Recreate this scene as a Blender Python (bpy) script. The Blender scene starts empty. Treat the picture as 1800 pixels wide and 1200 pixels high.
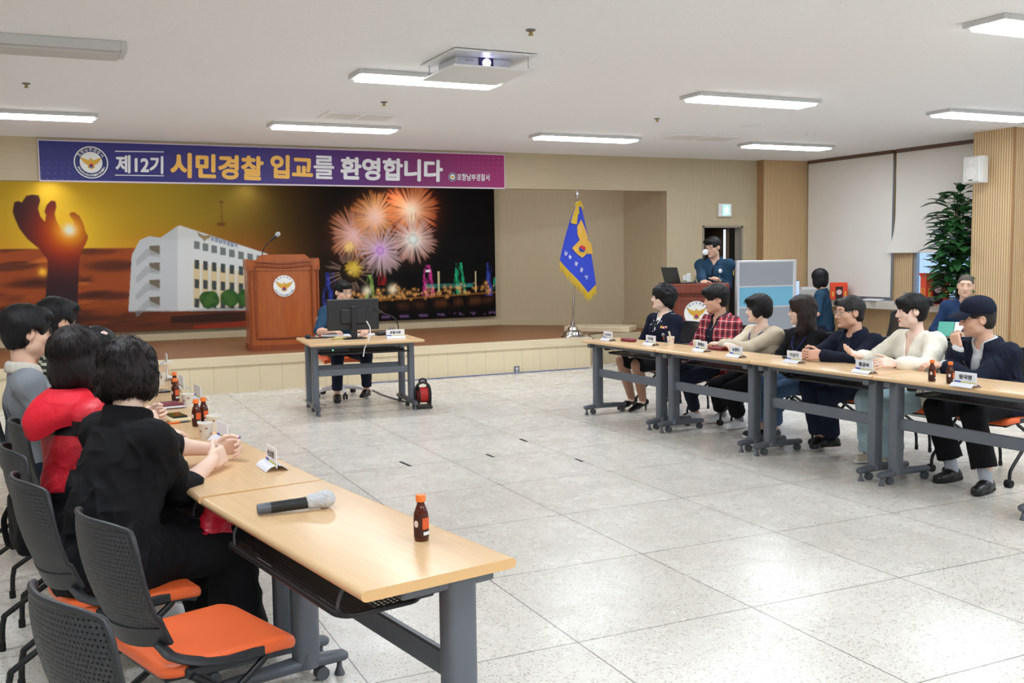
import bpy, bmesh, math, random
import numpy as np
from mathutils import Vector, Matrix

# ------------------------------------------------------------------ camera, world, exposure
SC = bpy.context.scene
COL = SC.collection
CF, CYAW, CPIT, CROL, CH = 1761.69, 0.4376, -0.0863, -0.0143, 1.59
_f = np.array([math.sin(CYAW)*math.cos(CPIT), math.cos(CYAW)*math.cos(CPIT), math.sin(CPIT)])
_r = np.array([math.cos(CYAW), -math.sin(CYAW), 0.0]); _u = np.cross(_r, _f)
_r2 = math.cos(CROL)*_r + math.sin(CROL)*_u; _u2 = -math.sin(CROL)*_r + math.cos(CROL)*_u
cam_data = bpy.data.cameras.new('camera'); cam = bpy.data.objects.new('camera', cam_data); COL.objects.link(cam)
cam_data.sensor_width = 36.0; cam_data.lens = CF*36.0/1800.0; cam_data.clip_start = 0.05; cam_data.clip_end = 100
cam.matrix_world = Matrix(((_r2[0], _u2[0], -_f[0], 0), (_r2[1], _u2[1], -_f[1], 0), (_r2[2], _u2[2], -_f[2], CH), (0, 0, 0, 1)))
SC.camera = cam
W = bpy.data.worlds.new('world'); SC.world = W; W.use_nodes = True
W.node_tree.nodes['Background'].inputs[0].default_value = (0.60, 0.78, 1.0, 1)
W.node_tree.nodes['Background'].inputs[1].default_value = .8
SC.view_settings.view_transform = 'Standard'; SC.view_settings.look = 'None'
SC.view_settings.gamma = 1.0; SC.view_settings.use_curve_mapping = False
SC.view_settings.exposure = 0.5
LIGHT_STRENGTH = 9.0
LAMP_WATTS = 18.5; STAGE_FILL_WATTS = 15.0
try:
    SC.cycles.use_denoising = True; SC.cycles.denoising_prefilter = 'NONE'
    SC.cycles.max_bounces = 8; SC.cycles.diffuse_bounces = 7; SC.cycles.sample_clamp_indirect = 6.0
except Exception:
    pass

def ray(px, py):        # viewing direction of a measured photo point
    return _r2*(px-900)/CF - _u2*(py-600)/CF + _f
def onz(px, py, z):
    d = ray(px, py); t = (z-CH)/d[2]; return Vector((d[0]*t, d[1]*t, z))
def ony(px, py, y):
    d = ray(px, py); t = y/d[1]; return Vector((d[0]*t, y, CH+d[2]*t))
def onx(px, py, x):
    d = ray(px, py); t = x/d[0]; return Vector((x, d[1]*t, CH+d[2]*t))
R_ = math.radians
def az(a):              # horizontal direction, degrees clockwise from +Y
    return Vector((math.sin(R_(a)), math.cos(R_(a)), 0))

# ------------------------------------------------------------------ materials
def lin(c):
    return tuple(((v/255.0)/12.92 if v/255.0 <= 0.04045 else ((v/255.0+0.055)/1.055)**2.4) for v in c[:3])
_M = {}
def new_mat(name):
    m = bpy.data.materials.new(name); m.use_nodes = True
    return m, m.node_tree.nodes, m.node_tree.links, m.node_tree.nodes['Principled BSDF']
def mat(name, c, rough=0.5, metal=0.0, var=0.06, scale=30.0, bump=0.0, spec=0.5, coat=0.0, trans=0.0, emit=0.0, stretch=(1, 1, 1), sheen=0.0, alpha=1.0, ior=1.45):
    if name in _M: return _M[name]
    m, N, L, b = new_mat(name); col = lin(c)
    b.inputs['Roughness'].default_value = rough; b.inputs['Metallic'].default_value = metal
    b.inputs['Specular IOR Level'].default_value = spec; b.inputs['Coat Weight'].default_value = coat
    b.inputs['Transmission Weight'].default_value = trans; b.inputs['IOR'].default_value = ior
    b.inputs['Sheen Weight'].default_value = sheen; b.inputs['Alpha'].default_value = alpha
    tc = N.new('ShaderNodeTexCoord'); mp = N.new('ShaderNodeMapping'); mp.inputs['Scale'].default_value = stretch
    nz = N.new('ShaderNodeTexNoise'); nz.inputs['Scale'].default_value = scale; nz.inputs['Detail'].default_value = 4
    L.new(tc.outputs['Object'], mp.inputs[0]); L.new(mp.outputs[0], nz.inputs['Vector'])
    mx = N.new('ShaderNodeMix'); mx.data_type = 'RGBA'
    mx.inputs[6].default_value = tuple(max(0, v*(1-var)) for v in col)+(1,); mx.inputs[7].default_value = tuple(min(1, v*(1+var)) for v in col)+(1,)
    L.new(nz.outputs[0], mx.inputs[0]); L.new(mx.outputs[2], b.inputs['Base Color'])
    if emit:
        b.inputs['Emission Color'].default_value = col+(1,); b.inputs['Emission Strength'].default_value = emit
    if bump:
        bp = N.new('ShaderNodeBump'); bp.inputs['Strength'].default_value = bump; bp.inputs['Distance'].default_value = 0.004
        L.new(nz.outputs[0], bp.inputs['Height']); L.new(bp.outputs[0], b.inputs['Normal'])
    _M[name] = m; return m
def mth(N, L, op, a, b=None, c=None):
    n = N.new('ShaderNodeMath'); n.operation = op
    for i, v in enumerate((a, b, c)):
        if v is None: continue
        if hasattr(v, 'links'): L.new(v, n.inputs[i])
        else: n.inputs[i].default_value = v
    return n.outputs[0]
def mixc(N, L, fac, a, b):
    mx = N.new('ShaderNodeMix'); mx.data_type = 'RGBA'
    for i, v in ((0, fac), (6, a), (7, b)):
        if hasattr(v, 'links'): L.new(v, mx.inputs[i])
        else: mx.inputs[i].default_value = v if i == 0 else tuple(v)+(1,)
    return mx.outputs[2]
def noise(N, L, vec, scale, detail=3, sc=(1, 1, 1)):
    mp = N.new('ShaderNodeMapping'); mp.inputs['Scale'].default_value = sc; L.new(vec, mp.inputs[0])
    nz = N.new('ShaderNodeTexNoise'); nz.inputs['Scale'].default_value = scale; nz.inputs['Detail'].default_value = detail
    L.new(mp.outputs[0], nz.inputs['Vector']); return nz.outputs[0]
def bumpit(N, L, b, h, s=0.3, d=0.003):
    bp = N.new('ShaderNodeBump'); bp.inputs['Strength'].default_value = s; bp.inputs['Distance'].default_value = d
    L.new(h, bp.inputs['Height']); L.new(bp.outputs[0], b.inputs['Normal'])
def ramp(N, L, fac, lo, hi):
    n = N.new('ShaderNodeMapRange'); L.new(fac, n.inputs[0]); n.inputs[1].default_value = lo; n.inputs[2].default_value = hi
    return n.outputs[0]
def obj_xyz(N, L):
    tc = N.new('ShaderNodeTexCoord'); s = N.new('ShaderNodeSeparateXYZ'); L.new(tc.outputs['Object'], s.inputs[0])
    return tc.outputs['Object'], s.outputs

# ------------------------------------------------------------------ mesh building
class MB:
    def __init__(self, M=None):
        self.v = []; self.f = []; self.mi = []; self.cur = 0; self.M = M
    def add(self, vs, fs, T=None):
        o = len(self.v)
        for p in vs:
            p = Vector(p)
            if T is not None: p = T @ p
            if self.M is not None: p = self.M @ p
            self.v.append(p)
        for f in fs:
            self.f.append(tuple(o+i for i in f)); self.mi.append(self.cur)
        return self
    def box(self, c, s, b=0.0, T=None):
        cx, cy, cz = c; x, y, z = s[0]/2, s[1]/2, s[2]/2; b = min(b, x*.98, y*.98, z*.98)
        if b <= 0:
            vs = [(cx+i*x, cy+j*y, cz+k*z) for i in (-1, 1) for j in (-1, 1) for k in (-1, 1)]
            return self.add(vs, [(0, 1, 3, 2), (4, 6, 7, 5), (0, 4, 5, 1), (2, 3, 7, 6), (0, 2, 6, 4), (1, 5, 7, 3)], T)
        vs = []; ix = {}
        for i in (-1, 1):
            for j in (-1, 1):
                for k in (-1, 1):
                    for a in range(3):
                        d = [x-b, y-b, z-b]; d[a] += b
                        ix[i, j, k, a] = len(vs); vs.append((cx+i*d[0], cy+j*d[1], cz+k*d[2]))
        fs = []
        for s_ in (-1, 1):
            fs.append([ix[s_, j, k, 0] for j, k in ((-1, -1), (1, -1), (1, 1), (-1, 1))][::s_])
            fs.append([ix[i, s_, k, 1] for i, k in ((-1, -1), (-1, 1), (1, 1), (1, -1))][::s_])
            fs.append([ix[i, j, s_, 2] for i, j in ((-1, -1), (1, -1), (1, 1), (-1, 1))][::s_])
        for p in (-1, 1):
            for q in (-1, 1):
                fs.append([ix[p, q, -1, 0], ix[p, q, 1, 0], ix[p, q, 1, 1], ix[p, q, -1, 1]][::p*q])
                fs.append([ix[p, -1, q, 0], ix[p, -1, q, 2], ix[p, 1, q, 2], ix[p, 1, q, 0]][::p*q])
                fs.append([ix[-1, p, q, 1], ix[1, p, q, 1], ix[1, p, q, 2], ix[-1, p, q, 2]][::p*q])
        for i in (-1, 1):
            for j in (-1, 1):
                for k in (-1, 1):
                    fs.append([ix[i, j, k, 0], ix[i, j, k, 1], ix[i, j, k, 2]][::i*j*k])
        return self.add(vs, fs, T)
    def tube(self, pts, r, n=10, caps=True, flat=None, T=None):
        pts = [Vector(p) for p in pts]; m = len(pts)
        rs = list(r) if hasattr(r, '__len__') else [r]*m
        tg = [(pts[min(i+1, m-1)]-pts[max(i-1, 0)]).normalized() for i in range(m)]
        up = Vector((0, 0, 1)) if abs(tg[0].z) < .9 else Vector((0, 1, 0))
        u = tg[0].cross(up).normalized(); vs = []
        for i in range(m):
            u = (u - tg[i]*u.dot(tg[i])).normalized(); w = tg[i].cross(u)
            fl = flat if flat else 1.0
            for k in range(n):
                a = 2*math.pi*k/n
                vs.append(pts[i]+(u*math.cos(a)+w*math.sin(a)*fl)*rs[i])
        fs = [(i*n+k, i*n+(k+1) % n, (i+1)*n+(k+1) % n, (i+1)*n+k) for i in range(m-1) for k in range(n)]
        if caps: fs += [tuple(range(n))[::-1], tuple((m-1)*n+k for k in range(n))]
        return self.add(vs, fs, T)
    def cyl(self, p0, p1, r0, r1=None, n=16, T=None):
        return self.tube([p0, p1], [r0, r0 if r1 is None else r1], n, True, None, T)
    def lathe(self, prof, n=24, c=(0, 0, 0), T=None):
        vs = []; fs = []; m = len(prof)
        for r, z in prof:
            for k in range(n):
                a = 2*math.pi*k/n; vs.append((c[0]+r*math.cos(a), c[1]+r*math.sin(a), c[2]+z))
        for i in range(m-1):
            for k in range(n):
                fs.append((i*n+k, i*n+(k+1) % n, (i+1)*n+(k+1) % n, (i+1)*n+k))
        if prof[0][0] > 1e-5: fs.append(tuple(range(n))[::-1])
        if prof[-1][0] > 1e-5: fs.append(tuple((m-1)*n+k for k in range(n)))
        return self.add(vs, fs, T)
    def prism(self, poly, z0, z1, T=None):
        n = len(poly); vs = [(p[0], p[1], z0) for p in poly]+[(p[0], p[1], z1) for p in poly]
        ar = sum(poly[i][0]*poly[(i+1) % n][1]-poly[(i+1) % n][0]*poly[i][1] for i in range(n))
        fs = [tuple(range(n))[::-1], tuple(range(n, 2*n))]+[(i, (i+1) % n, n+(i+1) % n, n+i) for i in range(n)]
        if ar < 0: fs = [f[::-1] for f in fs]
        return self.add(vs, fs, T)
    def ball(self, c, r, n=14, m=9, T=None):
        if not hasattr(r, '__len__'): r = (r, r, r)
        vs = []; fs = []
        for i in range(m+1):
            p = math.pi*i/m
            for k in range(n):
                a = 2*math.pi*k/n
                vs.append((c[0]+r[0]*math.sin(p)*math.cos(a), c[1]+r[1]*math.sin(p)*math.sin(a), c[2]-r[2]*math.cos(p)))
        for i in range(m):
            for k in range(n):
                fs.append((i*n+k, i*n+(k+1) % n, (i+1)*n+(k+1) % n, (i+1)*n+k))
        return self.add(vs, fs, T)
    def slab(self, P, th):          # closed sheet: P = rows of points, th = thickness along the normals
        m, n = len(P), len(P[0]); P = [[Vector(p) for p in row] for row in P]; Nn = []
        for i in range(m):
            for j in range(n):
                a = P[min(i+1, m-1)][j]-P[max(i-1, 0)][j]; b = P[i][min(j+1, n-1)]-P[i][max(j-1, 0)]
                Nn.append(a.cross(b).normalized())
        vs = [P[i][j]+Nn[i*n+j]*th/2 for i in range(m) for j in range(n)]+[P[i][j]-Nn[i*n+j]*th/2 for i in range(m) for j in range(n)]
        o = m*n; fs = []
        for i in range(m-1):
            for j in range(n-1):
                a, b, c, d = i*n+j, (i+1)*n+j, (i+1)*n+j+1, i*n+j+1
                fs += [(a, b, c, d), (o+d, o+c, o+b, o+a)]
        ring = [j for j in range(n)]+[i*n+n-1 for i in range(1, m)]+[(m-1)*n+j for j in range(n-2, -1, -1)]+[i*n for i in range(m-2, 0, -1)]
        for q in range(len(ring)):
            a, b = ring[q], ring[(q+1) % len(ring)]; fs.append((a, b, o+b, o+a))
        return self.add(vs, fs)
    def pillow(self, outline, layers):       # stacked insets of one outline: (scale, z)
        n = len(outline); vs = []; fs = []; m = len(layers)
        for s, z in layers: vs += [(x*s, y*s, z) for x, y in outline]
        for i in range(m-1):
            for k in range(n): fs.append((i*n+k, i*n+(k+1) % n, (i+1)*n+(k+1) % n, (i+1)*n+k))
        fs += [tuple(range(n))[::-1], tuple((m-1)*n+k for k in range(n))]
        return self.add(vs, fs)
    def build(self, name, mats, parent=None, smooth=40, loc=None, recalc=False):
        me = bpy.data.meshes.new(name); me.from_pydata([tuple(p) for p in self.v], [], self.f)
        if not isinstance(mats, (list, tuple)): mats = [mats]
        for m in mats: me.materials.append(m)
        if len(mats) > 1: me.polygons.foreach_set('material_index', self.mi)
        me.validate(); me.update()
        if recalc:
            bm = bmesh.new(); bm.from_mesh(me); bmesh.ops.recalc_face_normals(bm, faces=bm.faces); bm.to_mesh(me); bm.free()
        if smooth:
            me.polygons.foreach_set('use_smooth', [True]*len(me.polygons))
            me.set_sharp_from_angle(angle=R_(smooth))
        o = bpy.data.objects.new(name, me); COL.objects.link(o)
        if parent is not None: o.parent = parent
        if loc is not None: o.location = loc
        return o
def frame(o, x, y, z):
    return Matrix(((x[0], y[0], z[0], o[0]), (x[1], y[1], z[1], o[1]), (x[2], y[2], z[2], o[2]), (0, 0, 0, 1)))
def facing(loc, a):      # local +Y looks along azimuth a
    y = az(a); x = Vector((y.y, -y.x, 0)); return frame(loc, x, y, Vector((0, 0, 1)))
def bez(pts, n=8):       # smooth path through points (Catmull-Rom)
    P = [Vector(p) for p in pts]; P = [P[0]*2-P[1]]+P+[P[-1]*2-P[-2]]; out = []
    for i in range(1, len(P)-2):
        for k in range(n):
            t = k/n; a, b, c, d = P[i-1:i+3]
            out.append(.5*((2*b)+(c-a)*t+(2*a-5*b+4*c-d)*t*t+(3*b-a-3*c+d)*t**3))
    return out+[P[-2]]
def tag(o, label, cat, group=None, kind=None):
    o['label'] = label; o['category'] = cat
    if group: o['group'] = group
    if kind: o['kind'] = kind
    return o
def struct(o, label, cat='room'):
    o['kind'] = 'structure'; o['label'] = label; o['category'] = cat; return o
def thing(name, loc, a, label, cat, group=None):
    e = bpy.data.objects.new(name, None); COL.objects.link(e); e.empty_display_size = .1
    e.location = loc; e.rotation_euler = (0, 0, -R_(a)); return tag(e, label, cat, group)
def copy_tree(o, parent=None):
    c = o.copy(); COL.objects.link(c)
    if parent is not None: c.parent = parent
    for ch in list(o.children): copy_tree(ch, c)
    return c
def text_mesh(s, bold=0.0, size=1.0):
    cu = bpy.data.curves.new('lettering', 'FONT'); cu.body = s; cu.size = size; cu.offset = bold; cu.resolution_u = 4
    cu.align_x = 'LEFT'
    o = bpy.data.objects.new('lettering', cu); COL.objects.link(o)
    dg = bpy.context.evaluated_depsgraph_get(); dg.update()
    me = bpy.data.meshes.new_from_object(o.evaluated_get(dg)); bpy.data.objects.remove(o)
    v = np.array([p.co[:] for p in me.vertices]).reshape(-1, 3); f = [tuple(p.vertices) for p in me.polygons]
    bpy.data.meshes.remove(me); bpy.data.curves.remove(cu)
    return v, f
def put_text(mb, s, quad, bold=0.0, depth=0.0):
    """lettering stretched on a quad (bottom-left, bottom-right, top-left) in 3-D; heavier weights by overlaid strokes"""
    v, f = text_mesh(s)
    if len(v) == 0: return
    lo, hi = v.min(0), v.max(0); a, b, c = [Vector(q) for q in quad]; n = (b-a).cross(c-a).normalized()
    W_, H_ = hi[0]-lo[0], hi[1]-lo[1]; k = 0
    off = [(0, 0)] if bold < .008 else [(bold*math.cos(q), bold*math.sin(q)) for q in [math.pi/4*i for i in range(8)]]+[(0, 0)]
    for ox, oy in off:
        k += 1; fx, fy = W_/(W_+2*bold), H_/(H_+2*bold)
        vs = [a+(b-a)*((p[0]-lo[0]+ox+bold)/(W_+2*bold))+(c-a)*((p[1]-lo[1]+oy+bold)/(H_+2*bold))+n*(depth+k*.00006) for p in v]
        mb.add(vs, f)
# ------------------------------------------------------------------ bodies: smooth-blended distance fields turned into one continuous mesh
def V3(p): return np.array(p, dtype=np.float64)
class Sdf:
    def __init__(self): self.ops = []
    def cap(self, a, b, ra, rb=None, k=.02, fr=None, sub=False):     # tapered limb; fr=(right vector, stretch) widens it sideways
        self.ops.append(('c', V3(a), V3(b), ra, ra if rb is None else rb, fr, k, sub)); return self
    def ell(self, c, r, R=None, k=.02, sub=False):
        self.ops.append(('e', V3(c), V3(r), np.eye(3) if R is None else np.array(R, float), k, sub)); return self
    def ball(self, c, r, k=.02, sub=False): return self.ell(c, (r, r, r), None, k, sub)
    def box(self, c, h, R=None, rd=.01, k=.01, sub=False):
        self.ops.append(('b', V3(c), V3(h), np.eye(3) if R is None else np.array(R, float), rd, k, sub)); return self
    def plane(self, p, n):              # cuts away the side the normal points to
        self.ops.append(('p', V3(p), V3(n)/np.linalg.norm(n))); return self
    def noise(self, fn): self.ops.append(('n', fn)); return self
    def bounds(self):
        lo = np.full(3, 9.); hi = np.full(3, -9.)
        for o in self.ops:
            if o[0] == 'c' and not o[7]:
                s = o[5][1] if o[5] else 1
                for p, r in ((o[1], o[3]), (o[2], o[4])): lo = np.minimum(lo, p-r*s); hi = np.maximum(hi, p+r*s)
            elif o[0] in 'eb' and not o[-1]:
                r = np.abs(o[3].T) @ o[2] if o[0] == 'e' else np.abs(o[3].T) @ o[2]
                lo = np.minimum(lo, o[1]-r); hi = np.maximum(hi, o[1]+r)
        return lo, hi
    def mesh(self, h):
        lo, hi = self.bounds(); lo = lo-5*h-.012; hi = hi+5*h+.012
        n = np.ceil((hi-lo)/h).astype(int)+1
        ax = [lo[i]+h*np.arange(n[i]) for i in range(3)]; D = np.full(n, .5, np.float32)
        def sub(l, u):
            a = np.clip(np.floor((l-lo)/h).astype(int), 0, n-1); b = np.clip(np.ceil((u-lo)/h).astype(int)+1, 1, n)
            s = tuple(slice(a[i], b[i]) for i in range(3)); G = [ax[0][s[0]][:, None, None], ax[1][s[1]][None, :, None], ax[2][s[2]][None, None, :]]
            return s, G
        for o in self.ops:
            if o[0] == 'p':
                d = (ax[0][:, None, None]-o[1][0])*o[2][0]+(ax[1][None, :, None]-o[1][1])*o[2][1]+(ax[2][None, None, :]-o[1][2])*o[2][2]
                np.maximum(D, d.astype(np.float32), out=D); continue
            if o[0] == 'n':
                m = np.abs(D) < .05; ii = np.nonzero(m)
                D[ii] += o[1](ax[0][ii[0]], ax[1][ii[1]], ax[2][ii[2]]).astype(np.float32); continue
            k, isub = o[-2], o[-1]; mg = k+4*h
            if o[0] == 'c':
                _, a, b, ra, rb, fr, _, _ = o; st = fr[1] if fr else 1; R = max(ra, rb)*st
                s, G = sub(np.minimum(a, b)-R-mg, np.maximum(a, b)+R+mg)
                if 0 in D[s].shape: continue
                P = [G[i]-a[i] for i in range(3)]; ba = b-a
                if fr:
                    e = V3(fr[0]); e = e/np.linalg.norm(e); q = P[0]*e[0]+P[1]*e[1]+P[2]*e[2]; f = (1/st-1)*q; P = [P[i]+f*e[i] for i in range(3)]
                    qb = ba @ e; ba = ba+(1/st-1)*qb*e
                L2 = max(1e-9, ba @ ba); t = np.clip((P[0]*ba[0]+P[1]*ba[1]+P[2]*ba[2])/L2, 0, 1)
                d = np.sqrt((P[0]-t*ba[0])**2+(P[1]-t*ba[1])**2+(P[2]-t*ba[2])**2)-(ra+(rb-ra)*t)
            elif o[0] == 'e':
                _, c, r, Rm, _, _ = o; ext = np.abs(Rm.T) @ r
                s, G = sub(c-ext-mg, c+ext+mg)
                if 0 in D[s].shape: continue
                P = [G[i]-c[i] for i in range(3)]; Q = [Rm[i, 0]*P[0]+Rm[i, 1]*P[1]+Rm[i, 2]*P[2] for i in range(3)]
                k0 = np.sqrt(sum((Q[i]/r[i])**2 for i in range(3))); k1 = np.sqrt(sum((Q[i]/r[i]**2)**2 for i in range(3)))+1e-9
                d = k0*(k0-1)/k1; d = np.where(k0 < .3, -min(r)*.7, d)
            else:
                _, c, hb, Rm, rd, _, _ = o; ext = np.abs(Rm.T) @ hb
                s, G = sub(c-ext-mg, c+ext+mg)
                if 0 in D[s].shape: continue
                P = [G[i]-c[i] for i in range(3)]; Q = [np.abs(Rm[i, 0]*P[0]+Rm[i, 1]*P[1]+Rm[i, 2]*P[2])-(hb[i]-rd) for i in range(3)]
                d = np.sqrt(sum(np.maximum(q, 0)**2 for q in Q))+np.minimum(np.maximum(np.maximum(Q[0], Q[1]), Q[2]), 0)-rd
            d = d.astype(np.float32); A = D[s]
            if isub: A = -A
            hh = np.clip(.5+.5*(A-d)/max(k, 1e-4), 0, 1); r_ = A*(1-hh)+d*hh-k*hh*(1-hh)
            D[s] = -r_ if isub else r_
        return surface(D, lo, h)
def surface(D, lo, h):
    I = D < 0; n = D.shape
    c = np.zeros((n[0]-1, n[1]-1, n[2]-1), np.uint8)
    for i in (0, 1):
        for j in (0, 1):
            for k in (0, 1): c += I[i:n[0]-1+i, j:n[1]-1+j, k:n[2]-1+k]
    A = (c > 0) & (c < 8); idx = np.nonzero(A); nv = len(idx[0])
    if nv == 0: return np.zeros((0, 3)), np.zeros((0, 4), int)
    vid = np.full(A.shape, -1, np.int32); vid[idx] = np.arange(nv)
    corner = {(i, j, k): D[idx[0]+i, idx[1]+j, idx[2]+k] for i in (0, 1) for j in (0, 1) for k in (0, 1)}
    acc = np.zeros((nv, 3)); cnt = np.zeros(nv)
    for a in range(3):
        o = [q for q in range(3) if q != a]
        for u in (0, 1):
            for v in (0, 1):
                p0 = [0, 0, 0]; p0[o[0]] = u; p0[o[1]] = v; p1 = list(p0); p1[a] = 1
                d0, d1 = corner[tuple(p0)], corner[tuple(p1)]; m = (d0 < 0) != (d1 < 0); t = d0/(d0-d1+1e-12)
                q = np.zeros((nv, 3)); q[:, o[0]] = u; q[:, o[1]] = v; q[:, a] = t
                acc[m] += q[m]; cnt[m] += 1
    Vt = (np.stack(idx, 1)+acc/np.maximum(cnt, 1)[:, None])*h+lo; F = []
    for a in range(3):
        o = [(a+1) % 3, (a+2) % 3]; s0 = [slice(None)]*3; s1 = [slice(None)]*3; s0[a] = slice(0, n[a]-1); s1[a] = slice(1, n[a])
        for q in o: s0[q] = slice(1, n[q]-1); s1[q] = slice(1, n[q]-1)
        e0, e1 = I[tuple(s0)], I[tuple(s1)]; m = e0 != e1; w = np.nonzero(m)
        if len(w[0]) == 0: continue
        b = [w[0].copy(), w[1].copy(), w[2].copy()]
        for q in o: b[q] = b[q]+1
        def at(du, dv):
            c_ = [x.copy() for x in b]; c_[o[0]] += du; c_[o[1]] += dv; return vid[c_[0], c_[1], c_[2]]
        f = np.stack([at(-1, -1), at(0, -1), at(0, 0), at(-1, 0)], 1); flip = e1[w]; f[flip] = f[flip][:, ::-1]; F.append(f)
    F = np.concatenate(F); F = F[(F >= 0).all(1)]
    return Vt, F
def mesh_obj(name, VF, mats, parent, pick=None):
    V, F = VF; me = bpy.data.meshes.new(name); me.vertices.add(len(V)); me.vertices.foreach_set('co', V.ravel().astype(np.float32))
    me.loops.add(F.size); me.loops.foreach_set('vertex_index', F.ravel().astype(np.int32)); me.polygons.add(len(F)); me.polygons.foreach_set('loop_start', np.arange(len(F), dtype=np.int32)*4)
    if not isinstance(mats, (list, tuple)): mats = [mats]
    for m in mats: me.materials.append(m)
    if pick is not None: me.polygons.foreach_set('material_index', pick(V[F].mean(1)).astype(np.int32))
    me.polygons.foreach_set('use_smooth', np.ones(len(F), bool)); me.update(); me.validate()
    o = bpy.data.objects.new(name, me); COL.objects.link(o); o.parent = parent; return o
def ik(a, t, l1, l2, pole):
    a, t, pole = V3(a), V3(t), V3(pole); d = t-a; L = np.linalg.norm(d); s = max(1.0, L/(l1+l2)*1.002); l1 *= s; l2 *= s
    x = d/L; c = (l1*l1+L*L-l2*l2)/(2*L); hgt = math.sqrt(max(0, l1*l1-c*c)); y = pole-x*(pole @ x); y = y/np.linalg.norm(y)
    return a+x*c+y*hgt
def nrm(v): v = V3(v); return v/np.linalg.norm(v)
def wrinkle(amp, f, seed, st=(1, 1, 1)):
    r = np.random.RandomState(seed); K = [(r.normal(size=3)*np.array(st)*f, r.uniform(0, 6.28)) for _ in range(7)]
    def fn(x, y, z):
        w = sum(np.sin(k[0]*x+k[1]*y+k[2]*z+p+1.4*np.sin((k[1]*x+k[2]*y-k[0]*z)*.6)) for k, p in K)/7; return amp*w
    return fn
def folds(amp, f, seed, down=.45):      # cloth creases: warped ridges, mostly running with the limb
    r = np.random.RandomState(seed); K = []
    for q in range(4):
        d = r.normal(size=3)*np.array((1, 1, down)); K.append((d/np.linalg.norm(d)*f*r.uniform(.7, 1.25), r.normal(size=3)*f*.35, r.uniform(0, 6.28), r.uniform(.5, 1)))
    def fn(x, y, z):
        w = 0
        for k, g, p, a in K:
            wob = np.sin(g[0]*x+g[1]*y+g[2]*z+p*1.7); w = w+a*(np.abs(np.sin(.5*(k[0]*x+k[1]*y+k[2]*z)+p+1.1*wob))**.7-.65)*(.55+.45*np.sin(g[2]*x+g[0]*y+g[1]*z+p))
        return amp*w
    return fn
SKIN = {}
def skin(c):
    if c not in SKIN:
        m = mat('skin_%d' % len(SKIN), c, .55, var=.05, scale=14); b = m.node_tree.nodes['Principled BSDF']
        b.inputs['Subsurface Weight'].default_value = .08; b.inputs['Subsurface Radius'].default_value = (.012, .005, .003); b.inputs['Subsurface Scale'].default_value = .6; SKIN[c] = m
    return SKIN[c]
def hair_mat(name, c, gloss=.5, sc=(160, 160, 12)):
    if name in _M: return _M[name]
    m, N, L, b = new_mat(name); v, _ = obj_xyz(N, L); n = noise(N, L, v, 1, 5, sc); n2 = noise(N, L, v, 9, 3)
    cl = lin(c); L.new(mixc(N, L, n, tuple(q*.6 for q in cl), tuple(q*1.5 for q in cl)), b.inputs['Base Color']); b.inputs['Roughness'].default_value = gloss; b.inputs['Specular IOR Level'].default_value = .28
    bumpit(N, L, b, mth(N, L, 'ADD', n, mth(N, L, 'MULTIPLY', n2, .6)), .6, .006); _M[name] = m; return m
def cloth(name, c, rough=.85, var=.08, bump=.15, fold=.3):
    nm = 'cloth_'+name
    if nm in _M: return _M[nm]
    m, N, L, b = new_mat(nm); v, _ = obj_xyz(N, L); n = noise(N, L, v, 60, 3); cl = lin(c); L.new(mixc(N, L, n, tuple(q*(1-var) for q in cl), tuple(min(1, q*(1+var)) for q in cl)), b.inputs['Base Color'])
    b.inputs['Roughness'].default_value = rough; b.inputs['Specular IOR Level'].default_value = .18
    mp = N.new('ShaderNodeMapping'); mp.inputs['Scale'].default_value = (1, 1, .8); mp.inputs['Rotation'].default_value = (.5, .4, .3); L.new(v, mp.inputs[0]); f = N.new('ShaderNodeTexNoise'); f.inputs['Scale'].default_value = 9; f.inputs['Detail'].default_value = 1.5; f.inputs['Distortion'].default_value = .35; L.new(mp.outputs[0], f.inputs['Vector'])
    bumpit(N, L, b, mth(N, L, 'ADD', f.outputs[0], mth(N, L, 'MULTIPLY', n, .04)), fold, .03); _M[nm] = m; return m

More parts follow.
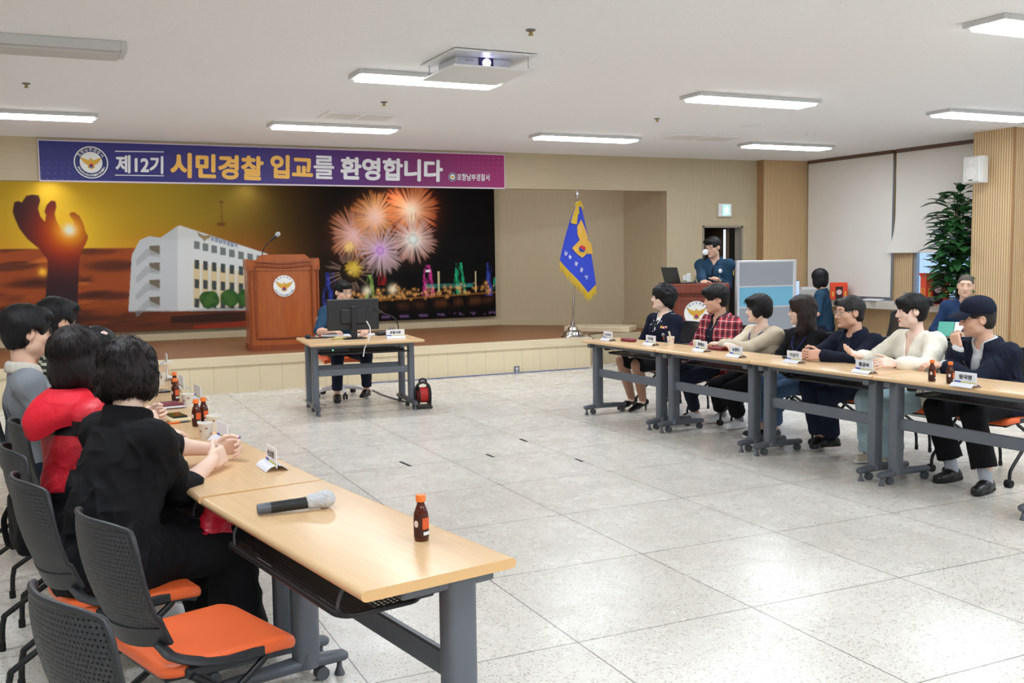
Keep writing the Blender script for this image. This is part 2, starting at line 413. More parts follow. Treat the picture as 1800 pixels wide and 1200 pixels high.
class Person:
    """Everything in the person's own frame: +Y ahead, +X to the person's right, Z up from the floor below the hips."""
    def __init__(self, name_label, xy, a, hip=.54, head=None, head_az=None, pitch=0, roll=0, sc=1.0, sw=.165, fat=1.0, skin_c=(222, 176, 150), h=.006, label='', cat='person', group=None, lean=0, twist=0):
        self.e = thing('person', (xy[0], xy[1], 0), a, label, 'person', group)
        self.a = a; self.sc = sc; self.h = h; self.fat = fat; self.skin = skin(skin_c); self.skc = skin_c
        self.M = facing((xy[0], xy[1], 0), a); self.Mi = self.M.inverted()
        self.hip = V3((0, 0, hip)); self.hc = self.loc(head) if head is not None else V3((0, .05+math.sin(R_(lean))*.6, hip+.62))
        ha = R_(head_az-a) if head_az is not None else 0
        f = Vector((math.sin(ha)*math.cos(R_(pitch)), math.cos(ha)*math.cos(R_(pitch)), math.sin(R_(pitch)))); r = Vector((math.cos(ha), -math.sin(ha), 0)); u = r.cross(f)
        r2 = r*math.cos(R_(roll))+u*math.sin(R_(roll)); u = r2.cross(f); r = r2
        self.hf, self.hr, self.hu = V3(f), V3(r), V3(u); self.HR = np.array([self.hr, self.hf, self.hu])
        up = nrm(self.hc-self.hip-np.array([0, .03, 0]))
        self.nb = self.hc-self.hu*.10*sc-self.hf*.025*sc-up*.075*sc      # base of the neck
        tw = R_(twist); self.sr = V3((math.cos(tw), -math.sin(tw), 0))
        self.tf = np.cross(V3((0, 0, 1)), self.sr); self.tf = V3((math.sin(tw), math.cos(tw), 0))
        self.up = up; self.sh = {s: self.nb-up*.065*sc+self.sr*s*sw*sc for s in (-1, 1)}; self.sw = sw
        self.chest = self.nb-up*.17*sc+self.tf*.01; self.waist = self.hip*.62+self.chest*.38-self.tf*.012+V3((0, 0, .02))
        self.arm = {}; self.leg = {}; self.surf = {}
    def loc(self, p): return V3(self.Mi @ Vector(p))
    def H(self, x, y, z): return self.hc+(self.hr*x+self.hf*y+self.hu*z)*self.sc       # head frame to body frame
    def arms(self, s, wrist, pole=(0, -.4, -1), hd=None, hn=None, pose='relaxed', world=True):
        w = self.loc(wrist) if world else V3(wrist); l1, l2 = .29*self.sc, .25*self.sc; d = w-self.sh[s]; L = np.linalg.norm(d)
        if L > (l1+l2)*1.1: w = self.sh[s]+d/L*(l1+l2)*1.1
        p = V3(pole)*np.array([1, 1, 1]); el = ik(self.sh[s], w, l1, l2, p)
        hd = nrm(w-el) if hd is None else nrm(hd); hn = V3((-s*.3, 0, -1)) if hn is None else V3(hn); hn = nrm(hn-hd*(hn @ hd))
        self.arm[s] = (el, w, hd, hn, pose); return self
    def legs(self, s, ankle, pole=(0, 1, .35), toe=None, world=True):
        k = self.loc(ankle) if world else V3(ankle); j = self.hip+V3((s*.09*self.sc, .02, 0)); kn = ik(j, k, .44*self.sc, .42*self.sc, V3(pole)+V3((s*.12, 0, 0)))
        self.leg[s] = (j, kn, k, nrm((s*.2, 1, 0)) if toe is None else nrm(toe)); return self
    # ---- the continuous body
    def body(self, jaw=1.0, nose=1.0, lips=(196, 132, 118), fine_hands=True, female=False, full_face=True):
        S = Sdf(); c = self.sc; h, r, f = self.H, self.sr, self.fat
        S.cap(self.hip-r*.05*c, self.hip+r*.05*c, .115*c*f, k=.03).cap(self.hip, self.waist, .108*c*f, .095*c*f, k=.04, fr=(r, 1.25)).cap(self.waist, self.chest, .098*c*f, .105*c*f, k=.05, fr=(r, 1.35))
        S.cap(self.chest, self.nb-self.up*.07*c, .098*c, .062*c, k=.05, fr=(r, 1.6)).cap(self.sh[-1], self.sh[1], .052*c, k=.04)
        for s in (-1, 1):
            S.ball(self.sh[s], .058*c, .03)
            if s in self.arm:
                el, w, hd, hn, pose = self.arm[s]; S.cap(self.sh[s], el, .048*c*f**.5, .037*c, k=.025).cap(el, el+(w-el)*.35, .037*c, .039*c, k=.02).cap(el+(w-el)*.35, w, .039*c, .026*c, k=.015); self.hand(S, s, w, hd, hn, pose)
            if s in self.leg:
                j, kn, a, t = self.leg[s]; S.cap(j, kn, .082*c*f**.5, .056*c, k=.03).cap(kn, kn+(a-kn)*.35, .054*c, .055*c, k=.025).cap(kn+(a-kn)*.35, a, .055*c, .034*c, k=.02).cap(a-V3((0, 0, .03)), a+t*.11*c-V3((0, 0, .055)), .034*c, .022*c, k=.02)
        # neck and head
        S.cap(self.nb-self.up*.05*c, h(0, -.028, -.06), .057*c if not female else .050*c, .053*c if not female else .045*c, k=.03); S.cap(self.nb-self.up*.045*c-r*.07*c, self.nb-self.up*.045*c+r*.07*c, .04*c, k=.05)
        Rm = self.HR; E = lambda x, y, z, rx, ry, rz, k=.015, sub=False: S.ell(h(x, y, z), (rx*c, ry*c, rz*c), Rm, k*c, sub)
        E(0, -.012, .038, .077, .097, .086, .02); E(0, .030, -.03, .0655*jaw, .066, .088, .03); E(0, .046, -.088, .040*jaw, .042, .033, .03)
        for s in (-1, 1): E(s*.042*jaw, .050, -.028, .026, .030, .026, .02); E(s*.052*jaw, .012, -.070, .020, .035, .030, .02)
        E(0, .074, .036, .054, .020, .018, .02)
        for s in (-1, 1): E(s*.032, .100, .010, .020, .016, .013, .012, True)
        if full_face:
            S.cap(h(0, .089, .012), h(0, .110*nose, -.030), .0085*c, .0125*c, k=.012)
            for s in (-1, 1): E(s*.013, .098, -.034, .0105, .012, .009, .006); E(s*.031, .0815, .012, .017, .014, .0095, .008)
            E(0, .0935, -.062, .024, .012, .0065, .005); E(0, .0915, -.073, .021, .012, .0075, .004); S.cap(h(-.019, .104, -.0675), h(.019, .104, -.0675), .0022*c, k=.003, sub=True); E(0, .083, -.103, .022, .018, .016, .015)
        for s in (-1, 1):
            E(s*.078, -.012, -.006, .012, .0225, .034, .008); E(s*.089, -.006, -.002, .0065, .0115, .02, .004, True)
        lipm = mat('lips_%d_%d' % (lips[0], lips[1]), lips, .45)
        hc, HR = self.hc, self.HR
        def pick(C):
            q = ((C-hc) @ HR.T)/c; return (((q[:, 0]/.023)**2+((q[:, 2]+.0675)/.0105)**2 < 1) & (q[:, 1] > .085)).astype(int)
        o = mesh_obj('body', S.mesh(self.h), [self.skin, lipm], self.e, pick if full_face else None)
        if full_face: self.face_bits()
        return o
    def hand(self, S, s, w, hd, hn, pose):
        c = self.sc; lat = np.cross(hd, hn)*s; lat = nrm(lat)       # towards the thumb side
        fingers = {'relaxed': (.35, .45, .35), 'fist': (1.2, 1.5, .9), 'clasp': (.85, .95, .5), 'flat': (.08, .12, .08), 'hold': (.75, .9, .6), 'chin': (.95, 1.35, .6)}[pose]
        S.box(w+hd*.048*c, (.040*c, .050*c, .0145*c), np.array([lat, hd, hn]), .014*c, .012); S.ell(w+hd*.03*c+lat*.022*c+hn*.008*c, (.016*c, .03*c, .016*c), np.array([lat, hd, hn]), .012)
        for i, (o, L, r_) in enumerate(((.030, .074, .0088), (.0105, .083, .009), (-.0095, .077, .0086), (-.029, .061, .0076))):
            p = w+hd*(.094-.003*abs(i-1.2))*c+lat*o*c; a = 0; sp = (1.2-i)*.05
            for j, fr in enumerate((.45, .31, .24)):
                a += fingers[j]*(1+.06*i); d = hd*math.cos(a)+hn*math.sin(a)+lat*sp; q = p+nrm(d)*L*fr*c; S.cap(p, q, r_*c*(1-.08*j), r_*c*(1-.08*(j+1)), k=.004); p = q
        p = w+hd*.028*c+lat*.034*c+hn*.004*c; cl = {'fist': .9, 'clasp': .7, 'hold': .8, 'chin': .5}.get(pose, .25)
        for j, (L, r_) in enumerate(((.042, .0115), (.032, .0098), (.026, .0085))):
            a = .75-.35*j*cl*2; d = hd*math.cos(a)*(1)+lat*math.sin(a)*(1-.2*cl)+hn*(.25+.5*cl*j*.5); q = p+nrm(d)*L*c; S.cap(p, q, r_*c, r_*c*.92, k=.006); p = q
    def frame3(self, o=(0, 0, 0)):
        q = self.H(*o); return frame(q, self.hr*self.sc, self.hf*self.sc, self.hu*self.sc)
    def face_bits(self):
        T = self.frame3()
        for s in (-1, 1):
            mb = MB(); mb.ball((s*.032, .0825, .009), (.0135, .0095, .0055), 12, 8, T); mb.cur = 1; mb.ball((s*.032, .0885, .009), (.0056, .005, .0054), 10, 8, T)
            mb.tube([(s*.032-.014, .086, .0105), (s*.032-.005, .0945, .0150), (s*.032+.006, .0945, .0150), (s*.032+.015, .085, .0105)], .0016, 5, True, None, T)
            mb.build('eye', [mat('eye_white', (206, 198, 190), .3), mat('iris', (30, 20, 16), .2)], self.e, 60)
    def brows(self, c=(34, 28, 26), w=1.0, y=.0):
        T = self.frame3(); M_ = mat('brow_%d' % c[0], c, .8)
        for s in (-1, 1):
            mb = MB(); mb.tube(bez([(s*.014, .0925, .0275+y), (s*.03, .0925, .032+y), (s*.047, .079, .0285+y)], 4), [.0022*w+.0012*w*math.sin(q/8*3.1) for q in range(9)], 6, True, None, T); mb.build('eyebrow', M_, self.e, 60)
    def glasses(self, M_, r=(.022, .017), t=.0014):
        T = self.frame3(); mb = MB()
        for s in (-1, 1):
            n = 22; P = [(s*.033+r[0]*math.copysign(abs(math.cos(q))**.75, math.cos(q)), .1055-.006*abs(s*.033+r[0]*math.cos(q))/.05, .004+r[1]*math.copysign(abs(math.sin(q))**.75, math.sin(q))) for q in [2*math.pi*i/n for i in range(n)]]; mb.tube(P+[P[0], P[1]], t, 6, False, None, T)
            mb.tube([(s*(.033+r[0]), .098, .01), (s*.074, .07, .012), (s*.083, -.005, .012), (s*.083, -.03, -.004)], t, 6, True, None, T)
        mb.tube(bez([(-.011, .105, .006), (0, .108, .009), (.011, .105, .006)], 3), t, 6, True, None, T); o = mb.build('glasses', M_, self.e, 60)
        mb = MB()
        for s in (-1, 1): mb.add([(s*.033+r[0]*.95*math.cos(q), .1045-.006*abs(s*.033+r[0]*math.cos(q))/.05, .004+r[1]*.95*math.sin(q)) for q in [2*math.pi*i/16 for i in range(16)]], [tuple(range(16))], T)
        m_ = mat('lens_glass', (240, 246, 250), .05, alpha=.12); mb.build('lens', m_, o, 0)
    # ---- hair: cranium shell plus extra volumes; everything in the head frame
    def hair(self, M_, t=.016, ext=(), cuts=(), face=(0, .125, -.035, .068, .082, .098), nape=-.075, ears=True, noise_=None, h=None, name='hair', strands=1500, slen=.045, srad=.0015, scurl=0.0):
        S = Sdf(); c = self.sc; Rm = self.HR
        S.ell(self.H(0, -.014, .038), ((.077+t)*c, (.097+t)*c, (.086+t)*c), Rm, .01); S.ell(self.H(0, -.045, -.02), ((.07+t*.6)*c, (.062+t*.6)*c, .075*c), Rm, .02)
        for q in ext:
            if len(q) == 6: S.ell(self.H(*q[:3]), tuple(v*c for v in q[3:]), Rm, .015)
            else: S.cap(self.H(*q[0:3]), self.H(*q[3:6]), q[6]*c, q[7]*c, k=.012)
        if noise_ is not None: S.noise(noise_)
        if face is not None: S.ell(self.H(*face[:3]), tuple(v*c for v in face[3:]), Rm, .01, True)
        if ears:
            for s in (-1, 1): S.ell(self.H(s*.090, .012, -.026), (.032*c, .042*c, .05*c), Rm, .010, True)
        for q in cuts: S.ell(self.H(*q[:3]), tuple(v*c for v in q[3:]), Rm, .012, True)
        if nape is not None: S.plane(self.H(0, 0, nape), -self.hu+self.hf*.15)
        V, F = S.mesh(h or self.h)
        if strands and len(V): V, F = self.strands(V, F, strands, slen, srad, scurl)
        return mesh_obj(name, (V, F), M_, self.e)
    def strands(self, V, F, n, ln, rad, curl):
        a, b, c_ = V[F[:, 0]], V[F[:, 1]], V[F[:, 2]]; fn = np.cross(b-a, c_-a); N = np.zeros_like(V)
        for k in range(4): np.add.at(N, F[:, k], fn)
        N /= np.linalg.norm(N, axis=1)[:, None]+1e-9; r = np.random.RandomState(len(V) % 997); cr = self.H(0, -.055, .13)
        ii = r.randint(0, len(V), n); P, nn = V[ii], N[ii]; ok = (nn @ self.hu > -.75); P, nn = P[ok], nn[ok]; m = len(P)
        d = P-cr; d = d/np.linalg.norm(d, axis=1)[:, None]-self.hu*.55; t = d-nn*np.sum(d*nn, 1)[:, None]; t += r.normal(size=t.shape)*.11; t /= np.linalg.norm(t, axis=1)[:, None]+1e-9
        s = np.cross(t, nn); q_ = ((P-self.hc) @ self.HR.T)/self.sc; L = ln*self.sc*r.uniform(.6, 1.2, m)*np.where((q_[:, 1] > .02) & (q_[:, 2] < .085), .38, 1.0); out = r.uniform(.0, .10, m); Q = []; ph = r.uniform(0, 6.28, m)
        for k in range(5):
            u = k/4; q = P-nn*.0015+t*(L*u)[:, None]+nn*(L*(out*u-.75*u*u)*.5)[:, None]+s*(curl*np.sin(ph+u*5)*u)[:, None]+nn*(curl*.6*np.cos(ph+u*5)*u)[:, None]; Q.append(q)
        R = [rad*x for x in (.9, 1.1, 1.0, .7, .12)]; vs = []
        for k in range(5):
            for w in range(3): vs.append(Q[k]+(s*math.cos(w*2.094)+nn*math.sin(w*2.094)*.7)*R[k])
        VV = np.stack(vs, 1).reshape(-1, 3); base = np.arange(m)*15; FF = []
        for k in range(4):
            for w in range(3): FF.append(np.stack([base+k*3+w, base+k*3+(w+1) % 3, base+k*3+3+(w+1) % 3, base+k*3+3+w], 1))
        return np.concatenate([V, VV]), np.concatenate([F, np.concatenate(FF)+len(V)])
    def bvh(self, name):
        from mathutils.bvhtree import BVHTree
        if name not in self._b: V, F = self.surf[name]; self._b[name] = BVHTree.FromPolygons([tuple(v) for v in V], [tuple(int(i) for i in f) for f in F])
        return self._b[name]
    _bb = None
    def on(self, name, x, z, lift=.003, side=0):
        """point and normal where the cloth meets a line from in front of the chest (side=0) or from beside the upper arm"""
        if self._bb is None: self._bb = {}
        self._b = self._bb
        if side: el = self.arm[side][0]; o = self.sh[side]+(el-self.sh[side])*z+self.tf*x+self.sr*side*.5; d = -self.sr*side
        else: o = self.hip+(self.nb-self.hip)*z+self.sr*x+self.tf*.19; d = -self.tf
        h = self.bvh(name).ray_cast(Vector(o), Vector(d))
        if h[0] is None: return o-(-d)*.5, -d
        n = V3(h[1]);
        if n @ d > 0: n = -n
        return V3(h[0])+n*lift, n
    def stick(self, nm, on, x, z, w, hh, M_, d=.004, side=0, lift=.003, round_=False):
        p, n = self.on(on, x, z, lift, side); ux = nrm((self.sr if not side else self.tf*-side)-n*((self.sr if not side else self.tf*-side) @ n)); uy = np.cross(n, ux); mb = MB(); T = frame(p, ux, uy, n)
        if round_: mb.ball((0, 0, 0), (w/2, hh/2, d), 14, 8, T)
        else: mb.box((0, 0, 0), (w, hh, d), d*.4, T)
        return mb.build(nm, M_, self.e)
    def line(self, nm, on, pts, r, M_, flat=.5, lift=.002):
        P = [tuple(self.on(on, x, z, lift)[0]) for x, z in pts]; return self.tube(nm, P, r, M_, 6, None, flat)
    # ---- clothes
    def top(self, name, M_, t=.014, sleeve=1.9, neck=.066, vee=None, hem=.03, loose=.012, wr=.005, seed=1, cuff=.0, collar=None, h=None, pick=None, belly=0, front_cut=None, skirted=0, arms=True):
        S = Sdf(); c = self.sc; r, f = self.sr, self.fat; t = t*.75; loose = loose*.6
        S.cap(self.hip+V3((0, 0, -hem+.03))-r*.05, self.hip+V3((0, 0, -hem+.03))+r*.05, (.118+t)*c*f, k=.03).cap(self.hip+V3((0, 0, .02)), self.waist, (.112+t)*c*f, (.1+t)*c*f, k=.04, fr=(r, 1.3)).cap(self.waist, self.chest, (.103+t)*c*f, (.108+t)*c*f, k=.05, fr=(r, 1.38))
        if belly: S.ell(self.waist+self.tf*.06, (.13*c*f, belly*c, .12*c), None, .05)
        S.cap(self.chest, self.nb-self.up*.065*c, (.100+t)*c, (.066+t)*c, k=.05, fr=(r, 1.6)).cap(self.sh[-1]-self.up*.004, self.sh[1]-self.up*.004, (.054+t)*c, k=.045)
        if skirted:
            for s in (-1, 1):
                if s in self.leg: j, kn, a, _ = self.leg[s]; S.cap(j, j+(kn-j)*skirted, (.1+t)*c*f, (.09+t)*c, k=.05)
            S.ell(self.hip-V3((0, .07, .03)), (.17*c*f, .11*c*f, .1*c), None, .05)
        if arms:
            for s in (-1, 1):
                S.ball(self.sh[s], (.06+t)*c, .03)
                if s in self.arm:
                    el, w, *_ = self.arm[s]; u = min(1, sleeve); e = self.sh[s]+(el-self.sh[s])*u; S.cap(self.sh[s], e, (.049+t*.9)*c*f**.5, (.039+t*.8+loose*.6)*c, k=.03)
                    if sleeve > 1: q = el+(w-el)*(sleeve-1); S.cap(el, q, (.039+t*.8+loose*.6)*c, ((.040 if sleeve < 1.6 else .029)+t*.6+loose)*c, k=.025)
                    if cuff:
                        q2 = (el+(w-el)*(sleeve-1)) if sleeve > 1 else e; d = nrm((w-el) if sleeve > 1 else (el-self.sh[s])); S.cap(q2-d*.028, q2-d*.004, cuff*c, cuff*c, k=.004)
        if wr: S.noise(folds(wr, 62, seed))
        if collar:
            rad, hgt, tk, op = collar; n = 16; P = []
            for i in range(n+1):
                a = R_(op)+(2*math.pi-2*R_(op))*i/n; fwd = math.cos(a); P.append((self.nb+(self.sr*math.sin(a)*rad*1.12+self.tf*fwd*rad)*c+self.up*(-.012-.030*max(0, fwd)+.012*max(0, -fwd))*c, a))
            for i in range(n):
                for z in (0, .33, .66, 1.0): S.cap(P[i][0]+self.up*hgt*z*c+(P[i][0]-self.nb)*.12*(1-z), P[i+1][0]+self.up*hgt*z*c+(P[i+1][0]-self.nb)*.12*(1-z), tk*c, k=.016)
        if neck: S.cap(self.nb-self.up*.03*c+self.tf*.012, self.nb+self.up*.12*c+self.tf*.03, neck*c, neck*1.15*c, k=.008, sub=True)
        if vee: w0, dp = vee; S.cap(self.nb+self.tf*.06*c, self.chest+self.tf*(.112+t)*c-self.up*dp*c, w0*c, .014*c, k=.006, sub=True)
        if front_cut: S.cap(self.nb+self.tf*.07*c, self.chest+self.tf*(.106+t)*c, front_cut*c, k=.008, sub=True).cap(self.chest+self.tf*(.106+t)*c, self.waist+self.tf*(.102+t)*c*f, front_cut*c, front_cut*.8*c, k=.008, sub=True)
        sl = -V3((0, 0, 1)); S.plane(self.hip+V3((0, 0, -hem-.075*0-.06)), sl)
        self.surf[name] = S.mesh(h or self.h); return mesh_obj(name, self.surf[name], M_, self.e, pick)
    def trousers(self, M_, end=.93, t=.012, flare=.0, wr=.004, seed=3, name='trousers'):
        S = Sdf(); c = self.sc; f = self.fat
        S.cap(self.hip-self.sr*.06, self.hip+self.sr*.06, (.117+t*.5)*c*f, k=.03).cap(self.hip, self.hip+(self.waist-self.hip)*.6, (.110+t*.4)*c*f, (.1+t*.3)*c*f, k=.03, fr=(self.sr, 1.27))
        for s in (-1, 1):
            if s in self.leg: j, kn, a, _ = self.leg[s]; S.cap(j, kn, (.083+t*.8)*c*f**.5, (.057+t*.75)*c, k=.03).cap(kn, kn+(a-kn)*end, (.057+t*.75)*c, (.045+t*.7+flare)*c, k=.025)
        if wr: S.noise(folds(wr*1.2, 55, seed))
        for s in (-1, 1):
            if s in self.leg: j, kn, a, _ = self.leg[s]; d = nrm(a-kn); hm = kn+(a-kn)*end; S.cap(hm+d*(.055+flare*.5), hm+d*.3, .085+flare, k=.003, sub=True)
        return mesh_obj(name, S.mesh(max(self.h, .007)), M_, self.e)
    def skirt(self, M_):
        S = Sdf(); c = self.sc; S.cap(self.hip-self.sr*.06, self.hip+self.sr*.06, .127*c, k=.03)
        for s in (-1, 1): j, kn, a, _ = self.leg[s]; S.cap(j, j+(kn-j)*.9, .105*c, .088*c, k=.08)
        return mesh_obj('skirt', S.mesh(.008), M_, self.e)
    def shoes(self, M_, sole=None, kind='shoe', sock=None, sock_h=.1, L=.262):
        for s in (-1, 1):
            if s not in self.leg: continue
            j, kn, a, t = self.leg[s]; c = self.sc; gz = a[2]-.085*c
            up = nrm(V3((0, 0, 1))+ (nrm(kn-a)*.25)); g = a-V3((0, 0, 1))*.083*c; x = np.cross(t, V3((0, 0, 1))); ft = t
            S = Sdf(); hl = g-ft*.045*c; toe = g+ft*(L-.085)*c
            S.cap(hl+V3((0, 0, .034)), g+ft*.05*c+V3((0, 0, .036)), .034*c, .037*c, k=.02).cap(g+ft*.05*c+V3((0, 0, .034)), toe-ft*.04*c+V3((0, 0, .026)), .038*c, .033*c, k=.02, fr=(x, 1.12)).cap(a-ft*.015*c-V3((0, 0, .03)), g+ft*.03*c+V3((0, 0, .04)), .04*c, .042*c, k=.02); S.plane(g+V3((0, 0, .004)), V3((0, 0, -1))); 
            S.ell(a+V3((0, 0, .045))-ft*.0, (.034*c, .036*c, .05*c), None, .006, True)
            o = mesh_obj('shoe', S.mesh(.0055), M_, self.e)
            S = Sdf(); S.cap(hl-ft*.003+V3((0, 0, .012)), g+ft*.06*c+V3((0, 0, .012)), .036*c, .042*c, k=.01).cap(g+ft*.06*c+V3((0, 0, .012)), toe-ft*.037*c+V3((0, 0, .012)), .042*c, .034*c, k=.01); S.plane(g+V3((0, 0, .024)), V3((0, 0, 1))); S.plane(g+V3((0, 0, .0005)), V3((0, 0, -1))); mesh_obj('sole', S.mesh(.006), sole or M_BLK2, o)
            if sock:
                S = Sdf(); S.cap(a-V3((0, 0, .03)), a+nrm(kn-a)*sock_h, .041*c, .044*c, k=.01); mesh_obj('sock', S.mesh(.007), sock, self.e)
    def tube(self, name, pts, r, M_, n=6, parent=None, flat=None):
        mb = MB(); mb.tube(bez([tuple(p) for p in pts], 5), r, n, True, flat); return mb.build(name, M_, parent or self.e, 60)
    def patch(self, name, c, ux, uy, w, hh, M_, d=.004, parent=None):
        ux, uy = nrm(ux), nrm(uy); n = np.cross(ux, uy); mb = MB(); mb.box((0, 0, 0), (w, hh, d), d*.4, frame(c, ux, uy, n)); return mb.build(name, M_, parent or self.e)
    def front(self, x, z, out=.0):      # point on the chest front: x to the right, z above the hip along the spine
        p = self.hip+(self.nb-self.hip)*z; return p+self.sr*x+self.tf*out
# ------------------------------------------------------------------ shared materials
def m_floor():
    m, N, L, b = new_mat('terrazzo'); v, (x, y, z) = obj_xyz(N, L)
    gx = mth(N, L, 'DIVIDE', mth(N, L, 'SUBTRACT', x, 2.813), .8903); gy = mth(N, L, 'DIVIDE', mth(N, L, 'SUBTRACT', y, 3.514), .9111)
    def ln(g):
        fr = mth(N, L, 'FRACT', mth(N, L, 'ADD', g, 40.5)); return mth(N, L, 'ABSOLUTE', mth(N, L, 'SUBTRACT', fr, .5))
    d = mth(N, L, 'MINIMUM', ln(gx), ln(gy)); grout = mth(N, L, 'LESS_THAN', d, .0036)
    cv = N.new('ShaderNodeCombineXYZ'); L.new(mth(N, L, 'FLOOR', mth(N, L, 'ADD', gx, 40)), cv.inputs[0]); L.new(mth(N, L, 'FLOOR', mth(N, L, 'ADD', gy, 40)), cv.inputs[1])
    wn = N.new('ShaderNodeTexWhiteNoise'); wn.noise_dimensions = '3D'; L.new(cv.outputs[0], wn.inputs['Vector'])
    base = mixc(N, L, wn.outputs['Value'], lin((214, 210, 202)), lin((226, 222, 214)))
    base = mixc(N, L, ramp(N, L, noise(N, L, v, 1.3, 4), .35, .75), base, lin((206, 201, 192)))
    for sc, lo, hi, c in ((62, .26, .34, (146, 134, 122)), (105, .26, .36, (168, 160, 150)), (44, .16, .22, (126, 104, 88)), (80, .24, .36, (240, 238, 234))):
        vo = N.new('ShaderNodeTexVoronoi'); vo.inputs['Scale'].default_value = sc; L.new(v, vo.inputs['Vector'])
        s = ramp(N, L, vo.outputs['Distance'], hi, lo)
        sep = N.new('ShaderNodeSeparateColor'); L.new(vo.outputs['Color'], sep.inputs[0])
        s = mth(N, L, 'MULTIPLY', s, ramp(N, L, sep.outputs[0], .5, .54))
        base = mixc(N, L, mth(N, L, 'MULTIPLY', s, .7), base, lin(c))
    base = mixc(N, L, grout, base, lin((120, 112, 104))); L.new(base, b.inputs['Base Color'])
    rg = ramp(N, L, noise(N, L, v, 5, 4), .2, .9); mr = N.new('ShaderNodeMapRange'); L.new(rg, mr.inputs[0]); mr.inputs[3].default_value = .2; mr.inputs[4].default_value = .36
    L.new(mr.outputs[0], b.inputs['Roughness']); b.inputs['Specular IOR Level'].default_value = .5
    bumpit(N, L, b, mth(N, L, 'SUBTRACT', noise(N, L, v, 9, 2), grout), .12, .003)
    return m
def m_veneer(name, c, c2, sc=(45, 45, 1.2), line=None, bump=.05):
    m, N, L, b = new_mat(name); v, (x, y, z) = obj_xyz(N, L)
    n = noise(N, L, v, 3.0, 5, sc); n2 = noise(N, L, v, 1.2, 2, (2, 2, .6))
    col = mixc(N, L, ramp(N, L, n, .25, .75), lin(c), lin(c2)); col = mixc(N, L, mth(N, L, 'MULTIPLY', n2, .25), col, lin(tuple(v_*.9 for v_ in c2)))
    if line:
        fr = mth(N, L, 'FRACT', mth(N, L, 'DIVIDE', mth(N, L, 'ADD', x, 100), line)); g = mth(N, L, 'LESS_THAN', fr, .012)
        col = mixc(N, L, g, col, lin(tuple(v_*.72 for v_ in c2)))
    L.new(col, b.inputs['Base Color']); b.inputs['Roughness'].default_value = .5
    bumpit(N, L, b, n, bump, .002); return m
def m_slat(name, c, c2, pitch=.034):
    m, N, L, b = new_mat(name); v, (x, y, z) = obj_xyz(N, L)
    t = mth(N, L, 'ADD', mth(N, L, 'ADD', x, y), 100)
    fr = mth(N, L, 'ABSOLUTE', mth(N, L, 'SUBTRACT', mth(N, L, 'FRACT', mth(N, L, 'DIVIDE', t, pitch)), .5))
    g = ramp(N, L, fr, .34, .42); n = noise(N, L, v, 3, 4, (30, 30, 1))
    col = mixc(N, L, n, lin(c), lin(c2)); col = mixc(N, L, g, col, lin((174, 140, 102))); L.new(col, b.inputs['Base Color'])
    b.inputs['Roughness'].default_value = .5; bumpit(N, L, b, mth(N, L, 'SUBTRACT', 1.0, g), .8, .01); return m
def m_ceil():
    m, N, L, b = new_mat('ceiling_tex'); v, _ = obj_xyz(N, L)
    n = noise(N, L, v, 60, 3); s = ramp(N, L, n, .60, .72)
    col = mixc(N, L, mth(N, L, 'MULTIPLY', s, .35), lin((240, 239, 240)), lin((205, 200, 196)))
    col = mixc(N, L, mth(N, L, 'MULTIPLY', noise(N, L, v, .8, 3), .3), col, lin((234, 231, 231))); L.new(col, b.inputs['Base Color'])
    b.inputs['Roughness'].default_value = .85; bumpit(N, L, b, n, .5, .004); return m
def m_holes(name, c, pitch, r, axes=(0, 1), rough=.45):      # perforated sheet: real see-through holes
    m, N, L, b = new_mat(name); b.inputs['Base Color'].default_value = lin(c)+(1,); b.inputs['Roughness'].default_value = rough
    v, o = obj_xyz(N, L)
    nz = noise(N, L, v, 40, 2); L.new(mixc(N, L, nz, tuple(q*.85 for q in lin(c)), tuple(q*1.15 for q in lin(c))), b.inputs['Base Color'])
    def cell(t, off=0.0): return mth(N, L, 'SUBTRACT', mth(N, L, 'FRACT', mth(N, L, 'ADD', mth(N, L, 'DIVIDE', t, pitch), 50.0+off)), .5)
    row = mth(N, L, 'FLOOR', mth(N, L, 'ADD', mth(N, L, 'DIVIDE', o[axes[1]], pitch), 50.0))
    odd = mth(N, L, 'MULTIPLY', mth(N, L, 'FRACT', mth(N, L, 'MULTIPLY', row, .5)), 1.0)
    a = mth(N, L, 'SUBTRACT', mth(N, L, 'FRACT', mth(N, L, 'ADD', mth(N, L, 'ADD', mth(N, L, 'DIVIDE', o[axes[0]], pitch), 50.0), odd)), .5)
    bb = cell(o[axes[1]])
    d = mth(N, L, 'SQRT', mth(N, L, 'ADD', mth(N, L, 'MULTIPLY', a, a), mth(N, L, 'MULTIPLY', bb, bb)))
    hole = mth(N, L, 'LESS_THAN', d, r)
    tr = N.new('ShaderNodeBsdfTransparent'); mx = N.new('ShaderNodeMixShader'); L.new(hole, mx.inputs[0]); L.new(b.outputs[0], mx.inputs[1]); L.new(tr.outputs[0], mx.inputs[2])
    L.new(mx.outputs[0], N['Material Output'].inputs[0]); return m
def m_emit(name, c, s):
    m, N, L, b = new_mat(name); b.inputs['Base Color'].default_value = (.8, .8, .8, 1); b.inputs['Emission Color'].default_value = c+(1,)
    v, _ = obj_xyz(N, L); n = noise(N, L, v, 3, 1); mr = N.new('ShaderNodeMapRange'); L.new(n, mr.inputs[0]); mr.inputs[3].default_value = s*.97; mr.inputs[4].default_value = s*1.03
    L.new(mr.outputs[0], b.inputs['Emission Strength']); return m
M_FLOOR = m_floor(); M_CEIL = m_ceil()
M_WALL = m_veneer('wall_veneer', (198, 183, 153), (186, 170, 139)); M_LINT = m_veneer('lintel_veneer', (200, 184, 154), (187, 169, 138), (1.2, 45, 45))
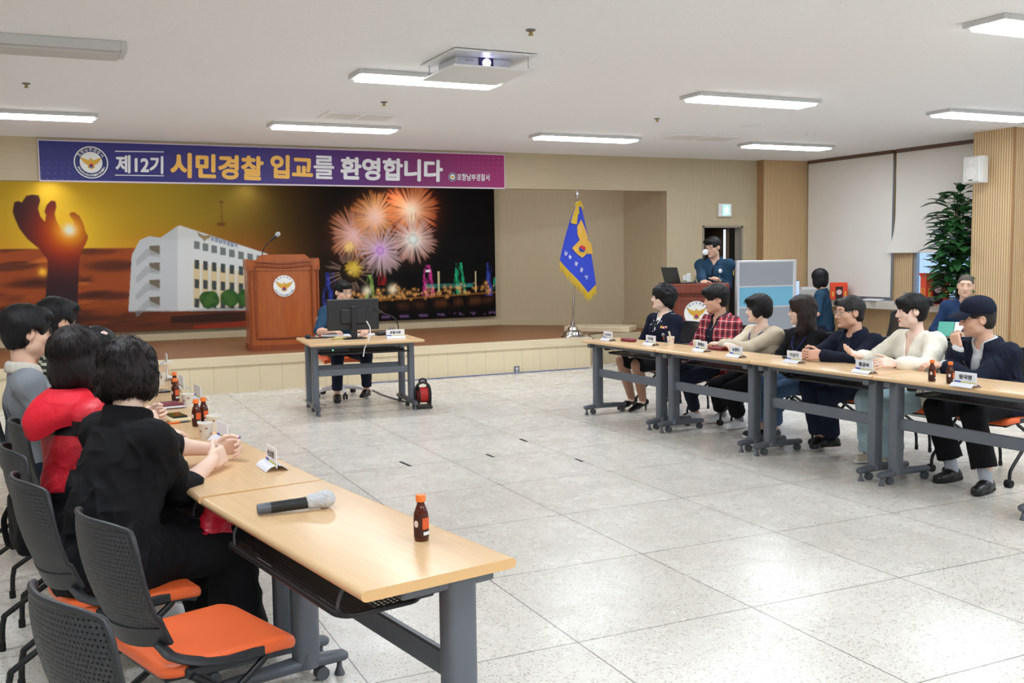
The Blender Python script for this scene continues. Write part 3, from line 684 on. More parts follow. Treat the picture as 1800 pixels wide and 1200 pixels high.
M_PANEL = m_veneer('stage_panel', (232, 217, 185), (222, 205, 170), line=.27); M_NOSE = m_veneer('stage_nosing', (230, 214, 182), (220, 202, 168), (1.2, 30, 30))
M_STAGE = m_veneer('stage_floor_wood', (150, 104, 68), (132, 88, 56), (1.5, 12, 12), bump=.03)
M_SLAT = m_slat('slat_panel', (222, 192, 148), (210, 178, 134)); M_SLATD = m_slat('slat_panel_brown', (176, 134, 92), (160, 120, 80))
M_PLAIN = mat('plain_wall', (230, 225, 216), .8, var=.03, scale=4)
M_WHITE = mat('white_plastic', (232, 232, 232), .35, var=.02); M_ALU = mat('aluminium', (190, 192, 195), .3, .9, .04)
M_BLACK = mat('black_plastic', (34, 35, 38), .42, var=.12); M_BLK2 = mat('black_rubber', (24, 24, 25), .7, var=.15)
M_CHROME = mat('chrome', (222, 222, 224), .12, 1.0, .03)
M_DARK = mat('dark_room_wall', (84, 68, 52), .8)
H = 2.975; YW = 12.5; YS = 12.15; ZS = .425; XR = 10.95
# ------------------------------------------------------------------ room shell
def room():
    def B(name, mats, boxes, label):
        mb = MB()
        for lo, hi in boxes: mb.box([(lo[i]+hi[i])/2 for i in range(3)], [hi[i]-lo[i] for i in range(3)])
        return struct(mb.build(name, mats, smooth=0), label)
    mb = MB(); mb.add([(-3.6, -3.6, 0), (11.2, -3.6, 0), (11.2, 12.6, 0), (-3.6, 12.6, 0), (-3.6, -3.6, -.1), (11.2, -3.6, -.1), (11.2, 12.6, -.1), (-3.6, 12.6, -.1)], [(0, 1, 2, 3), (7, 6, 5, 4), (0, 4, 5, 1), (1, 5, 6, 2), (2, 6, 7, 3), (3, 7, 4, 0)])
    struct(mb.build('floor', M_FLOOR, smooth=0), 'pale speckled terrazzo floor laid in large square tiles')
    B('ceiling', M_CEIL, [((-3.6, -3.6, H), (11.2, 12.6, H+.12))], 'off-white textured flat ceiling with recessed light panels')
    B('wall_left', M_PLAIN, [((-3.72, -3.6, 0), (-3.6, 15.6, H))], 'plain pale side wall'); B('wall_rear', M_PLAIN, [((-3.6, -3.72, 0), (11.2, -3.6, H))], 'plain pale wall at the room end')
    dx0, dx1, dz = ony(1235, 397, YW).x, ony(1305, 397, YW).x, ony(1260, 397, YW).z
    zo = 2.49; xo = ony(1172, 337, YW).x
    B('wall_back', M_WALL, [((xo, YW, 0), (dx0, YW+.14, H)), ((dx0, YW, dz), (dx1, YW+.14, H)), ((dx1, YW, 0), (11.2, YW+.14, H)), ((6.92, YW, 0), (xo, YW+.14, ZS))], 'pale wood veneer wall beside the stage opening')
    B('lintel', M_LINT, [((-3.6, YW, zo), (xo, YW+.14, H))], 'pale wood lintel above the stage opening')
    # stage
    B('stage_floor', M_STAGE, [((-3.6, YS+.1, ZS-.05), (6.92, 15.6, ZS)), ((6.92, YW+.002, ZS-.05), (xo+.3, 15.6, ZS-.001))], 'brown wooden stage floor')
    B('stage_front', M_PANEL, [((-3.6, YS+.02, 0), (6.9, YS+.1, ZS-.1)), ((6.82, YS+.1, 0), (6.9, YW, ZS-.1))], 'cream panelled front of the stage')
    B('trim_1', M_NOSE, [((-3.6, YS, ZS-.1), (6.92, YS+.1, ZS+.003)), ((6.84, YS+.1, ZS-.1), (6.92, YW-.001, ZS+.003))], 'pale wooden nosing along the stage edge')
    yb = 15.26; P = [(6.9, yb), (8.49, 13.86), (xo+.02, YW+.14)]
    mb = MB(); mb.box(((-3.6+P[0][0])/2, yb+.06, 1.6), (P[0][0]+3.6, .12, 2.4))
    for (a, b) in ((P[0], P[1]), (P[1], P[2])):
        d = Vector((b[0]-a[0], b[1]-a[1], 0)); n = Vector((d.y, -d.x, 0)).normalized(); nn = -n*.1
        q = [Vector((a[0], a[1], 0)), Vector((b[0], b[1], 0)), Vector((b[0], b[1], 0))+nn, Vector((a[0], a[1], 0))+nn]
        mb.prism([(p.x, p.y) for p in q], ZS-.02, 2.8)
    struct(mb.build('wall_stage', M_WALL, smooth=0), 'pale wood walls enclosing the back of the stage')
    B('ceiling_stage', M_PLAIN, [((-3.6, YW+.14, 2.78), (8.9, 15.5, 2.86))], 'pale ceiling over the stage')
    mb = MB(); mb.box(((-3.6+6.9)/2, yb-.03, ZS+.05), (10.5, .06, .1), .006)
    for (a, b) in ((P[0], P[1]), (P[1], P[2])):
        d = Vector((b[0]-a[0], b[1]-a[1], 0)); n = Vector((d.y, -d.x, 0)).normalized()*.04
        mb.prism([(a[0], a[1]), (b[0], b[1]), (b[0]+n.x, b[1]+n.y), (a[0]+n.x, a[1]+n.y)], ZS, ZS+.09)
    struct(mb.build('baseboard_stage', M_WALL, smooth=0), 'pale wooden baseboard around the stage back')
    # corridor behind the doorway
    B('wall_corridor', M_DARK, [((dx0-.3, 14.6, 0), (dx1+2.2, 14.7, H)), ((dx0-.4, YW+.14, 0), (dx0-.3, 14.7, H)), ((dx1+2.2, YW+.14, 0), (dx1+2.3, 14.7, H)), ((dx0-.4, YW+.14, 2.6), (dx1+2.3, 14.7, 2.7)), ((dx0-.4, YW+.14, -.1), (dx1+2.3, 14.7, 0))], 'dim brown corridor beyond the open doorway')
    mb = MB(); mb.box((dx1-.01, YW+.07, dz/2), (.03, .16, dz)); mb.box((dx0+.01, YW+.07, dz/2), (.03, .16, dz)); mb.box(((dx0+dx1)/2, YW+.07, dz-.01), (dx1-dx0, .16, .03))
    struct(mb.build('door_frame', mat('door_jamb', (150, 140, 126), .5), smooth=0), 'grey-brown jamb of the open doorway')
    # door leaf swung into the corridor, with two narrow bright panes
    mb = MB(); xd = dx1-.16; mb.box((xd, YW+.52, dz/2), (.045, .76, dz-.02), .004)
    d = struct(mb.build('door_1', mat('door_leaf', (96, 78, 58), .5)), 'brown door leaf standing open in the doorway')
    mb = MB(); mb.box((xd+.0, YW+.2, 1.7), (.05, .05, .46)); mb.box((xd, YW+.2, 1.08), (.05, .05, .62)); mb.build('pane', m_emit('lit_pane', (.75, .88, 1.0), 1.2), d)
    # window side
    ya, yb2, yc = onx(1573, 400, XR).y, onx(1603, 480, XR).y, 8.3
    zsill = .86
    B('wall_right', [M_SLAT], [((XR, -3.6, 0), (XR+.14, YW, zsill)), ((XR, yb2, zsill), (XR+.14, ya+.03, 2.85)), ((XR, -3.6, 2.85), (XR+.14, YW, H)), ((XR, -3.6, zsill), (XR+.14, -2.6, 2.85)), ((XR, 2.0, zsill), (XR+.14, 3.0, 2.85)), ((XR, 7.4, zsill), (XR+.14, yc, 2.85)), ((XR, 12.25, zsill), (XR+.14, YW, 2.85))], 'slatted wood wall below and between the windows')
    mb = MB(); mb.box((XR-.16, (8.5+12.34)/2, zsill-.05), (.34, 12.34-8.5, .11), .008)
    tag(mb.build('window_counter', mat('stone_sill', (205, 196, 184), .35, var=.05, scale=25)), 'pale stone window counter along the slatted wall', 'counter', kind='structure')
    for i, (y0, y1) in enumerate(((yc, yb2), (ya+.03, 12.25), (3.0, 7.4), (-2.6, 2.0))):  # nearer windows, out of view, added uncovered to brighten the ceiling
        mb = MB()
        for y in (y0+.03, y0+(y1-y0)*.52, y1-.03): mb.box((XR+.05, y, 1.855), (.06, .06, 1.99), .004)
        for z in (zsill+.03, 2.82): mb.box((XR+.05, (y0+y1)/2, z), (.055, y1-y0-.01, .06), .004)
        w = struct(mb.build('window_%d' % (i+1), mat('window_alu', (176, 178, 182), .35, .6)), ('window in aluminium frame half hidden by the short roller blind', 'window covered by the long roller blind', 'unseen wide window added uncovered for its daylight, nearer the camera', 'unseen wide window added uncovered for its daylight, at the near end')[i])
        mb = MB(); mb.box((XR+.06, (y0+y1)/2, 1.855), (.008, y1-y0-.1, 1.9))
        mb.build('pane', mat('window_glass', (225, 238, 250), .05, trans=1.0, ior=1.02, var=.01), w)
    # columns
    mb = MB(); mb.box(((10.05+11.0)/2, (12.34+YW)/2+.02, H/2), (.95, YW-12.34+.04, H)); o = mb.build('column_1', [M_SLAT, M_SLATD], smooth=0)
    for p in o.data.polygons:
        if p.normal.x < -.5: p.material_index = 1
    struct(o, 'slatted wood pilaster in the corner by the doorway')
    mb = MB(); mb.box(((10.245+XR)/2, 8.42, H/2), (XR-10.245, .56, H)); struct(mb.build('column_2', M_SLAT, smooth=0), 'slatted wood column carrying the white wall speaker')
    mb = MB(); mb.box((10.245, 8.139, H/2), (.02, .02, H)); struct(mb.build('trim_2', M_SLATD, smooth=0), 'brown corner strip of the slatted column')
room()
# ------------------------------------------------------------------ ceiling fittings
M_LAMP = m_emit('lamp_diffuser', (.88, .95, 1.0), LIGHT_STRENGTH)
def lights():
    xs = [-.8, 2.2, 5.235, 8.24]; ys = [10.5, 7.44, 4.4, 1.36, -1.7]
    names = ['over the stage front', 'across the room middle', 'over the terrazzo aisle', 'near the entrance end', 'at the far entrance end']
    proto = None
    col = ['above the seated men by the mural', 'by the projector column', 'above the open floor', 'along the window side']
    labels = {(0, 0): 'lit ceiling panel cut by the frame edge above the banner start', (1, 0): 'lit ceiling panel above the banner centre', (2, 0): 'lit ceiling panel above and before the blue flag', (3, 0): 'lit ceiling panel before the corner pilaster and long blind',
              (0, 1): 'switched-off grey ceiling panel', (1, 1): 'lit ceiling panel partly hidden by the projector tray', (2, 1): 'lit ceiling panel in the middle of the open ceiling, beyond the projector side', (3, 1): 'lit ceiling panel in front of the slatted column', (2, 2): 'largest lit ceiling panel, cut by the upper corner of the view'}
    for j, y in enumerate(ys):
        for i, x in enumerate(xs):
            off = (i, j) == (0, 1)
            if (i, j) == (1, 2): continue
            yy = y-.36 if off else y
            lab = labels.get((i, j), 'lit ceiling panel outside the view')
            w, d = 1.37, .31
            e = thing('ceiling_light', (x+w/2, yy, H), 0, lab, 'ceiling light', 'rectangular ceiling light panels')
            if (i, j) == (1, 1): e.location.x -= .085; e.scale.x = .875
            if proto and not off:
                for c in proto.children: copy_tree(c, e)
                continue
            mb = MB(); z = -.035 if not off else -.06
            for s in (-1, 1):
                mb.box((s*(w/2-.02), 0, z/2), (.04, d, -z), .004); mb.box((0, s*(d/2-.012), z/2), (w-.08, .024, -z), .004)
            mb.build('frame', mat('lamp_frame', (205, 205, 205), .4), e)
            mb = MB(); mb.box((0, 0, z-.004), (w-.085, d-.053, .03), .008)
            mb.build('diffuser', mat('dead_diffuser', (196, 194, 190), .5) if off else M_LAMP, e)
            if not off:
                proto = e; l = bpy.data.lights.new('panel_light', 'AREA'); l.shape = 'RECTANGLE'; l.size = w-.1; l.size_y = d-.07; l.energy = LAMP_WATTS; l.color = (.83, .92, 1.0)
                lo = bpy.data.objects.new('panel_light', l); COL.objects.link(lo); lo.parent = e; lo.location = (0, 0, z-.0215)
lights()
def ceiling_bits():
    e = thing('projector', (2.88, 6.66, H), 0, 'white projector glowing violet above its lowered lift tray', 'projector')
    mb = MB(); mb.box((0, 0, -.012), (.62, .66, .012), .002); mb.build('ceiling_plate', M_WHITE, e)
    mb = MB(); mb.box((0.0, 0.03, -.107), (.60, .64, .014), .003); mb.build('lift_tray', M_WHITE, e)
    mb = MB(); mb.box((-.02, .02, -.056), (.42, .34, .076), .012)
    b = mb.build('body', mat('projector_shell', (214, 217, 224), .4), e)
    mb = MB(); mb.box((-.005, -.152, -.056), (.11, .012, .068), .002); mb.build('lens_recess', mat('lens_recess', (22, 18, 60), .2), b)
    mb = MB(); mb.tube([(-.005, -.155, -.056), (-.005, -.175, -.056)], .028, 20); mb.build('lens', m_emit('lens_glow', (.62, .6, 1.0), 5), b)
    for s in (-1, 1):
        for t in (-1, 1):
            mb = MB(); mb.cyl((s*.27, t*.26, -.1), (s*.27, t*.26, -.01), .004, n=6); mb.build('rod', M_ALU, e)
    mb = MB(); put_text(mb, 'EPSON', [(-.16, -.1535, -.05), (-.1, -.1535, -.05), (-.16, -.1535, -.038)], .01); mb.build('lettering', mat('grey_ink', (120, 120, 124), .6), b)
    sl = lin((120, 110, 255))
    for i, (p, lab) in enumerate((((933, 52), 'small round ceiling sprinkler beyond the projector'), ((46, 146), 'small ceiling sprinkler above the banner corner'), ((675, 179), 'small ceiling sprinkler before the projector lamp row'), ((1155, 208), 'small ceiling sprinkler by the square ceiling hatch'))):
        e = thing('sprinkler', onz(*p, H), 0, lab, 'sprinkler', 'ceiling sprinklers')
        mb = MB(); mb.lathe([(.03, 0), (.03, -.008), (.014, -.012)], 16); mb.build('escutcheon', mat('sprinkler_grey', (120, 118, 114), .5), e)
        mb = MB(); mb.lathe([(.011, -.01), (.011, -.028), (.018, -.032), (.018, -.035)], 12); mb.build('head', mat('brass', (170, 150, 96), .4, .7), e)
    e = thing('ceiling_speaker', onz(1318, 219, H), 0, 'flat round ceiling speaker near the corner pilaster', 'speaker')
    mb = MB(); mb.lathe([(.13, 0), (.13, -.012), (.115, -.018)], 28); mb.build('rim', M_WHITE, e)
    mb = MB(); mb.lathe([(0, -.016), (.112, -.016)], 28); mb.build('grille', mat('speaker_grille', (186, 182, 176), .7, bump=.5, scale=300), e)
    mb = MB(); mb.lathe([(.05, 0), (.05, -.03), (.03, -.045), (0, -.045)], 16); tag(mb.build('smoke_detector', M_WHITE, loc=onz(1424, 235, H)), 'small white dome detector on the ceiling near the blinds', 'detector')
    for p, w, d, lab in (((632, 204), .75, .5, 'flush white ceiling vent above the banner'), ((1232, 241), 1.1, .55, 'flush square ceiling hatch before the pilaster')):
        e = thing('ceiling_vent', onz(*p, H), 0, lab, 'vent', 'flush ceiling vents'); mb = MB(); mb.box((0, 0, -.006), (w, d, .012), .004); mb.build('plate', mat('vent_plate', (236, 233, 232), .6), e)
        mb = MB()
        for k in range(2): mb.box(((k-.5)*w*.45, 0, -.0135), (w*.36, d*.62, .004), .001)
        mb.build('slot', mat('vent_slot', (222, 217, 213), .6), e)
    for k, px in enumerate((85, 440, 700)):
        p = ony(px, 322, 14.95); e = thing('stage_downlight', (p.x, 14.93, 2.78), 0, 'small downlight over the %s of the mural' % ('sunset', 'building', 'fireworks')[k], 'downlight', 'downlights over the mural')
        mb = MB(); mb.lathe([(.06, 0), (.06, -.02), (.045, -.02), (.04, -.006)], 20); mb.build('ring', M_WHITE, e)
        mb = MB(); mb.lathe([(0, -.008), (.04, -.008)], 20); mb.build('bulb', m_emit('bulb', (1, .95, .85), 12), e)
        l = bpy.data.lights.new('bulb_light', 'SPOT'); l.energy = 4; l.spot_size = R_(130); l.spot_blend = .8; l.shadow_soft_size = .05; l.color = (1, .95, .86)
        lo = bpy.data.objects.new('bulb_light', l); COL.objects.link(lo); lo.parent = e; lo.location = (0, 0, -.03); lo.rotation_euler = (R_(14), 0, 0)
ceiling_bits()
def stage_fills():  # fittings out of view, added to brighten the mural and stage walls
    proto = None
    for x in (-1.2, 2.2, 5.6):
        e = thing('stage_fill', (x, 12.86, 2.775), 0, 'unseen fill tube added behind the lintel to brighten the stage', 'fill light', 'fill tubes added behind the lintel')
        if proto:
            for c in proto.children: copy_tree(c, e)
            continue
        proto = e; mb = MB(); mb.box((0, 0, -.02), (2.4, .12, .04), .006); mb.build('housing', M_WHITE, e); mb = MB(); mb.tube([(-1.15, .02, -.052), (1.15, .02, -.052)], .013, 10); mb.build('tube', M_LAMP, e)
        l = bpy.data.lights.new('fill_light', 'AREA'); l.shape = 'RECTANGLE'; l.size = 2.3; l.size_y = .08; l.energy = STAGE_FILL_WATTS; l.color = (.9, .95, 1.0); lo = bpy.data.objects.new('fill_light', l); COL.objects.link(lo); lo.parent = e; lo.location = (0, .03, -.068); lo.rotation_euler = (R_(38), 0, 0)
stage_fills()
# ------------------------------------------------------------------ furniture
M_TOP = m_veneer('beech_laminate', (225, 190, 146), (219, 182, 137), (1.0, 22, 22), bump=.005); M_TOP.node_tree.nodes['Principled BSDF'].inputs['Roughness'].default_value = .27
M_EDGE = mat('beech_edge', (226, 182, 128), .4, var=.05, scale=8, stretch=(1, 12, 12))
M_GREY = mat('grey_steel', (104, 109, 118), .42, .25, .05); M_GREYD = mat('grey_foot', (96, 101, 110), .38, .2, .05)
M_TRAY = m_holes('perforated_tray', (52, 53, 57), .015, .33); M_BKHOLE = m_holes('perforated_back', (46, 48, 52), .0125, .2, (0, 2), .5)
M_ORANGE = mat('orange_vinyl', (242, 108, 56), .42, var=.04, bump=.08, scale=220); M_SHELL = mat('chair_shell', (40, 42, 46), .45, var=.1)
M_LEG = mat('black_tube', (26, 27, 30), .4, .1, .1)
TL, TD, TH = 1.2, .48, .74
def caster(mb, x, y, r=.026):
    mb.cyl((x, y, .05), (x, y, .075), .01, n=8)
    for s in (-1, 1): mb.cyl((x+s*.011-.007, y, r), (x+s*.011+.007, y, r), r, n=14)
def make_table():
    e = thing('folding_table', (0, 0, 0), 0, '', 'table')
    # top with bull-nosed long edges
    mb = MB(); pr = []; th = .03
    for k in range(9): a = -math.pi/2+math.pi*k/8; pr.append((TD/2-.014+.014*math.cos(a)*1.2, TH-th/2+th/2*math.sin(a)))
    for k in range(9): a = math.pi/2+math.pi*k/8; pr.append((-TD/2+.014+.014*math.cos(a)*1.2, TH-th/2+th/2*math.sin(a)))
    T = frame((-TL/2, 0, 0), (0, 1, 0), (0, 0, 1), (1, 0, 0)); mb.prism(pr, 0.0015, TL-.0015, T)
    o = mb.build('table_top', [M_TOP, M_EDGE], e, 30)
    for p in o.data.polygons:
        if abs(p.normal.x) > .9: p.material_index = 1
    mb = MB(); mb.box((0, -.12, TH-.05), (TL-.16, .03, .04), .003); mb.box((0, .1, TH-.045), (TL-.16, .03, .03), .003); mb.build('top_rail', M_GREY, e)
    mb = MB(); mb.box((0, -.1, .415), (TL-.2, .028, .078), .006); mb.build('crossbar', M_GREY, e)
    mb = MB(); P = []
    n = 8; w, d = TL-.34, .26; y0 = -.03
    out = []
    for cx, cy, a0 in ((w/2-.05, d/2-.05, 0), (-w/2+.05, d/2-.05, 90), (-w/2+.05, -d/2+.05, 180), (w/2-.05, -d/2+.05, 270)):
        for k in range(6): a = R_(a0+18*k); out.append((cx+.05*math.cos(a), cy+.085+.05*math.sin(a)))
    mb.prism(out, .609, .6115); sh = mb.build('shelf_tray', M_TRAY, e, 0)
    mb = MB(); mb.tube([(x, y, .614) for x, y in out]+[(out[0][0], out[0][1], .614)], .009, 8, False); mb.build('tray_rim', M_BLACK, sh)
    for s in (-1, 1):
        mb = MB(); mb.tube(bez([(s*(w/2-.05), .205, .615), (s*(w/2-.04), .2, .66), (s*(w/2-.04), .17, TH-.03)], 5), .008, 6, True, .5)
        mb.build('tray_hanger', M_GREYD, sh); mb = MB(); mb.tube(bez([(s*(w/2-.06), -.0, .615), (s*(w/2-.04), -.02, .67), (s*(w/2-.03), -.03, TH-.03)], 5), .008, 6, True, .5); mb.build('tray_hanger', M_GREYD, sh)
        x = s*(TL/2-.085)
        mb = MB(); pts = [(.036*math.copysign(abs(math.cos(a))**.6, math.cos(a)), .05*math.copysign(abs(math.sin(a))**.6, math.sin(a))) for a in [2*math.pi*k/24 for k in range(24)]]
        mb.prism(pts, .075, TH-.03, frame((x, -.1, 0), (1, 0, 0), (0, 1, 0), (0, 0, 1))); mb.box((x, -.06, TH-.055), (.05, .3, .04), .006)
        c = mb.build('column', M_GREY, e, 50)
        mb = MB(); mb.box((x-s*.055, -.02, .66), (.05, .06, .05), .008); mb.tube([(x-s*.06, .0, .655), (x-s*.09, .03, .655)], .012, 8); mb.build('latch', M_BLACK, c)
        mb = MB(); mb.tube([(x, -.262, .068), (x, -.25, .073), (x, -.1, .083), (x, .22, .07), (x, .232, .066)], [.02, .027, .036, .027, .018], 14, True, .8); mb.tube([(x, -.1, .07), (x, -.1, .14)], [.05, .036], 14); f = mb.build('foot', M_GREYD, e, 50)
        mb = MB(); mb.lathe([(.02, 0), (.02, .006), (.011, .03), (.009, .05)], 12, (x, -.235, 0)); mb.build('glide', M_GREYD, f)
        for y in (-.16, .19):
            mb = MB(); caster(mb, x, y); mb.build('caster', mat('caster_grey', (86, 90, 97), .5), f)
    return e
TAB = make_table()
def put_table(o, loc, a, label, group='folding training tables'):
    o.location = loc; o.rotation_euler = (0, 0, -R_(a)); o['label'] = label; o['group'] = group
# table local -Y faces the open floor.  a = azimuth of local +Y (towards the sitters)
RA = 86.2; rd = az(RA-90)     # the row of the seated guests runs along rd
row0 = Vector((4.815, 8.68, 0))
T_R = []
for i in range(4):
    q = row0-rd*(1.208*(i+.5))+az(RA)*(TD/2)+rd*(-.0)
    T_R.append(q)
lab_r = ['table in front of the uniformed woman, end of the guests row by the stage', 'table in front of the man in the red plaid shirt and the beige cardigan', 'table in front of the navy-jacket man with clasped hands', 'table in front of the man in the navy cap']
for i, q in enumerate(T_R):
    o = TAB if i == 0 else copy_tree(TAB); put_table(o, q, RA, lab_r[i])
LA = -100.2; ld = az(LA+90)     # the other row: sitters on -X, direction along the row
T_L = []
c0 = (Vector((.703, 2.388, 0))+Vector((1.171, 2.53, 0)))/2
dirs = [-10.2, -7.5, -1, 2, 4]
pos = c0.copy(); lab_l = ['table holding the microphone, nearest the camera, empty seats behind', 'table where the woman in black blazer rests her forearms', 'table with notebooks and bottles before the red jacket', 'table beyond the paper cup and the far bottle pair', 'table at the far end of the row by the stage front']
for i in range(5):
    dv = az(dirs[i]); L = 1.262 if i == 0 else 1.22
    q = pos+dv*(L/2); T_L.append((q, dirs[i]-90))
    o = copy_tree(TAB); put_table(o, q, dirs[i]-90, lab_l[i])
    if i == 0: o.scale = (1.05, 1, 1)
    pos = pos+dv*(L+.004)
# ---- chief's desk: deep table with two posts per foot
def chief_desk():
    c = (Vector((2.37, 9.742, 0))+Vector((3.52, 9.65, 0)))/2; a = 4.6
    e = thing('desk', c+az(a)*.46, a, 'desk with the black monitor standing before the stage', 'desk'); Wd, D = 1.17, .92
    mb = MB(); mb.box((0, 0, TH-.015), (Wd, D, .03), .009); mb.build('table_top', M_TOP, e)
    for y, nm in ((-.2, 'front'), (.2, 'back')):
        mb = MB(); mb.box((0, y-.02, TH-.052), (Wd-.14, .03, .045), .003); mb.build('top_rail', M_GREY, e)
        mb = MB(); mb.box((0, y, .42), (Wd-.2, .028, .07), .006); mb.build('crossbar', M_GREY, e)
        mb = MB()
        for k in range(7): mb.tube([(-Wd/2+.13, y-.1+k*.035, .61), (Wd/2-.13, y-.1+k*.035, .61)], .004, 6)
        mb.tube([(-Wd/2+.13, y-.12, .62), (Wd/2-.13, y-.12, .62)], .008, 8); mb.tube([(-Wd/2+.13, y+.12, .62), (Wd/2-.13, y+.12, .62)], .008, 8); mb.build('wire_shelf', M_BLACK, e)
    for s in (-1, 1):
        x = s*(Wd/2-.085)
        for y in (-.2, .2):
            mb = MB(); pts = [(.034*math.copysign(abs(math.cos(q))**.6, math.cos(q)), .042*math.copysign(abs(math.sin(q))**.6, math.sin(q))) for q in [2*math.pi*k/20 for k in range(20)]]
            mb.prism(pts, .08, TH-.03, frame((x, y, 0), (1, 0, 0), (0, 1, 0), (0, 0, 1))); mb.build('column', M_GREY, e, 50)
        mb = MB(); mb.tube([(x, -.375, .066), (x, -.36, .072), (x, -.2, .08), (x, 0, .074), (x, .2, .08), (x, .36, .07), (x, .375, .066)], [.02, .028, .036, .03, .036, .028, .018], 14, True, .8); f = mb.build('foot', M_GREYD, e, 50)
        for y in (-.3, -.02, .3):
            mb = MB(); caster(mb, x, y); mb.build('caster', mat('caster_grey', (86, 90, 97), .5), f)
        mb = MB(); mb.lathe([(.02, 0), (.02, .006), (.011, .03), (.009, .05)], 12, (x, -.35, 0)); mb.build('glide', M_GREYD, f)
    return e
DESK = chief_desk()
# ---- nesting chair, faces local +Y
def make_chair():
    e = thing('nesting_chair', (0, 0, 0), 0, '', 'chair')
    def seat_pts(n, m, zoff, sc):
        P = []
        for i in range(n+1):
            t = i/n*2-1; row = []
            for j in range(m+1):
                u = j/m*2-1
                y = t*.205*sc; w = (.215-.018*max(0, -t))*sc*(1-.10*abs(t)**7)
                z = .455+zoff+.012*u*u-.020*max(0, t-.45)**2*3-.004*(1-t*t)
                if zoff > -.01: z -= .012*(abs(u)**8+abs(t)**8)/1.5
                row.append((u*w, y+.01, z))
            P.append(row)
        return P
    A = seat_pts(14, 14, 0, 1.0); mb = MB(); out = []; W2, D2, rc = .218, .212, .055
    for cx, cy, a0 in ((1, 1, 0), (-1, 1, 90), (-1, -1, 180), (1, -1, 270)):
        for k in range(8): a = R_(a0+90*k/7); out.append((cx*(W2-rc)+rc*math.cos(a), cy*(D2-rc)+rc*math.sin(a)))
    mb.pillow(out, [(.93, -.026), (.985, -.022), (1.0, -.012), (1.0, -.002), (.985, .007), (.95, .012), (.86, .0145), (.6, .0135), (.3, .012), (.02, .0115)])
    for p in mb.v: p.z += .436-.020*max(0, p.y/D2-.35)**2*2+.010*(p.x/W2)**2; p.x *= 1-.08*max(0, -p.y/D2); p.y += .012
    mb.build('seat', M_ORANGE, e, 70)
    mb = MB(); mb.slab([[(p[0]*.95, p[1]*.96-.002, p[2]-.036) for p in r] for r in A], -.018)
    for s in (-1, 1): mb.box((s*.207, -.02, .432), (.02, .25, .035), .007)
    mb.build('seat_shell', M_SHELL, e, 50)
    P = []
    for i in range(13):
        t = i/12; z = .50+.375*t; row = []
        for j in range(15):
            u = j/14*2-1
            w = .195+.035*math.sin(math.pi*min(1, t*.9+.1))*.6 + (.012*t)
            if t > .8: w *= 1-.35*((t-.8)/.2)**2.6*0.35
            x = u*w; y = -.235-.075*t-.03*math.sin(t*2.6)+.055*u*u
            zz = z-.02*abs(u)**4*t+(.03*(u*u)*(1-t) if t < .3 else 0)
            row.append((x, y, zz))
        P.append(row)
    mb = MB(); mb.slab(P, .007); bk = mb.build('backrest', M_BKHOLE, e, 60)
    rim = [P[i][0] for i in range(13)]+P[12][1:]+[P[i][14] for i in range(11, -1, -1)]
    mb = MB(); mb.tube(bez(rim, 2), .0085, 8); mb.slab(P[0:3], .014)
    mb.build('back_rim', M_SHELL, bk, 60)
    for s in (-1, 1):
        mb = MB(); mb.tube(bez([(s*.17, -.205, .53), (s*.195, -.17, .485), (s*.215, -.08, .452), (s*.216, .03, .435)], 6), [.026]*6+[.022]*6+[.017]*7, 10, True, .45); mb.build('back_arm', M_SHELL, e, 60)
    for s in (-1, 1):
        x = s*.225
        mb = MB(); mb.tube(bez([(x-s*.01, -.13, .425), (x+s*.0, -.05, .36), (x+s*.012, .19, .14), (x+s*.014, .225, .095), (x+s*.014, .23, .05)], 5), .0115, 10); l = mb.build('leg', M_LEG, e, 60)
        mb = MB(); xx = x+s*.014
        for q in (-1, 1): mb.cyl((xx+q*.013-.009, .235, .026), (xx+q*.013+.009, .235, .026), .026, n=14)
        mb.ball((xx, .235, .03), (.02, .024, .026), 10, 6); mb.build('caster', M_BLK2, l)
        x2 = s*.2
        mb = MB(); mb.tube(bez([(x2, .12, .425), (x2+s*.005, .06, .375), (x2+s*.022, -.28, .17), (x2+s*.024, -.325, .125), (x2+s*.024, -.335, .012)], 5), .0115, 10); l = mb.build('leg', M_LEG, e, 60)
        mb = MB(); mb.cyl((x2+s*.024, -.335, 0), (x2+s*.024, -.335, .035), .014, n=12); mb.build('rubber_tip', M_BLK2, l)
    mb = MB(); mb.tube([(-.2, .12, .422), (.2, .12, .422)], .011, 8); mb.tube([(-.2, -.13, .422), (.2, -.13, .422)], .011, 8); mb.build('under_frame', M_LEG, e, 60)
    return e
CHAIR = make_chair(); _used = [False]
def put_chair(x, y, a, label, group='orange nesting chairs'):
    o = CHAIR if not _used[0] else copy_tree(CHAIR); _used[0] = True
    o.location = (x, y, 0); o.rotation_euler = (0, 0, -R_(a)); o['label'] = label; o['group'] = group; return o
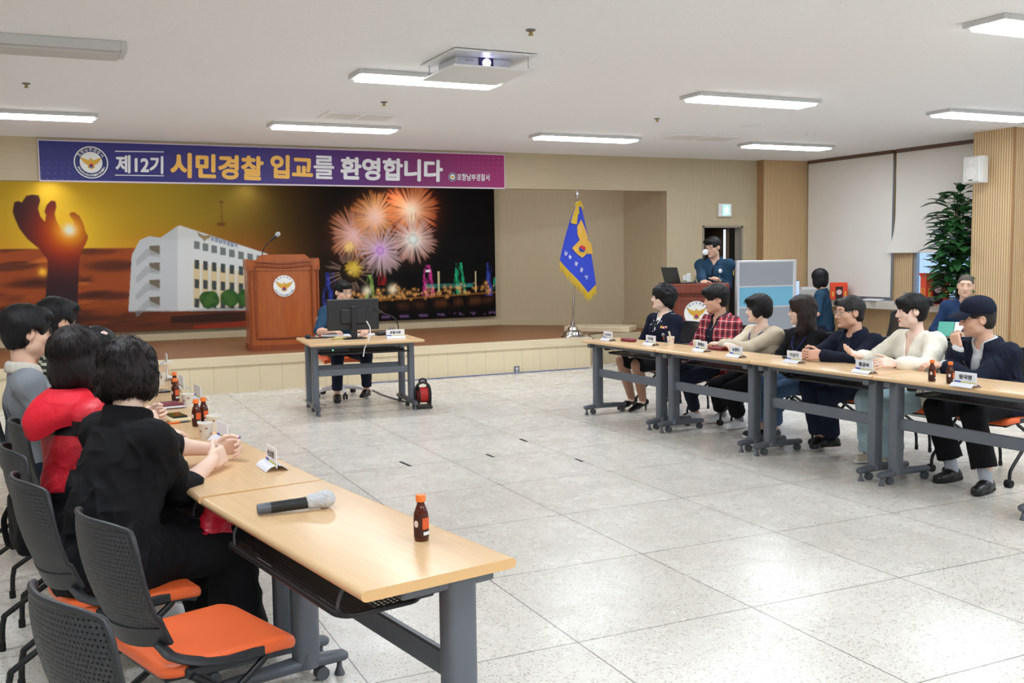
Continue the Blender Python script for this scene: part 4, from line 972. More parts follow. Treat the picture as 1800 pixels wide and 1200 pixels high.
# ---- lectern on the stage
def emblem(mb, ms, T, r=1.0, ring=True):
    """round eagle badge in the local xy plane of T; ms = material slot numbers (white, navy, gold, red, blue)"""
    def disc(rad, z, s, n=40):
        mb.cur = ms[s]; mb.add([(rad*math.cos(2*math.pi*k/n), rad*math.sin(2*math.pi*k/n), z) for k in range(n)], [tuple(range(n))], T)
    disc(r, .001, 0)
    if ring == 'navy': disc(r*.93, .002, 1); disc(r*.66, .003, 0)
    k = r*(.62 if ring == 'navy' else .78); y0 = -.04*r
    wing = [(.0, .26), (.10, .30), (.16, .38), (.25, .30), (.50, .40), (.98, .58), (.92, .36), (.84, .30), (.80, .16), (.70, .10), (.66, -.02), (.54, -.06), (.46, -.18), (.30, -.18), (.34, -.48), (.0, -.62)]
    mb.cur = ms[2]
    for s in (-1, 1):
        p = [(s*a*k, b*k+y0, .004) for a, b in wing]; mb.add(p, [tuple(range(len(p)))], T)
    mb.add([(.10*k*math.cos(q), (.40+.13*math.sin(q))*k+y0, .0045) for q in [2*math.pi*i/12 for i in range(12)]], [tuple(range(12))], T)
    mb.cur = ms[3]; n = 24; c = (0, -.26*k+y0)
    mb.add([(c[0]+.2*k*math.cos(2*math.pi*i/n), c[1]+.2*k*math.sin(2*math.pi*i/n), .005) for i in range(n)], [tuple(range(n))], T)
    mb.cur = ms[4]
    lo = [(c[0]+.2*k*math.cos(math.pi+math.pi*i/12), c[1]+.2*k*math.sin(math.pi+math.pi*i/12), .006) for i in range(13)]+[(c[0]+.1*k, c[1]-.05*k, .006), (c[0], c[1], .006), (c[0]-.1*k, c[1]+.05*k, .006)]
    mb.add(lo, [tuple(range(len(lo)))], T); mb.cur = 0
E_MATS = [mat('badge_white', (238, 238, 236), .5, var=.01), mat('badge_navy', (36, 48, 112), .5, var=.03), mat('badge_gold', (214, 166, 62), .4, .2, .06), mat('badge_red', (196, 40, 50), .5, var=.03), mat('badge_blue', (40, 60, 150), .5, var=.03)]
M_LECT = m_veneer('cherry_wood', (182, 98, 44), (160, 78, 32), (12, 12, 1.0), bump=.02); M_LECT.node_tree.nodes['Principled BSDF'].inputs['Roughness'].default_value = .28
M_LECTD = m_veneer('cherry_moulding', (150, 74, 32), (132, 60, 26), (12, 12, 1.0), bump=.02)
def arc_text(mb, s, T, r, a0, a1, h, z):
    n = len(s)
    for i, ch in enumerate(s):
        if ch == ' ': continue
        a = R_(a0+(a1-a0)*(i/(n-1))); up = 1 if a0 > a1 else -1
        c = Vector((r*math.cos(a), r*math.sin(a), z)); u = Vector((math.cos(a), math.sin(a), 0))*up; x = Vector((u.y, -u.x, 0))
        w = h*.5; q = [T @ (c-x*w-u*h/2), T @ (c+x*w-u*h/2), T @ (c-x*w+u*h/2)]; put_text(mb, ch, q, .01)
def lectern():
    Y = 12.75; a, b = ony(443, 612, Y), ony(568, 612, Y); cx = (a.x+b.x)/2; w = b.x-a.x; top = ony(505, 447, Y).z-ZS
    e = thing('lectern', (cx, Y+.28, ZS), 6, 'large cherry wood lectern with round eagle badge standing on the stage', 'lectern')
    mb = MB(); D = .56; pts = []
    for k in range(13): t = k/12*2-1; pts.append((t*(w/2-.012), -D/2+.05*t*t-.05))
    pts += [(w/2-.012, D/2), (-w/2+.012, D/2)]
    mb.prism(pts, .06, top-.16); mb.build('body', M_LECT, e, 30)
    mb = MB(); mb.prism([(x*1.03, y*1.03) for x, y in pts], 0, .07); mb.build('plinth', M_LECTD, e, 30)
    # shaped crest along the front
    mb = MB(); cr = [(-w/2, -.2), (w/2, -.2), (w/2, -.03)]
    for k in range(21):
        t = 1-k/20*2; cr.append((t*(w/2-.02), (.035 if abs(t) < .62 else -.03+.065*max(0, 1-(abs(t)-.62)/.12) if abs(t) < .74 else -.03)))
    cr.append((-w/2, -.03))
    P1 = [[(x, -D/2-.05+.05*(2*x/w)**2-.012, top-.035+zz) for x, zz in ((t*w/2, -.17) for t in [q/20*2-1 for q in range(21)])], []]
    rows = []
    for r_ in range(6):
        row = []
        for q in range(25):
            t = q/24*2-1; cz = .035 if abs(t) < .6 else (-.03+.065*max(0, 1-(abs(t)-.6)/.14))
            z0, z1 = top-.2, top-.035+cz; row.append((t*w/2, -D/2-.055+.05*t*t, z0+(z1-z0)*r_/5))
        rows.append(row)
    mb.slab(rows, .03); mb.build('crest', M_LECT, e, 40)
    mb = MB(); mb.box((0, .02, top-.1), (w, D-.04, .04), .01)
    for s in (-1, 1): mb.box((s*(w/2-.015), 0, top-.12), (.03, D, .14), .006)
    mb.build('desk_board', M_LECT, e)
    mb = MB()
    def yy(x): return -D/2-.05+.05*(2*x/w)**2-.012
    X = w/2-.1
    for zz in (.16, top-.10, top-.15): mb.tube([(x, yy(x)-(.022 if zz > .3 else 0), zz-(.012*math.cos(x/X*math.pi) if zz > .3 else 0)) for x in [X*(q/12*2-1) for q in range(13)]], .012, 8)
    for s in (-1, 1): mb.tube([(s*X, yy(X), .16), (s*X, yy(X)-.022, top-.15)], .012, 8); mb.box((s*(w/2-.025), yy(w/2)-.0, (top-.1)/2), (.03, .03, top-.16), .008)
    mb.build('moulding', M_LECTD, e, 60)
    bc = ony(505, 502, Y).z-ZS; mb = MB(); T = frame((0, -D/2-.064, bc), (1, 0, 0), (0, 0, 1), (0, -1, 0)); emblem(mb, (0, 1, 2, 3, 4), T, .135)
    mb.cur = 1; arc_text(mb, '포항남부경찰서', T, .115, 150, 30, .022, .003); arc_text(mb, 'POHANG NAMBU POLICE STATION', T, .118, 205, 335, .014, .003); mb.build('badge', E_MATS, e, 0)
    return e
LECT = lectern()
def gooseneck(loc, a, pts, label, head=.022, white=False, th=1.0):
    e = thing('gooseneck_microphone', loc, a, label, 'microphone')
    mb = MB(); mb.lathe([(.03, 0), (.03, .01), (.014, .03), (.01, .04)], 14); mb.build('base', M_BLACK, e)
    p = bez([(0, 0, .03)]+pts, 6); mb = MB(); mb.tube(p, .006*th, 8); mb.build('stem', M_BLACK, e)
    d = (p[-1]-p[-3]).normalized(); mb = MB(); mb.tube([p[-1], p[-1]+d*.05, p[-1]+d*.11], [.012*th, .018*th, .02*th], 12); mb.build('capsule', M_BLACK, e)
    mb = MB(); c = p[-1]+d*.12; mb.ball((0, 0, 0), (head, head, head*(1.05 if white else 1.25)), 16, 10, Matrix.Translation(c) @ d.to_track_quat('Z', 'Y').to_matrix().to_4x4())
    mb.build('windscreen', mat('white_foam', (226, 226, 230), .9, bump=.6, scale=200) if white else mat('grey_foam', (176, 178, 182), .9, bump=.6, scale=200), e)
    return e
_lt = ony(462, 447, 12.75).z
gooseneck((ony(462, 448, 12.75).x, 12.78, _lt-.09), 180, [(-.0, .0, .1), (-.04, .02, .2), (-.1, .04, .26)], 'gooseneck microphone with grey windscreen on the cherry lectern', .03)
# ---- podium by the doorway, facing -Y
PX = ony(1238, 500, 10.3).x
def podium():
    Y = 10.3; a, b = ony(1195, 500, Y), ony(1283, 503, Y); w = b.x-a.x; top = 1.2; az_ = 22
    e = thing('podium', ((a.x+b.x)/2, Y+.2, 0), az_, 'red-brown wooden podium with round badge and laptop, by the doorway', 'podium'); w = w*.98
    M1 = m_veneer('mahogany', (132, 58, 34), (112, 44, 24), (12, 12, 1), bump=.02)
    mb = MB(); mb.box((0, .02, top/2-.04), (w*.76, .36, top-.1), .01); mb.build('body', M1, e)
    mb = MB(); mb.box((0, 0, top-.06), (w, .46, .12), .012); mb.build('top_board', M1, e)
    mb = MB(); mb.box((0, .0, .04), (w*.86, .44, .08), .008); mb.build('plinth', M1, e)
    mb = MB()
    for s in (-1, 1): mb.box((s*w*.34, -.168, top/2-.05), (.04, .012, top-.22), .004)
    mb.box((0, -.168, top-.19), (w*.7, .012, .05), .004); mb.build('moulding', M1, e)
    bz = ony(1228, 551, Y).z; mb = MB(); T = frame((-.03, -.162, bz), (1, 0, 0), (0, 0, 1), (0, -1, 0)); emblem(mb, (0, 1, 2, 3, 4), T, .155)
    mb.cur = 1; arc_text(mb, '포항남부경찰서', T, .13, 150, 30, .026, .003); mb.build('badge', E_MATS, e, 0)
    return e
POD = podium()
def laptop(loc, a, label):
    e = thing('laptop', loc, a, label, 'laptop')
    mb = MB(); mb.box((0, 0, .008), (.3, .21, .016), .004); mb.build('base', M_BLACK, e)
    mb = MB(); mb.box((0, 0, .1), (.3, .008, .2), .003, Matrix.Translation((0, .1, .014)) @ Matrix.Rotation(R_(-18), 4, 'X')); mb.build('screen_lid', mat('laptop_lid', (44, 50, 50), .4), e)
_p = POD.matrix_basis
laptop((_p @ Vector((-.22, -.0, 1.2))), 262, 'dark laptop open on the podium top')
_g = _p @ Vector((-.04, -.12, 1.2)); _h = ony(1237, 452, _g.y-.05)-_g
gooseneck(_g, 0, [tuple(Vector((_h.x*.08, _h.y*.05, .08))), tuple(_h*.5), tuple(_h*.84)], 'gooseneck microphone with round white windscreen on the podium', .036, True, .55)
# ---- flag
def flag():
    Y = 12.36; b = ony(1007, 592, Y); t = ony(1015, 335, Y)
    e = thing('flag_stand', (b.x, Y, ZS), 0, 'blue police flag with gold fringe on a chrome stand at the stage edge', 'flag')
    mb = MB(); mb.lathe([(.175, 0), (.175, .012), (.16, .03), (.14, .04), (.13, .075), (.1, .1), (.075, .105), (.065, .14), (.03, .16), (.026, .22), (.0, .22)], 32); mb.build('base', M_CHROME, e, 30)
    top = Vector((t.x-b.x, 0, t.z-ZS)); mb = MB(); mb.tube([(0, 0, .15), top*.93], .014, 12); mb.build('pole', M_CHROME, e)
    mb = MB(); q = top*.93; mb.lathe([(.016, 0), (.03, .02), (.012, .05), (.028, .08), (.02, .13), (.0, .17)], 14, tuple(q)); mb.build('finial', M_CHROME, e)
    def P(px, py, off=0): v = ony(px, py, Y); return Vector((v.x-b.x, off, v.z-ZS))
    # hanging cloth: rows from the gathered top to the slanted lower hem
    L = [(1006, 366), (1000, 385), (990, 430), (984, 460)]; Rr = [(1017, 362), (1022, 385), (1031, 430), (1036, 470)]
    hemL, hemM, hemR = (982, 460), (1028, 513), (1043, 503)
    rows = []; n = 24; m = 24
    for i in range(m+1):
        t_ = i/m; row = []
        for j in range(n+1):
            u = j/n
            hx = (982+(1029-982)*min(1, u/.75)) if u < .75 else 1029+(1043-1029)*(u-.75)/.25
            hy = (458+(514-458)*min(1, u/.75)) if u < .75 else 514+(500-514)*(u-.75)/.25
            tx, ty = 1007+10*u, 362+2*u
            bow = 4*t_*(1-t_); px = tx+(hx-tx)*t_-(1-u)*bow*1.5+u*bow*1.2; py = ty+(hy-ty)*t_
            fold = .020*math.sin(u*9+.6)*t_*(1-.3*t_)+.03*math.sin(u*4+t_*2)-.04
            row.append(P(px, py, -.03+fold*.8))
        rows.append(row)
    mb = MB(); mb.slab(rows, .004); cl = mb.build('flag_cloth', mat('flag_blue', (36, 62, 190), .65, var=.05, sheen=.3, bump=.1, scale=300), e, 60)
    hem = rows[-1]; rng = random.Random(2); mb = MB()
    fr = [hem, [p+Vector((0, 0, -.018)) for p in hem]]; mb.slab(fr, .01)
    for q in range(120):
        u = q/119*(n-1e-4); k = int(u); p = hem[k].lerp(hem[k+1], u-k); d = Vector((rng.uniform(-.012, .012)-.0, rng.uniform(-.012, .012), -.125+rng.uniform(-.015, .015)))
        mb.tube([p+Vector((0, 0, -.01)), p+d*.6, p+d+Vector((rng.uniform(-.008, .008), 0, 0))], [.006, .005, .003], 5)
    mb.build('fringe', mat('gold_fringe', (206, 170, 40), .55, var=.2, scale=60), e, 60)
    mb = MB(); k2 = [[P(1012, 355, -.02), P(1018, 353, -.05), P(1022, 360, -.02)], [P(1005, 366, -.03), P(1012, 364, -.06), P(1024, 366, -.03)], [P(1003, 378, -.04), P(1008, 378, -.07), P(1012, 378, -.06)], [P(1001, 392, -.04), P(1006, 394, -.06), P(1010, 394, -.06)]]
    mb.slab(k2, .008); mb.build('tassel_knot', mat('gold_fringe', (206, 170, 40)), e, 60)
    # badge and lettering follow the folds
    def S(px, py, lift):
        best = None
        for i in range(m):
            for j in range(n):
                c = (rows[i][j]+rows[i+1][j+1])/2; g = P(px, py); d_ = (c.x-g.x)**2+(c.z-g.z)**2
                if best is None or d_ < best[0]: best = (d_, c.y)
        return Vector((P(px, py).x, best[1]-lift, P(px, py).z))
    mb = MB(); g = lambda pts, l: mb.add([S(x, y, l) for x, y in pts], [tuple(range(len(pts)))])
    g([(1017, 386), (1011, 398), (1011, 412), (1014, 421), (1020, 423), (1028, 420), (1024, 405), (1020, 394)], .012)
    g([(1016, 420), (1027, 421), (1033, 428), (1036, 446), (1026, 446), (1018, 453), (1009, 446), (1002, 436)], .014)
    mb.cur = 1; c = (1018, 437); g([(c[0]+5.6*math.cos(q), c[1]+6*math.sin(q)) for q in [math.pi*2*i/20 for i in range(20)]], .019)
    mb.cur = 2; g([(c[0]+5.6*math.cos(q), c[1]+6*math.sin(q)) for q in [math.pi*(.15+i/12) for i in range(13)]]+[(c[0]-2, c[1]), (c[0]+2, c[1]+2)], .021)
    mb.build('flag_badge', [E_MATS[2], E_MATS[3], E_MATS[4]], cl, 0)
    mb = MB()
    for ch, (px, py) in zip('남부경찰서', ((992, 445), (998, 452), (1007, 463), (1016, 474), (1024, 486))):
        o_ = S(px, py, .02); ux = Vector((.042, 0, -.03)); uz = Vector((.02, 0, .052)); put_text(mb, ch, [o_-ux*.5-uz*.5, o_+ux*.5-uz*.5, o_-ux*.5+uz*.5], .015)
    mb.build('lettering', E_MATS[0], cl, 0)
flag()
# ------------------------------------------------------------------ mural (printed picture, colours computed on a fine grid)
def sm(a, b, x): t = np.clip((x-a)/(b-a), 0, 1); return t*t*(3-2*t)
def fbm(x, y, s=1, o=4, seed=0):
    r = np.random.RandomState(seed); out = 0*x; amp = 1
    for k in range(o):
        for q in range(3):
            a = r.uniform(0, 6.28); f = s*2**k*r.uniform(.7, 1.3); out = out+amp*np.sin(f*(x*math.cos(a)+y*math.sin(a))+r.uniform(0, 6.28))/3
        amp *= .55
    return out
def inpoly(X, Y, poly):
    c = np.zeros(X.shape, bool); n = len(poly)
    for i in range(n):
        (x1, y1), (x2, y2) = poly[i], poly[(i+1) % n]
        if y1 == y2: continue
        c ^= ((y1 > Y) != (y2 > Y)) & (X < (x2-x1)*(Y-y1)/(y2-y1)+x1)
    return c
def soft(X, Y, poly, dx, dy):
    return sum(inpoly(X+ox*dx, Y+oy*dy, poly).astype(float) for ox in (-.33, 0, .33) for oy in (-.33, 0, .33))/9
def mural():
    YM = 15.18; x0, x1 = -3.55, ony(870, 450, YM).x; z1 = 2.775; z0 = ony(600, 567, YM).z
    nx, nz = 920, 230
    xs = np.linspace(x0, x1, nx); zs = np.linspace(z0, z1, nz); X, Z = np.meshgrid(xs, zs); dx, dz = xs[1]-xs[0], zs[1]-zs[0]
    P = lambda px, py: (lambda v: (v.x, v.z))(ony(px, py, YM)); PP = lambda L: [P(*q) for q in L]
    C = np.zeros(X.shape+(3,))
    def blend(a, c):
        c = np.array(lin(c)) if not isinstance(c, np.ndarray) else c
        C[:] = C*(1-a[..., None])+c*a[..., None]
    h = (Z-z0)/(z1-z0)
    sx = P(115, 405); ux = (X-P(0, 450)[0])/(P(870, 450)[0]-P(0, 450)[0])
    blend(np.ones_like(X), (150, 120, 30)); blend(sm(.45, 1.0, h)*.8, (152, 134, 40)); blend(sm(.75, .42, h), (190, 110, 40))
    r = np.hypot((X-sx[0]), (Z-sx[1])*1.1); blend(np.exp(-(r/1.1)**2)*.85, (208, 168, 44)); blend(np.exp(-(r/.45)**2)*.8, (238, 200, 60))
    blend(sm(.26, .60, ux+.04*fbm(X, Z, 1.3, 2, 4)), (74, 50, 24)); blend(sm(.44, .66, ux), (7, 6, 6))
    # sea / shore at the bottom of the sunset
    hz = P(80, 437)[1]; sea = sm(hz+.012, hz-.012, Z-.0*X)*(1-sm(.40, .50, ux)); blend(sea, (150, 74, 40))
    w = fbm(X*1.2, Z*9, 2.6, 4, 7); blend(sea*sm(.1, .9, w)*.75, (70, 42, 36)); blend(sea*sm(.5, 1.2, fbm(X, Z*10, 4, 4, 9))*.6, (214, 120, 52)); blend(sea*sm(hz-.6, hz-1.1, Z)*.6, (58, 34, 28))
    for px, py, rx, rz in ((200, 467, .42, .09), (70, 500, .5, .06), (190, 520, .4, .07), (150, 560, .5, .05), (20, 545, .3, .06)):
        q = P(px, py); blend(sea*np.exp(-(((X-q[0])/rx)**2+((Z-q[1])/rz)**2)**2)*.8, (62, 38, 34))
    q = P(75, 478); blend(np.exp(-(np.hypot(X-q[0], Z-q[1])/.05)**2), (255, 190, 60))
    # raised arm and hand silhouette
    hand = PP([(73, 588), (80, 520), (84, 470), (83, 456), (70, 438), (48, 420), (34, 402), (26, 384), (22, 372), (25, 355), (33, 353), (38, 356), (46, 344), (56, 342), (68, 343), (71, 352), (67, 366), (71, 380), (79, 390), (81, 378), (78, 372), (82, 360), (90, 352), (98, 354), (99, 364), (96, 376), (99, 388), (106, 400), (114, 407), (126, 402), (131, 393), (127, 385), (122, 378), (124, 373), (131, 373), (140, 380), (147, 394), (150, 406), (155, 416), (151, 428), (144, 440), (139, 460), (137, 520), (137, 588)])
    a = soft(X, Z, hand, dx, dz); blend(a, (58, 40, 42)); blend(a*np.exp(-(np.hypot(X-sx[0], Z-sx[1]+.05)/.34)**2)*.9, (206, 64, 24)); blend(a*sm(hz-.3, hz-.9, Z)*.6, (44, 38, 46))
    q = P(122, 404); blend(np.exp(-(np.hypot(X-q[0], Z-q[1])/.17)**2)*.9, (250, 190, 40)); blend(np.exp(-(np.hypot(X-q[0], Z-q[1])/.065)**2), (255, 255, 235))
    # office building
    blend(soft(X, Z, PP([(226, 548), (232, 448), (246, 422), (262, 415), (282, 418), (316, 396), (470, 446), (470, 545)]), dx, dz), (206, 212, 212))
    blend(soft(X, Z, PP([(232, 448), (246, 422), (262, 415), (282, 418), (312, 397), (312, 546), (226, 548)]), dx, dz), (186, 193, 196))
    for k in range(4):
        y = 432+k*30; blend(soft(X, Z, PP([(262, y), (281, y-1), (281, y+15), (264, y+16)]), dx, dz), (112, 104, 90)); blend(soft(X, Z, PP([(238, y+26), (258, y+4), (281, y+15), (281, y+20), (262, y+18), (240, y+36)]), dx, dz)*.8, (160, 166, 170))
    blend(soft(X, Z, PP([(340, 460), (470, 485), (470, 540), (340, 540)]), dx, dz), (206, 190, 150))
    for k in range(9):
        x = 341+k*15+k*k*.1; d_ = k*3.6
        blend(soft(X, Z, PP([(x, 423+d_), (x+10, 425+d_), (x+10, 438+d_), (x, 437+d_)]), dx, dz), (110, 118, 120))
        for r_ in range(3):
            y = 456+r_*34+d_*(.62 if r_ == 0 else .4 if r_ == 1 else .1); blend(soft(X, Z, PP([(x+1, y), (x+9, y+1), (x+9, y+17), (x+1, y+16)]), dx, dz), (66, 74, 76))
        blend(soft(X, Z, PP([(x+10.5, 458+d_), (x+14, 458+d_), (x+14, 540), (x+10.5, 540)]), dx, dz), (210, 214, 210))
    for px, py in ((368, 526), (404, 524), (432, 524)):
        q = P(px, py); d_ = np.hypot((X-q[0])/.14, (Z-q[1])/.13)+.1*fbm(X, Z, 30, 2, 3); blend(sm(1.1, .9, d_), (46, 84, 40)); blend(sm(1.0, .3, d_+.3*fbm(X, Z, 40, 2, 5))*.5, (80, 120, 60))
    g = soft(X, Z, PP([(140, 590), (225, 546), (320, 545), (470, 535), (470, 600), (140, 600)]), dx, dz); blend(g*(.45+.25*fbm(X, Z*6, 8, 3, 2)).clip(0, 1), (70, 44, 34)); blend(soft(X, Z, PP([(300, 556), (470, 545), (470, 562), (300, 568)]), dx, dz)*.8, (38, 30, 28)); blend(soft(X, Z, PP([(340, 572), (470, 560), (470, 572), (340, 580)]), dx, dz)*.7, (150, 52, 36))
    for px, py, rr in ((389, 355, .05), (389, 394, .09)):
        q = P(px, py); blend(sm(1, .5, np.hypot((X-q[0])/rr, (Z-q[1])/(rr*.45)))*.75, (92, 52, 28))
    q = P(389, 370); blend(((abs(X-q[0]) < .014) & (Z < q[1]+.12) & (Z > q[1]-.2)).astype(float)*.5, (110, 70, 34))
    # fireworks
    rng = np.random.RandomState(5)
    def burst(px, py, R, n, c1, c2, w=.011, core=(255, 236, 210), cr=.13, glow=.35, r0=.0):
        q = P(px, py); dX, dZ = X-q[0], Z-q[1]; rr = np.hypot(dX, dZ); th = np.arctan2(dZ, dX); m = rr < R*1.15
        blend(np.exp(-(rr/(R*.62))**2)*glow, c2); acc = np.zeros_like(X)
        for a in rng.uniform(0, 6.283, n):
            ln = R*rng.uniform(.7, 1.05); dt = (th-a+math.pi) % (2*math.pi)-math.pi; along = rr*np.cos(dt); perp = np.abs(rr*np.sin(dt)+.03*(rr/R)**2*math.cos(a))
            s = np.exp(-(perp/w)**2)*(along > r0*R)*sm(ln, ln*.8, along)*rng.uniform(.45, 1); acc = np.maximum(acc, s*m)
        t = np.clip(rr/R, 0, 1)[..., None]; c = np.array(lin(c1))*(1-t)+np.array(lin(c2))*t; C[:] = C*(1-acc[..., None])+c*acc[..., None]
        blend(np.exp(-(rr/cr)**2)*.9, core)
    burst(622, 412, .47, 130, (244, 190, 170), (186, 106, 56), core=(236, 196, 196)); burst(614, 434, .1, 10, (255, 220, 160), (255, 200, 120), core=(255, 214, 130), cr=.07)
    burst(659, 381, .44, 140, (255, 200, 130), (202, 112, 48), core=(246, 200, 190), cr=.15); burst(723, 370, .50, 160, (255, 190, 130), (212, 90, 40), core=(255, 226, 205), cr=.14, glow=.5)
    burst(723, 386, .08, 8, (255, 240, 200), (255, 240, 200), core=(255, 236, 190), cr=.06)
    burst(726, 420, .44, 120, (250, 225, 215), (176, 110, 92), core=(240, 250, 244), cr=.12, glow=.12, r0=.2); burst(668, 440, .44, 130, (220, 190, 210), (180, 150, 140), core=(214, 160, 230), cr=.1, glow=.1, r0=.15)
    burst(623, 472, .17, 50, (220, 190, 70), (200, 160, 50), core=(220, 190, 80), cr=.07, glow=.3); burst(616, 478, .42, 70, (150, 120, 100), (120, 96, 86), w=.008, core=(220, 190, 90), cr=.03, glow=.05, r0=.4)
    # lit works and bridge by the water
    for px, py, w_, h_, c in ((752, 494, .12, .26, (214, 60, 150)), (807, 490, .12, .26, (40, 190, 130)), (580, 508, .14, .26, (52, 70, 170)), (650, 505, .09, .2, (150, 190, 90)), (860, 490, .08, .28, (60, 80, 190)), (672, 490, .1, .1, (170, 36, 40)), (870, 500, .05, .12, (40, 190, 150))):
        q = P(px, py); d_ = ((abs(X-q[0])/(w_*(1.0-.55*np.clip((Z-q[1]+h_)/(2*h_), 0, 1)))) < 1) & (abs(Z-q[1]) < h_); blend(d_*np.clip(.30+.6*fbm(X*1.5, Z, 40, 3, 6), 0, .8), c)
    q = P(752, 476); blend((abs(X-q[0]) < .04)*(abs(Z-q[1]) < .02)*1.0, (230, 226, 240))
    for px in (771, 836): q = P(px, 495); blend((abs(X-q[0]) < .014)*(abs(Z-q[1]) < .17)*.8, (210, 200, 150))
    q = P(790, 502); blend((abs(X-q[0]) < .42)*(abs(Z-q[1]) < .035)*.6*np.clip(.6+.4*fbm(X, Z, 30, 2, 1), 0, 1), (60, 170, 160))
    yq = P(700, 516)[1]+(X-P(700, 516)[0])*.035
    lights_ = np.exp(-(np.abs(Z-yq)/.05)**2)*sm(.62, .72, ux)*(fbm(X*2, Z*2, 40, 3, 8) > .35); acc = np.zeros_like(X)
    for k in range(150):
        a0 = P(rng.uniform(590, 868), 516)[0]; b0 = P(700, 516)[1]+(a0-P(700, 516)[0])*.035+rng.normal()*.045; w0 = rng.uniform(.012, .03); acc = np.maximum(acc, np.exp(-(np.hypot(X-a0, Z-b0)/w0)**2)*rng.uniform(.4, 1))
    blend(acc*.9, (246, 178, 100))
    blend(np.exp(-(np.abs(Z-yq+.085)/.012)**2)*sm(.70, .74, ux)*.8, (150, 96, 40)); blend(np.exp(-(np.abs(Z-yq+.2)/.06)**2)*sm(.66, .9, ux)*.25*np.clip(fbm(X*3, Z, 6, 3, 3)+.6, 0, 1), (150, 90, 50))
    blend(np.exp(-(np.abs(Z-P(700, 556)[1])/.02)**2)*sm(.6, .7, ux)*.4*(fbm(X, Z, 30, 2, 12) > .2), (150, 110, 170))
    for px, py in ((645, 511), (690, 508)): q = P(px, py); blend(np.exp(-(np.hypot(X-q[0], Z-q[1])/.06)**2), (236, 226, 196))
    C = np.clip(C*1.08, 0, .9)
    me = bpy.data.meshes.new('mural'); V = np.stack([X.ravel(), np.full(X.size, YM-.004), Z.ravel()], 1)
    i = np.arange(nz-1)[:, None]*nx+np.arange(nx-1)[None]; F = np.stack([i, i+1, i+nx+1, i+nx], -1).reshape(-1, 4)
    me.vertices.add(len(V)); me.vertices.foreach_set('co', V.ravel().astype(np.float32)); me.loops.add(F.size); me.loops.foreach_set('vertex_index', F.ravel().astype(np.int32))
    me.polygons.add(len(F)); me.polygons.foreach_set('loop_start', np.arange(len(F), dtype=np.int32)*4); me.update(); me.validate()
    at = me.color_attributes.new('print', 'FLOAT_COLOR', 'POINT'); at.data.foreach_set('color', np.concatenate([C.reshape(-1, 3), np.ones((X.size, 1))], 1).ravel().astype(np.float32))
    m, N, L, b = new_mat('mural_print'); a_ = N.new('ShaderNodeAttribute'); a_.attribute_name = 'print'; L.new(a_.outputs['Color'], b.inputs['Base Color']); b.inputs['Roughness'].default_value = .6; b.inputs['Specular IOR Level'].default_value = .12
    me.materials.append(m); o = bpy.data.objects.new('print', me); COL.objects.link(o)
    e = thing('mural', ((x0+x1)/2, YM, z0), 0, 'wall-wide mural of sunset hand, white building and fireworks behind the stage', 'mural')
    o.parent = e; o.location = (-(x0+x1)/2, -YM, -z0)
    mb = MB(); mb.box((0, .02, (z1-z0)/2), (x1-x0, .036, z1-z0)); mb.build('board', M_BLACK, e)
    mb = MB(); q = lambda px, py: Vector((ony(px, py, YM).x-(x0+x1)/2, -.009, ony(px, py, YM).z-z0))
    put_text(mb, '포항남부경찰서', [q(370, 423), q(417, 436), q(370.5, 414)], .012); mb.build('lettering', mat('print_blue', (60, 90, 150), .5), e, 0)
    c = q(359, 417); emb = frame(c, (1, 0, -.2), (0, 0, 1), (0, -1, 0))
    mb = MB(); k = .1
    for s in (-1, 1): mb.add([emb @ Vector((s*a*k, b_*k, .002)) for a, b_ in [(.0, .26), (.25, .30), (.98, .58), (.84, .30), (.66, -.02), (.30, -.18), (.0, -.62)]], [tuple(range(7))])
    mb.build('printed_eagle', mat('print_gold', (150, 130, 90), .5), e, 0)
mural()
